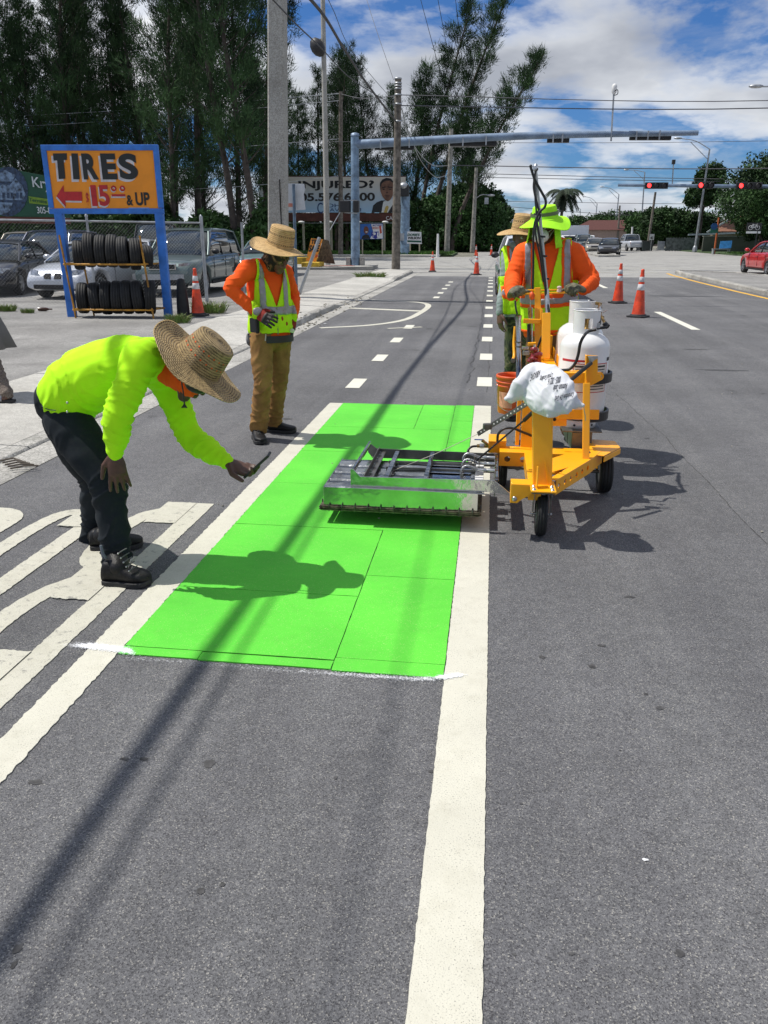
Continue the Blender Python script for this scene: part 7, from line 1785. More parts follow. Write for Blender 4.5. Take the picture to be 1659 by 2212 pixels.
# wheels
def cart_wheel(c, r, w, name):
    t_ = tyre_mb(r, w, .55, 44); t_.v = [tuple(V(p) + V(c)) for p in t_.v]; o = t_.build(name, RUB, hc)
    MB().lathe(V(c) - V((w * .38, 0, 0)), [(r * .2, -.005), (r * .56, .0), (r * .56, w * .7), (r * .2, w * .76)], 24, axis=(1, 0, 0)).build('rim', mat('wheel_grey', (.35, .36, .35), .5), o); return o
cart_wheel((.795, 5.06, .135), .135, .085, 'wheel'); cart_wheel((.125, 5.10, .135), .135, .07, 'wheel')
MB().tube([(.14, 5.08, .135), (.76, 5.06, .135)], .011, 8).build('axle', STDK, hc)
cw = cart_wheel((.335, 4.20, .125), .125, .062, 'front_wheel')
fk = MB()
for s in (-1, 1): fk.prism([(.335 + s * .045, 4.12, .295), (.335 + s * .045, 4.28, .295), (.335 + s * .045, 4.235, .11), (.335 + s * .045, 4.175, .11)], (s * .004, 0, 0))
fk.box((.335, 4.20, .298), (.10, .17, .008)); fk.build('caster_fork', ZINC, hc, bevel=.002)
MB().tube([(.275, 4.20, .125), (.395, 4.20, .125)], .008, 8).build('caster_axle', ZINC, hc)
MB().lathe((.335, 4.11, .285), [(.018, 0), (.018, .016), (.008, .02)], 12, axis=(0, -1, 0)).build('brake_ring', ZINC, hc)
# front plate, post and their bolts
Y_('front_plate', MB().box((.325, 4.10, .316), (.135, .20, .010))); Y_('front_plate_edge', MB().box((.325, 4.10, .3068), (.128, .194, .006)), STDK)
for x in (.275, .372):
    for y in (4.022, 4.075): MB().lathe((x, y, .321), [(.011, 0), (.011, .003), (.0085, .003), (.0085, .010), (.004, .012)], 8).build('bolt', ZINC, hc)
PB = V((.325, 4.165, .32)); PT_ = V((.298, 4.20, .80))
def xb(c, w, d): return [c + V((a * w / 2, b * d / 2, 0)) for a, b in ((-1, -1), (1, -1), (1, 1), (-1, 1))]
mb = MB(); mb.loft([xb(PB, .104, .09), xb(PB.lerp(PT_, .98), .108, .09), xb(PT_ + V((0, .03, .035)), .104, .03)], smooth=False); Y_('front_post', mb, bevel=.004)
q = zB(597, 345, 4.105); q2 = zB(597, 500, 4.10); Y_('gusset_rib', MB().beam(V((q.x, 4.085, q.z)), V((q.x, 4.06, .33)), .008, .055, up=(0, 1, 0)))
mb = MB(); mb.prism([(.352, 4.118, .325), (.372, 4.118, .325), (.372, 4.113, .36), (.325, 4.113, .47)], (0, -.005, 0)); Y_('gusset_rib', mb)
mb = MB(); mb.prism([(.345, 4.15, .70), (.352, 4.15, .64), (.362, 4.15, .60), (.356, 4.15, .59), (.338, 4.15, .63)], (0, -.010, 0)); Y_('slot_lug', mb, bevel=.002)
# bracket holding the burner frame
mb = MB(); mb.prism([(.155, 4.10, .325), (.27, 4.10, .322), (.27, 4.10, .27), (.215, 4.10, .235), (.195, 4.10, .215), (.155, 4.10, .215)], (0, .006, 0)); Y_('hinge_bracket', mb); Y_('hinge_bracket', MB().box((.215, 4.15, .322), (.12, .10, .006)))
mb = MB(); mb.prism([(.155, 4.10, .322), (.155, 4.20, .322), (.155, 4.20, .23), (.155, 4.10, .215)], (.005, 0, 0)); Y_('hinge_bracket', mb)
MB().lathe((.178, 4.098, .243), [(.014, 0), (.014, .012), (.006, .014)], 10, axis=(0, -1, 0)).build('hinge_bolt', ZINC, hc)
# thin right post with the wide head plate
T0 = V((.615, 4.66, .31)); a = zC(1105, 1150, 4.75); T1 = V((a.x, 4.75, a.z)); b = zC(1115, 862, 4.80); T2 = V((b.x + .01, 4.80, b.z))
Y_('rear_right_post', MB().beam(T0, T1, .040, .030)); 
P = [zC(1095, 860, 4.80), zC(1120, 858, 4.80), zC(1125, 930, 4.80), zC(1220, 870, 4.80), zC(1222, 1060, 4.80), zC(1180, 1150, 4.80), zC(1130, 1170, 4.80), zC(1085, 1165, 4.80)]
mb = MB(); mb.prism([zC(1095, 860, 4.8), zC(1222, 868, 4.8), zC(1222, 1060, 4.8), zC(1250, 1050, 4.8), zC(1262, 1120, 4.8), zC(1150, 1180, 4.8), zC(1085, 1165, 4.8)], (0, .008, 0)); Y_('head_plate', mb)
Y_('head_plate', MB().beam(zC(1100, 860, 4.79), zC(1098, 1160, 4.79), .05, .008, up=(1, 0, 0)))
mb = MB(); mb.prism([zC(1115, 872, 4.785), zC(1222, 868, 4.785), zC(1222, 892, 4.785), zC(1180, 915, 4.785), zC(1150, 950, 4.785), zC(1130, 925, 4.785)], (0, -.012, 0)); mb.build('swivel_bracket', ZINC, hc, bevel=.003)
# gas strut
g0 = zC(1150, 945, 4.74); g1 = zC(545, 1450, 4.33); g2 = z5r(825, 555, 4.62)
dd = (g1 - g0).normalized(); MB().tube([g0, g0.lerp(g1, .42)], .0125, 12).build('gas_strut', HOSE, hc); g1b = zC(905, 1150, 4.56)
MB().tube([zC(540, 1460, 4.36), zC(455, 1540, 4.38)], .012, 12).build('gas_strut', HOSE, hc); MB().tube([zC(460, 1535, 4.38), g2], .006, 8).build('strut_rod', HOSE, hc)
# horizontal holders and straps round the tanks
Y_('tank_shelf', MB().beam(zC(830, 1085, 4.92), zC(1110, 1085, 4.92), .10, .065)); Y_('tank_shelf', MB().box2((.36, 5.0, .775), (.46, 6.0, .78)))
Y_('strap_plate', MB().beam(zC(810, 1475, 4.90), zC(1235, 1478, 4.90), .012, .062)); Y_('strap_plate', MB().beam(zC(745, 1540, 4.92), zC(900, 1540, 4.92), .012, .07))
MB().lathe(zC(772, 1528, 4.905), [(.011, 0), (.011, .002)], 14, axis=(0, -1, 0)).build('plate_hole', DARK, hc)
Y_('strap_ear', MB().lathe(zC(1238, 1080, 4.86), [(.026, 0), (.026, .008)], 20, axis=(0, -1, 0))); MB().lathe(zC(1245, 1083, 4.85), [(.009, 0), (.009, .008)], 10, axis=(0, -1, 0)).build('bolt', ZINC, hc)
TC = V((.615, 5.20, 0)); TR = .158
def arcpts(c, r, a0, a1, z, n=16): return [V((c.x + r * math.cos(a0 + (a1 - a0) * i / n), c.y + r * math.sin(a0 + (a1 - a0) * i / n), z)) for i in range(n + 1)]
for z in (.745, .50):
    mb = MB(); P = arcpts(TC, TR + .016, R(-72), R(60), z)
    mb.loft([[p + V((0, 0, -.032)), p + V((0, 0, .032)), p + (p - TC).normalized() * .0 + V((0, 0, .030)) + V(((p.x - TC.x), (p.y - TC.y), 0)).normalized() * .014, p + V((0, 0, -.030)) + V(((p.x - TC.x), (p.y - TC.y), 0)).normalized() * .014] for p in P], smooth=False); mb.build('rubber_strap', HOSE, hc, bevel=.004)
    MB().tube([TC + V((.02, -TR - .02, z)), TC + V((.07, -TR - .005, z)), P[0]], .005, 6).build('strap_hook', ZINC, hc)
# tank pedestal and floor plates
Y_('tank_pedestal', MB().box2((.565, 5.06, .27), (.695, 5.30, .395)), STDK, .004)
Y_('tank_platform', MB().box2((.50, 5.02, .405), (.75, 5.80, .412)), STDK, 0); Y_('tank_platform', MB().box2((.56, 5.3, .26), (.70, 5.75, .404)), STDK)
mb = MB(); mb.box2((.36, 5.35, .745), (.47, 6.0, .752)); Y_('regulator_deck', mb)
Y_('regulator_deck', MB().box2((.472, 5.30, .745), (.478, 6.0, .83))); 
Y_('deck_bracket', MB().box((.43, 5.95, .83), (.07, .05, .16))); Y_('deck_bracket', MB().box((.40, 5.80, .80), (.05, .04, .10)))
for k, (x, y) in enumerate(((.385, 5.42), (.40, 5.42), (.43, 5.45))): 
    text_mesh('lettering', ('LPG', 'NEW', 'TC 16')[k], .02, DARK, V((x, y, .7535)), (0, -1, 0), (1, 0, 0), hc, bold=.0005, depth=.0003)
# central masts
def ybar(name, u0, v0, u1, v1, Y0, Y1, w, h): Y_(name, MB().beam(z4(u0, v0, Y0), z4(u1, v1, Y1), w, h, up=(0, 1, 0)))
ybar('control_column', 742, 1380, 737, 1795, 5.62, 5.55, .058, .04); ybar('handle_column', 662, 1150, 665, 1340, 5.82, 5.80, .042, .04)
ybar('handle_column', 668, 1335, 668, 1700, 5.76, 5.72, .050, .03); ybar('handle_column', 697, 1345, 700, 1500, 5.70, 5.68, .018, .05)
for y_, Yy in ((1172, 5.85), (1203, 5.80)): ybar('handlebar', 440, y_ + 14, 632, y_, Yy, Yy, .012, .024)
for y_, Yy in ((1168, 5.86), (1195, 5.80)): ybar('handlebar', 695, y_ + 8, 1020, y_ - 2, Yy, Yy, .012, .022)
ybar('foot_peg', 535, 1450, 690, 1455, 5.66, 5.66, .03, .03)
Y_('lower_mast', MB().beam(z4(668, 1700, 5.68), V((.33, 5.2, .30)), .05, .035, up=(0, 1, 0))); Y_('lower_mast', MB().box2((.235, 4.99, .28), (.335, 5.03, .62)))
Y_('lower_mast', MB().box2((.20, 5.0, .31), (.225, 5.05, .70)))
for x_ in (590, 612): MB().tube([z4(x_, 1330, 5.74), z4(x_ + 3, 1640, 5.7)], .006, 8).build('gas_pipe', ZINC, hc)
MB().tube([z4(598, 1210, 5.74), z4(600, 1345, 5.74)], .004, 6).build('lever_rod', ZINC, hc); MB().tube([z4(592, 1330, 5.72), z4(594, 1420, 5.72)], .013, 10).build('brass_union', BRASS, hc); MB().tube([z4(586, 1480, 5.72), z4(585, 1660, 5.70)], .013, 8).build('hose', HOSE, hc)
MB().sphere(z4(612, 1225, 5.72), (.02, .02, .03), 10).build('orange_knob', mat('cone_orange_knob', (.8, .1, .01), .5), hc)
for k, dv in enumerate(((860, 1150), (862, 1172), (858, 1185))): MB().sphere(z4(*dv, 5.80), (.018, .014, .012), 8).build('pink_tie', mat('pale_pink_rag', (.6, .45, .42), .9), hc)
# pipe mast with hoses lashed to it
m0 = z4(757, 1330, 5.66); m1 = z4(745, 1170, 5.70); m2 = z4(645, 85, 5.78)
MB().tube([z4(757, 1480, 5.64), m1], .017, 12).build('mast_socket', ZINC, hc); MB().tube([m1, m2], [.0125, .0105], 10).build('torch_mast', mat('aluminium_pole', (.5, .51, .46), .35, .7, var=.15, vs=8), hc)
MB().tube([z4(640, 190, 5.76), z4(652, 480, 5.76), z4(622, 1160, 5.74)][:2] + [z4(655, 560, 5.75)], .006, 8).build('second_pole', MATS['aluminium_pole'], hc)
hz = [(608, 60), (600, 52), (606, 80), (640, 180), (700, 290), (735, 360), (730, 420), (680, 470), (655, 540), (668, 620), (680, 700), (700, 850), (725, 1050), (745, 1250), (770, 1400), (760, 1500), (700, 1600), (660, 1700)]
MB().tube(spline([z4(x, y, 5.68 - (.05 if y > 1300 else 0)) for x, y in hz], 6), .0088, 10).build('hose', HOSE, hc)
hz = [(600, 55), (612, 100), (632, 170), (630, 260), (665, 420), (680, 470), (640, 560), (625, 700), (625, 900), (620, 1165)]
MB().tube(spline([z4(x, y, 5.72) for x, y in hz], 6), .0078, 10).build('hose', HOSE, hc)
hz = [(665, 75), (640, 130), (640, 300), (655, 470), (690, 500), (645, 600), (650, 700), (690, 900), (715, 1100)]
MB().tube(spline([z4(x, y, 5.70) for x, y in hz], 6), .0062, 8).build('hose', HOSE, hc)
MB().lathe(z4(645, 85, 5.78), [(.016, -.01), (.018, .0), (.012, .03), (.004, .035)], 10).build('mast_tip', ZINC, hc)
for x_, y_ in ((672, 470), (705, 690), (722, 865), (740, 1070), (660, 490)): MB().lathe(z4(x_, y_, 5.72), [(.022, -.006), (.022, .006)], 14, axis=(.1, 0, 1), cap=False).build('cable_tie', BLK, hc)
# regulators
for u, v, s in ((660, 1800, 1.0), (632, 1745, .8), (598, 1845, .7)):
    c = z4(u, v, 5.42); o = MB().lathe(c, [(.030 * s, -.055 * s), (.044 * s, -.05 * s), (.046 * s, -.035 * s), (.03 * s, -.028 * s), (.028 * s, .02 * s), (.034 * s, .024 * s), (.034 * s, .045 * s), (.02 * s, .055 * s)], 18).build('gas_regulator', REDR, hc)
    MB().tube([c + V((0, 0, .05 * s)), c + V((0, 0, .075 * s))], .008, 8).build('adjuster', ZINC, o)
for u, v in ((552, 1695), (560, 1745), (560, 1730)):
    c = z4(u, v, 5.44); MB().box(c, (.045, .04, .022)).build('valve_body', ZINC, hc, bevel=.004); MB().tube([c + V((0, 0, -.02)), c + V((.05, 0, -.025))], .009, 8).build('fitting', BRASS, hc)
Y_('valve_bracket', MB().beam(z4(575, 1660, 5.5), z4(650, 1655, 5.5), .03, .02)); 
# silver exhaust-like tube and its hose
ct = [z4(488, 1405, 5.60), z4(490, 1450, 5.60), z4(492, 1600, 5.58), z4(497, 1990, 5.50)]; low = zC(408, 1690, 5.25)
MB().tube(ct + [zC(408, 1350, 5.35), zC(405, 1500, 5.30), low], [.027, .020, .018, .022, .021, .019, .019], 16).build('silver_pipe', mat('polished_tube', (.40, .41, .43), .2, 1.0, var=.3, vs=9), hc)
for y_ in (1640, 1680, 1755): MB().lathe(z4(494, y_, 5.56), [(.024, -.004), (.024, .004)], 16, cap=False).build('pipe_clip', STDK, hc)
MB().tube(spline([z4(462, 1270, 5.62), z4(468, 1340, 5.6), z4(480, 1390, 5.6)], 5), .007, 8).build('hose', HOSE, hc)
Y_('side_lever', MB().tube(spline([z4(462, 1500, 5.62), z4(450, 1640, 5.6), z4(452, 1760, 5.55), z4(440, 1800, 5.5)], 4), .010, 8), bevel=0); MB().lathe(z4(440, 1808, 5.5), [(.016, 0), (.016, .012)], 12, axis=(0, -1, 0)).build('lever_end', STDK, hc)
MB().tube(spline([zC(180, 1760, 4.95), zC(190, 1680, 4.95), zC(250, 1625, 4.95), zC(340, 1620, 4.95), zC(440, 1660, 4.95), zC(540, 1700, 5.0)], 6), .0085, 10).build('hose', HOSE, hc)
MB().tube([zC(425, 1600, 5.1), zC(432, 1640, 5.1), zC(500, 1625, 5.1)], .006, 8).build('copper_line', BRASS, hc)
# hose from the tank manifold
hz = [(1205, 595), (1130, 615), (1080, 660), (1040, 740), (1020, 850), (985, 950), (920, 1010), (830, 1020)]
MB().tube(spline([zC(x, y, 4.93 if i > 1 else 5.0) for i, (x, y) in enumerate(hz)], 6), .0095, 12).build('hose', HOSE, hc); MB().tube([zC(830, 1018, 4.95), zC(780, 1014, 4.96)], .010, 10).build('fitting', ZINC, hc)
# perforated lifting strap, clamp and cord to the burner head
s0 = zA(590, 470, 4.30); s1 = z5r(838, 415, 4.55)
o = MB().beam(s0, s1, .004, .028, up=(0, 0, 1)).build('lifting_strap', STDK, hc, bevel=.001)
n = 15; dS = (s1 - s0); sN = frame(dS)[0]; sN = sN if sN.y < 0 else -sN
for i in range(n): MB().lathe(s0 + dS * (.04 + .95 * i / n) + sN * .0022, [(.0048, 0), (.0048, .0006)], 8, axis=tuple(sN)).build('strap_hole', WHITE, o)
MB().box(zA(85, 765, 4.42), (.05, .03, .035), rz=.2).build('strap_clamp', STDK, hc, bevel=.006)
lug = z5r(410, 600, 4.58); MB().tube([s1, s1.lerp(lug, .5) - V((0, 0, .01)), lug], .0022, 6).build('lifting_cord', mat('grey_cord', (.45, .43, .36), .8), hc)
# ---- burner head
HX0, HX1 = -.915, -.03; y0, y1 = 4.235, 4.86; ZB, ZTp = .115, .225
for k in range(4):
    a = y0 + (y1 - y0) * k / 4; b = a + (y1 - y0) / 4 - .012; x0 = HX0 + .012 * 0; c = (a + b) / 2; h = (b - a) / 2
    prof = [(a, ZB), (a, ZTp - .016), (a + .012, ZTp - .004), (a + .03, ZTp), (c, ZTp + .003), (b - .03, ZTp), (b - .012, ZTp - .004), (b, ZTp - .016), (b, ZB)]
    mb = MB(); mb.loft([[V((x, y_, z_ + .0015 * math.sin(x * 23 + k * 2) * (z_ > .2))) for y_, z_ in prof] for x in [HX0 + (HX1 - HX0) * i / 14 for i in range(15)]], smooth=False); mb.build('burner_box', STD, hc, bevel=.003)
    mb = MB(); mb.box((-.20, c, ZTp + .008), (.26, h * 1.5, .004)); mb.build('burner_lid', STN, hc, bevel=.002)
MB().box((HX0 + .445, y0 - .004, .167), (HX1 - HX0 + .012, .005, .112)).build('front_skirt', STN, hc, bevel=.002)
MB().box((HX0 - .004, (y0 + y1) / 2, .167), (.004, y1 - y0, .108)).build('side_skirt', STN, hc); MB().box((HX1 + .004, (y0 + y1) / 2, .167), (.004, y1 - y0, .108)).build('side_skirt', STN, hc)
for k in range(5):
    z_ = .108 - k * .0055; e = .022 if k % 2 else .016; mb = MB()
    for a, b in (((HX0 - e, y0 - e, z_), (HX1 + e, y0 - e, z_)), ((HX0 - e, y1 + e, z_), (HX1 + e, y1 + e, z_)), ((HX0 - e, y0 - e, z_), (HX0 - e, y1 + e, z_)), ((HX1 + e, y0 - e, z_), (HX1 + e, y1 + e, z_))): mb.beam(a, b, .018, .0035)
    mb.build('mesh_flange', mat('scorched_mesh', (.15, .13, .09), .5, .6, var=.4, vs=40), hc)
MB().box(((HX0 + HX1) / 2, (y0 + y1) / 2, .098), (HX1 - HX0 - .02, y1 - y0 - .02, .01)).build('radiant_mesh', MATS['scorched_mesh'], hc)
for i in range(12):
    x = HX0 + .03 + (HX1 - HX0 - .05) * i / 11; o = MB().tube([(x, y0 - .024, .124), (x, y0 - .024, .080)], .0028, 6).build('flange_bolt', STDK, hc); MB().lathe((x, y0 - .024, .112), [(.006, 0), (.006, .005)], 6).build('nut', STDK, o)
for i in range(5):
    y = y0 + .05 + i * .13; MB().tube([(HX1 + .026, y, .13), (HX1 + .026, y, .07)], .0042, 6).build('flange_bolt', STDK, hc); MB().tube([(HX0 - .024, y, .13), (HX0 - .024, y, .07)], .0042, 6).build('flange_bolt', STDK, hc)
# carrying frame on top: two channels, end bar, cross members
def plate(name, pts, th, m=STN, bevel=.002): mb = MB(); mb.prism(pts, th); return mb.build(name, m, hc, bevel=bevel)
N0 = 4.205; Fy = 4.90
nl = zH(272, 345, N0); nb = zH(275, 470, N0); nr = zH(1580, 440, N0); nrb = zH(1590, 548, N0)
plate('frame_channel', [nl, zH(300, 335, N0), zH(365, 402, N0), zH(1570, 435, N0), zH(1660, 505, N0), V((.17, N0, .225)), zH(1600, 552, N0), zH(1500, 545, N0), zH(290, 490, N0), nb], (0, .005, 0))
plate('channel_foot', [zH(285, 488, N0), zH(1480, 545, N0), zH(1480, 545, N0) + V((0, -.03, 0)), zH(285, 488, N0) + V((0, -.03, 0))], (0, 0, -.003))
plate('frame_channel', [zH(440, 92, Fy), zH(510, 148, Fy), zH(1600, 195, Fy), zH(1760, 255, Fy), zH(1830, 330, Fy), zH(1780, 350, Fy), zH(1600, 275, Fy), zH(470, 232, Fy), zH(432, 180, Fy)], (0, .005, 0), STDK)
MB().tube([zH(290, 350, N0), zH(448, 97, Fy)], .010, 10).build('end_bar', STN, hc)
MB().beam(zH(290, 350, N0) + V((.002, 0, -.004)), zH(448, 97, Fy) + V((.002, 0, -.004)), .012, .03).build('end_plate', STN, hc, bevel=.002)
zf = .262
for xa, w_, nm, m_ in ((-.66, .045, 'angle_member', STDK), (-.56, .028, 'cross_member', STD), (-.33, .026, 'cross_member', STD)):
    MB().beam((xa, N0 + .005, zf), (xa, Fy, zf), w_, .008 if nm == 'angle_member' else .028).build(nm, m_, hc, bevel=.002)
    if nm == 'angle_member':
        MB().beam((xa - .02, N0 + .005, zf + .018), (xa - .02, Fy, zf + .018), .004, .036).build('angle_web', m_, hc)
        for y in (4.36, 4.50, 4.64, 4.77):
            o = MB().tube([(xa + .002, y, zf), (xa + .002, y, zf + .035)], .004, 6).build('stud', ZINC, hc); MB().lathe((xa + .002, y, zf + .01), [(.009, 0), (.009, .008)], 6).build('nut', ZINC, o)
MB().box((lug.x, lug.y, lug.z), (.008, .05, .045)).build('lug', STDK, hc, bevel=.006); MB().box((-.315, 4.60, .295), (.006, .06, .06)).build('lug', STDK, hc, bevel=.01)
for k, (x_, y_) in enumerate(((-.05, 4.62), (-.06, 4.50))): MB().box((-.055 + .03 * k, 4.56, .30), (.005, .10, .07)).build('pivot_plate', STD, hc, bevel=.015)
for y in (4.40, 4.62, 4.76): MB().beam((-.60, y, ZTp + .012), (.08, y, ZTp + .012), .014, .014).build('gas_manifold', STDK, hc)
# end box on the right
plate('end_channel', [zH(1570, 200, 4.80), zH(1605, 205, 4.80), zH(1612, 430, 4.26), zH(1575, 432, 4.26)], (0, 0, -.012), STD)
MB().box2((.068, 4.25, .20), (.074, 4.90, .285)).build('end_plate', STDK, hc)
for y in (4.86, 4.72, 4.58):
    a = V((.07, y - .15, .30)); 
    MB().tube([a, a + V((-.045, 0, 0)), a + V((-.055, 0, 0)), a + V((-.10, 0, .002))], [.012, .012, .0085, .0085], 10).build('hose_fitting', ZINC, hc)
    MB().lathe(a + V((-.06, 0, 0)), [(.015, -.007), (.015, .007)], 6, axis=(1, 0, 0)).build('hex_nut', ZINC, hc)
    MB().tube(spline([a + V((-.10, 0, .002)), a + V((-.14, 0, .018)), a + V((-.175, 0, .02)), a + V((-.195, -.004, -.005)), a + V((-.195, -.008, -.05))], 5), .0085, 10).build('braided_hose', mat('steel_braid', (.45, .46, .47), .35, .9, var=.4, vs=150, bump=.6, bs=300), hc)
    MB().box((-.02, y - .15, .245), (.05, .07, .02)).build('pad', WHITE, hc, bevel=.004)
# ball valve with blue handle at the left rear
v0 = zH(1440, 125, 5.0); MB().tube([zH(1415, 125, 5.02), zH(1600, 130, 5.02)], .012, 10).build('ball_valve', BRASS, hc); MB().tube([zH(1440, 126, 5.02), zH(1480, 126, 5.02)], .017, 8).build('hex_nut', ZINC, hc)
MB().beam(zH(1392, 68, 5.02), zH(1475, 70, 5.02), .012, .005).build('valve_handle', mat('handle_blue', (.02, .07, .35), .4), hc); MB().beam(zH(1475, 70, 5.02), zH(1505, 100, 5.02), .012, .004).build('valve_handle', ZINC, hc)
MB().tube(spline([zH(1415, 127, 5.02), zH(1365, 135, 5.0), zH(1332, 175, 4.98), zH(1345, 245, 4.95)], 6), .0075, 10).build('hose', HOSE, hc)
MB().tube([zB(20, 85, 5.0), zB(90, 140, 5.0)], .01, 8).build('fitting', BRASS, hc)

# ================================================================== PROPANE TANKS
def tank(c, rot, label):
    t = thing('propane_tank', label, 'gas cylinder', c, rot, group='white propane tanks on the cart')
    r = TR; H0 = .62
    prof = [(.112, 0), (.118, 0), (.118, .045), (.105, .05)]
    mb = MB(); mb.lathe((0, 0, 0), [(.108, 0), (.112, 0), (.112, .05), (.107, .05)], 40, cap=False); mb.build('foot_ring', TANKW, t, world=False)
    for k in range(3): a = -1.9 + k * 1.1; MB().lathe((math.cos(a) * .1125, math.sin(a) * .1125, .022), [(.008, 0), (.008, .001)], 12, axis=(math.cos(a), math.sin(a), 0)).build('drain_hole', DARK, t, world=False)
    P = [(.02, .035)] + [(r * math.sin(a), .035 + .085 * (1 - math.cos(a))) for a in [PI / 2 * i / 8 for i in range(1, 8)]] + [(r, .125), (r, .318), (r + .0025, .322), (r + .0025, .332), (r, .336), (r, .52)] + [(r * math.cos(a), .52 + .10 * math.sin(a)) for a in [PI / 2 * i / 9 for i in range(1, 9)]] + [(.015, .622)]
    MB().lathe((0, 0, 0), P, 48).build('body', TANKW, t, world=False)
    # guard collar with hand holes
    g_ = MB(); n = 60; a0, a1 = R(35), R(35 + 300); cr = .083; zs = [.60, .635, .665, .70, .725, .745]
    inner = []
    for s_, off in ((0, 0), (1, -.003)):
        V0 = [[V(((cr + off + .004 * j / 5) * math.cos(a0 + (a1 - a0) * i / n), (cr + off + .004 * j / 5) * math.sin(a0 + (a1 - a0) * i / n), zs[j])) for j in range(6)] for i in range(n + 1)]
        vs = [p for c_ in V0 for p in c_]; fs = []
        for i in range(n):
            for j in range(5):
                ang = math.degrees(a0 + (a1 - a0) * (i + .5) / n) % 360
                if j in (1, 2) and (255 < ang < 292 or 100 < ang < 128): continue
                fs.append((i * 6 + j, (i + 1) * 6 + j, (i + 1) * 6 + j + 1, i * 6 + j + 1))
        g_.add(vs, fs, True)
    g_.lathe((0, 0, 0), [(cr + .004, .743), (cr + .006, .7465), (cr + .0005, .748)], 60, cap=False) if False else None
    P = [V(((cr + .0025) * math.cos(a0 + (a1 - a0) * i / n), (cr + .0025) * math.sin(a0 + (a1 - a0) * i / n), .746)) for i in range(n + 1)]; g_.tube(P, .004, 6)
    g_.build('guard_collar', TANKW, t, world=False, fixn=False)
    v = MB(); v.lathe((0, 0, .61), [(.022, 0), (.022, .02), (.013, .025), (.013, .07), (.018, .075), (.018, .085), (.006, .09)], 14); vo = v.build('valve', BRASS, t, world=False)
    hw = MB(); 
    rings = []
    for i in range(25): a = 2 * PI * i / 24; rr = .030 + .004 * math.cos(a * 5); rings.append((rr * math.cos(a), rr * math.sin(a)))
    hw.prism([(x, y, .695) for x, y in rings[:-1]], (0, 0, .012)); hw.build('handwheel', mat('handwheel_silver', (.5, .55, .62), .3, .5), vo, world=False, bevel=.003)
    # labels bent round the cylinder
    def lab(a_mid, w_, z0, z1, m_, off=.001, name='label'):
        k = 14; vs = []; 
        for i in range(k + 1):
            a = a_mid + (i / k - .5) * w_ / r; 
            for z in (z0, z1): vs.append(((r + off) * math.cos(a), (r + off) * math.sin(a), z))
        mb = MB(); mb.add(vs, [(2 * i, 2 * i + 2, 2 * i + 3, 2 * i + 1) for i in range(k)], True); return mb.build(name, m_, t, world=False, fixn=False)
    LR = mat('label_red', (.5, .02, .03), .5); LW = mat('label_cream', (.68, .62, .55), .5, var=.05); LK = mat('label_ink', (.04, .035, .035), .6)
    for am, w_ in ((-PI / 2 - .18, .095), (-PI / 2 + .58, .135)):
        lab(am, w_ + .012, .245, .43, LR, .0008); lab(am, w_, .250, .425, LW, .0012)
        for q in range(9 if w_ > .1 else 6):
            z = .405 - q * .0175; fr = random.Random(q + int(w_ * 1000)).uniform(.55, .9)
            o = lab(am - .02, w_ * fr, z, z + (.006 if q % 3 else .011), LK, .0016, 'label_text')
        lab(am, w_, .306, .311, LR, .0018, 'label_rule')
    lab(-PI / 2 - .55, .17, .438, .452, LR, .0009, 'red_band')
    lab(-PI / 2 + 1.15, .05, .44, .462, LK, .001, 'stamped_mark')
    for am in (-2.3, -1.2): lab(am, .0, .1, .1001, LK) if False else None
    return t
tk1 = tank((TC.x, TC.y, .412), 0, 'nearer white propane tank with red-edged warning labels, strapped to the cart')
tk2 = copy_thing(tk1, (TC.x + .01, TC.y + .42, .412), (0, 0, .25), 'further white propane tank standing behind the first on the cart'); tk2.scale = (1, 1, 1.03)
# brass manifold linking them
bm_ = thing('gas_manifold', 'brass pipe manifold joining the valves of the two white tanks', 'pipe fitting', zC(1215, 420, 5.35))
P = [zC(1130, 320, 5.62), zC(1165, 318, 5.6), zC(1240, 330, 5.6), zC(1242, 375, 5.5), zC(1240, 425, 5.4), zC(1262, 470, 5.3), zC(1305, 545, 5.18)]
for i, (a, b) in enumerate(zip(P, P[1:])): MB().tube([a, b], .0105 if i != 3 else .013, 10).build('pipe', BRASS if i != 3 else ZINC, bm_)
for p in P: MB().lathe(p - V((0, 0, .008)), [(.016, 0), (.016, .016)], 8).build('elbow', BRASS, bm_)
MB().tube([zC(1290, 535, 5.18), zC(1325, 568, 5.16)], .017, 10).build('black_coupling', BLK, bm_); MB().tube([zC(1215, 585, 5.12), zC(1320, 572, 5.14)], .009, 8).build('hose_tail', HOSE, bm_)
MB().tube([zC(1240, 480, 5.2), zC(1235, 540, 5.15)], .012, 8).build('valve_grip', BLK, bm_); MB().box(zC(1228, 555, 5.08), (.022, .004, .030)).build('tag', mat('tag_grey', (.4, .42, .45), .5), bm_); MB().beam(zC(1275, 425, 5.3), zC(1320, 398, 5.3), .012, .004).build('lever', ZINC, bm_)

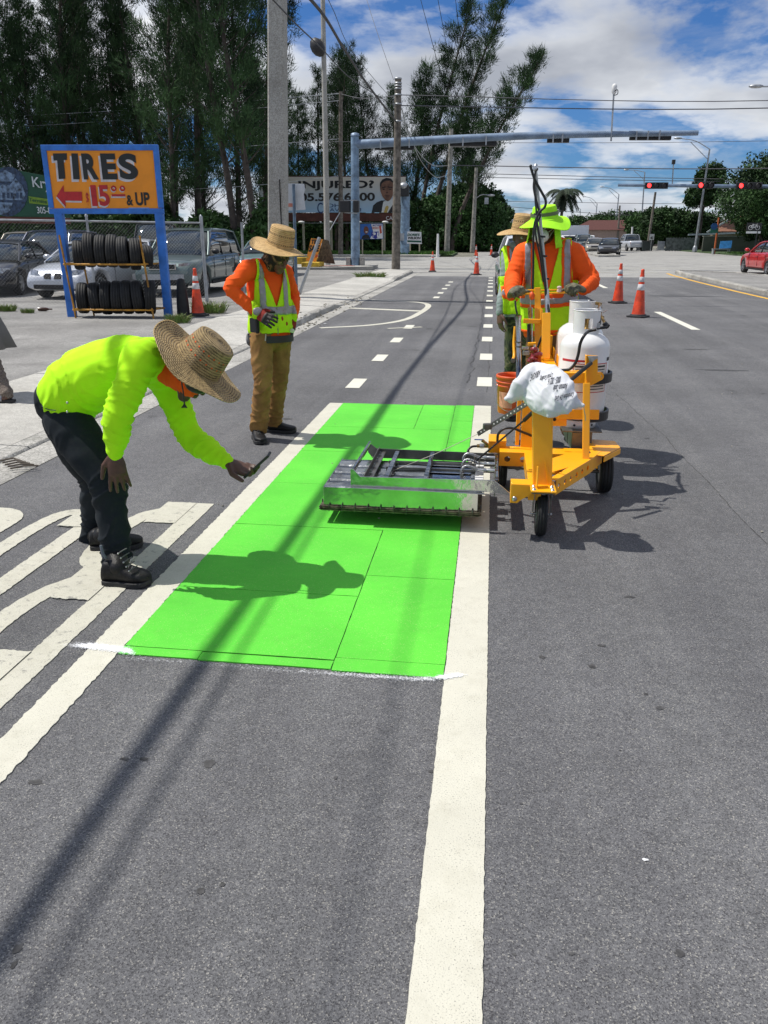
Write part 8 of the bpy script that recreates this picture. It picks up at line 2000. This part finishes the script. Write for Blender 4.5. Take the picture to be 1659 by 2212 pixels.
# ================================================================== BUCKET AND SACK
bc = V((.205, 6.30, .25)); bk = thing('bucket', 'orange plastic bucket hanging behind the silver pipe of the cart', 'bucket', bc)
BKO = mat('bucket_orange', (.72, .10, .015), .45, var=.08, vs=8, coat=.1)
s = .90
prof = [(.0, .0), (.118, .0), (.122, .01), (.136, .24), (.144, .245), (.144, .255), (.137, .257), (.139, .275), (.148, .278), (.148, .288), (.140, .290), (.142, .31), (.150, .312), (.150, .335), (.146, .34), (.136, .34), (.134, .31), (.116, .02), (.0, .018)]
MB().lathe(bc, [(r * s, z * s) for r, z in prof], 36, cap=False).build('shell', BKO, bk)
a = bc + V((-.135 * s, -.03, .27 * s)); 
MB().tube(spline([a, a + V((.0, -.04, -.02)), bc + V((-.12, -.12, .10)), bc + V((-.02, -.15, .04)), bc + V((.10, -.10, .12)), bc + V((.135 * s, -.03, .27 * s))], 6), .0025, 6).build('bail_handle', ZINC, bk)
k = 10; vs = []
for i in range(k + 1):
    an = R(-150 + 60 * i / k); 
    for z in (.06, .20): rr = (.122 + (z - .01) * .061) * s + .0012; vs.append(V((bc.x + math.cos(an) * rr, bc.y + math.sin(an) * rr, bc.z + z * s)))
mb = MB(); mb.add(vs, [(2 * i, 2 * i + 2, 2 * i + 3, 2 * i + 1) for i in range(k)]); mb.build('label', mat('bucket_label', (.75, .32, .22), .5, var=.2, vs=20), bk, fixn=False)
MB().tube([bc + V((.1, 0, .30 * s)), V((.30, 5.9, .74))], .008, 6).build('hanger_hook', STDK, bk)
sk = thing('sack', 'white woven grit sack slumped over the front post with upside-down black print', 'sack', zA(760, 400, 4.22))
mb = MB()
limb(mb, [zA(300, 448, 4.16), zA(365, 425, 4.18), zA(470, 330, 4.20), zA(590, 225, 4.25)], [(.014, .016), (.040, .028), (.072, .048), (.098, .066)], (.4, 0, .9))
limb(mb, [zA(600, 215, 4.24), zA(700, 290, 4.20), zA(815, 385, 4.13), zA(940, 455, 4.08), zA(1040, 505, 4.05)], [(.100, .070), (.128, .078), (.130, .076), (.108, .056), (.062, .028)], (.75, -.05, .65))
limb(mb, [zA(880, 480, 4.07), zA(815, 570, 4.05), zA(790, 650, 4.04)], [(.06, .05), (.042, .026), (.012, .008)], (1, 0, .2)); limb(mb, [zA(980, 470, 4.09), zA(1100, 500, 4.06), zA(1190, 527, 4.05)], [(.065, .05), (.030, .022), (.010, .007)], (.3, 0, 1))
limb(mb, [zA(640, 190, 4.28), zA(610, 85, 4.33)], [(.06, .05), (.035, .02)], (1, 0, 0)); limb(mb, [zA(760, 240, 4.26), zA(870, 175, 4.28)], [(.07, .06), (.05, .03)], (1, 0, 0))
me = fuse(mb, .006, 6)
co, no = me_arrays(me)
for i in range(len(co)):
    p = V(co[i]); u_ = (p.x * .75 + p.z * -.65); w_ = (p.x * .65 + p.z * .75)
    n1 = 1 - min(1, abs(noise.noise(V((u_ * 6, w_ * 38, p.y * 8)))) * 3); n2 = 1 - min(1, abs(noise.noise(V((u_ * 15 + 3, w_ * 12, 5)))) * 3)
    d = .0036 * n1 ** 2 * (.4 + .6 * noise.noise(p * 9) + .3) + .004 * n2 ** 2 - .002; co[i] += no[i] * d
me.vertices.foreach_set('co', co.ravel()); me.update()
from mathutils.bvhtree import BVHTree
me_w = me.copy(); bvh = BVHTree.FromPolygons([tuple(v.co) for v in me_w.vertices], [tuple(p.vertices) for p in me_w.polygons])
SACK = cloth('woven_sack_white', (.66, .67, .70), rough=.7, var=.05, bs=1400, bump=.3); so = meobj('cloth', me, SACK, sk)
INK = mat('sack_ink', (.025, .025, .035), .7)
def sack_text(s, x0, yb_, x1, yt, lab='printed_line'):
    """lettering laid on the sack, upside down as the sack hangs"""
    A0_ = zA(x0, yb_, 4.1); A1_ = zA(x1, yt, 4.1); W_ = abs(x1 - x0); 
    cu = bpy.data.curves.new('t', 'FONT'); cu.body = s; cu.size = 1; cu.offset = .012; cu.resolution_u = 3
    to = bpy.data.objects.new('t', cu); COL.objects.link(to); m0 = to.to_mesh(); P = [V(v.co) for v in m0.vertices]; F = [tuple(p.vertices) for p in m0.polygons]; to.to_mesh_clear(); bpy.data.objects.remove(to)
    bm = bmesh.new(); vv = [bm.verts.new(p) for p in P]
    for f in F:
        try: bm.faces.new([vv[i] for i in f])
        except ValueError: pass
    bmesh.ops.subdivide_edges(bm, edges=[e for e in bm.edges if e.calc_length() > .3], cuts=2)
    X0 = min(p.x for p in P); X1 = max(p.x for p in P); Y0 = min(p.y for p in P); Y1 = max(p.y for p in P); cam_ = V((0, 0, CAMZ)); ok = {}
    for v in bm.verts:
        fx = (v.co.x - X0) / (X1 - X0); fy = (v.co.y - Y0) / (Y1 - Y0)
        # upside down: text starts at the right (x1) and its top points down
        bx_ = x1 + (x0 - x1) * fx; base = yb_ + (yt - yb_) * fx; px_ = bx_ - fy * 14; py_ = base + fy * 80
        r_ = (zA(px_, py_, 4.1) - cam_).normalized(); loc, nn, idx, dist = bvh.ray_cast(cam_, r_)
        ok[v] = loc is not None
        if loc is not None: v.co = loc + nn * .0012 * (1 if nn.dot(r_) < 0 else -1)
    bmesh.ops.delete(bm, geom=[v for v in bm.verts if not ok[v]], context='VERTS')
    mm = bpy.data.meshes.new(lab); bm.to_mesh(mm); bm.free(); meobj(lab, mm, INK, sk); 
# each line: left x, y at right end (start), right x (start), y at left end
sack_text('Corundum (24 Grit)', 870, 350, 1085, 400); sack_text('Aluminum Oxide', 850, 268, 1010, 290)
sack_text('0005 - 20216', 790, 185, 935, 212); sack_text('Crystal Grading', 700, 130, 850, 175)
sack_text('ABRASIVE', 590, 110, 700, 165)
mb = MB().tube(spline([zA(1195, 530, 4.09), zA(1200, 590, 4.08), zA(1212, 640, 4.08), zA(1215, 700, 4.08)], 4), .0028, 5).build('tie_string', mat('string_cream', (.6, .5, .3), .8), sk)
# extra fork of small things on the heater
# ================================================================== ROAD WEAR
TAR = mat('road_crack', (.05, .049, .05), .9, var=.3, vs=40); OIL = mat('oil_stain', (.062, .061, .062), .7, var=.35, vs=30)
def crack(pts, w, z=.0015, amp=.03, label=None):
    P = []
    rd = random.Random(int(pts[0][0] * 100)); pts = [V((p[0], p[1], 0)) for p in pts]
    for a, b in zip(pts, pts[1:]):
        k = max(2, int((b - a).length / .06)); d = (b - a).normalized(); s = V((d.y, -d.x, 0))
        for i in range(k): t = i / k; q = a.lerp(b, t); P.append(q + s * amp * (noise.noise(q * 2.3) + .5 * noise.noise(q * 9)))
    le = [p + V((rd.uniform(0, w), rd.uniform(-w, w) * .3, z)) for p in P]; ri = [p + V((-rd.uniform(.1, 1) * w, 0, z)) for p in P]; n = len(P)
    mb = MB(); mb.add(le + ri, [(i, n + i, n + i + 1, i + 1) for i in range(n - 1)]); mb.build('crack', TAR, RW, fixn=False)
RW = struct(thing('road_wear', None, None, (0, 8, 0)))
def gl(*uv): return [tuple(G(u, v))[:2] for u, v in uv]
crack(gl((1330, 850), (1420, 930), (1520, 1030), (1659, 1180), (1800, 1330)), .004, amp=.02)
crack(gl((1062, 690), (1058, 760), (1052, 850)), .007, amp=.02); crack([(-.20, 9), (-.17, 16), (-.19, 24), (-.15, 33)], .012, amp=.05)
crack(gl((760, 1000), (700, 990), (640, 985)), .004) if False else None
crack([(-3.0, 34.2), (3, 34.25), (7.5, 34.2)], .05, amp=.05); crack([(-6, 47), (0, 46.6), (8, 47.4), (14, 47)], .05, amp=.3); crack([(2, 41), (8, 49), (20, 52)], .05, amp=.5)
0 and crack([(5.3, 6), (5.2, 14), (5.35, 26), (5.3, 34)], .012, amp=.08)
def blot(u, v, r, ax=1.0, label=None, m=OIL, k=1):
    c = G(u, v); rd = random.Random(int(u * 7 + v)); n = 26
    P = [c + V((math.cos(2 * PI * i / n) * r * ax, math.sin(2 * PI * i / n) * r, 0)) * (1 + .45 * noise.noise(V((math.cos(2 * PI * i / n) * 1.4, math.sin(2 * PI * i / n) * 1.4, u)))) * rd.uniform(.86, 1.1) + V((0, 0, .0017 + .0001 * k)) for i in range(n)]
    mb = MB(); mb.add(P, [tuple(range(n))]); mb.build('oil_stain', m, RW, fixn=False)
blot(452, 1650, .022, .8); blot(434, 1925, .011); blot(310, 1640, .010, 1.4); blot(270, 1640, .008, 1.8); blot(75, 1690, .012, 2); blot(1468, 2060, .010, 1.2); blot(1425, 1530, .010, 1.5); blot(1360, 1290, .012, 1.8)
blot(38, 2050, .014, .7); blot(30, 2085, .012, .5); blot(1395, 1500, .008); blot(1300, 1395, .01, 2); blot(1170, 1420, .012); blot(890, 925, .02, 3); blot(560, 1075, .012, 2); blot(620, 905, .03, 2); blot(1500, 755, .05, 4); blot(1560, 800, .06, 5); blot(1480, 640, .2, 5); blot(1280, 1440, .015)
for k in range(18):
    u = random.uniform(60, 1650); v = random.uniform(640, 2150); blot(u, v, random.uniform(.003, .008) * (1 + (v < 1000) * 2), random.uniform(.7, 2), k=2 + k % 5)
# laces up the near boot of the bending worker
fr = w1
for i in range(5):
    z_ = .075 + i * .022; x_ = hR_W1.x + .155 - i * .011
    q = V((x_, hR_W1.y - .004, z_ + .02)); MB().tube([q + V((-.012, -.034, -.004)), q + V((.002, -.012, .004)), q + V((.004, .022, 0))], .0028, 6).build('lace', LACE, fr); MB().sphere(q + V((-.012, -.036, -.004)), .005, 8).build('eyelet', METAL, fr)
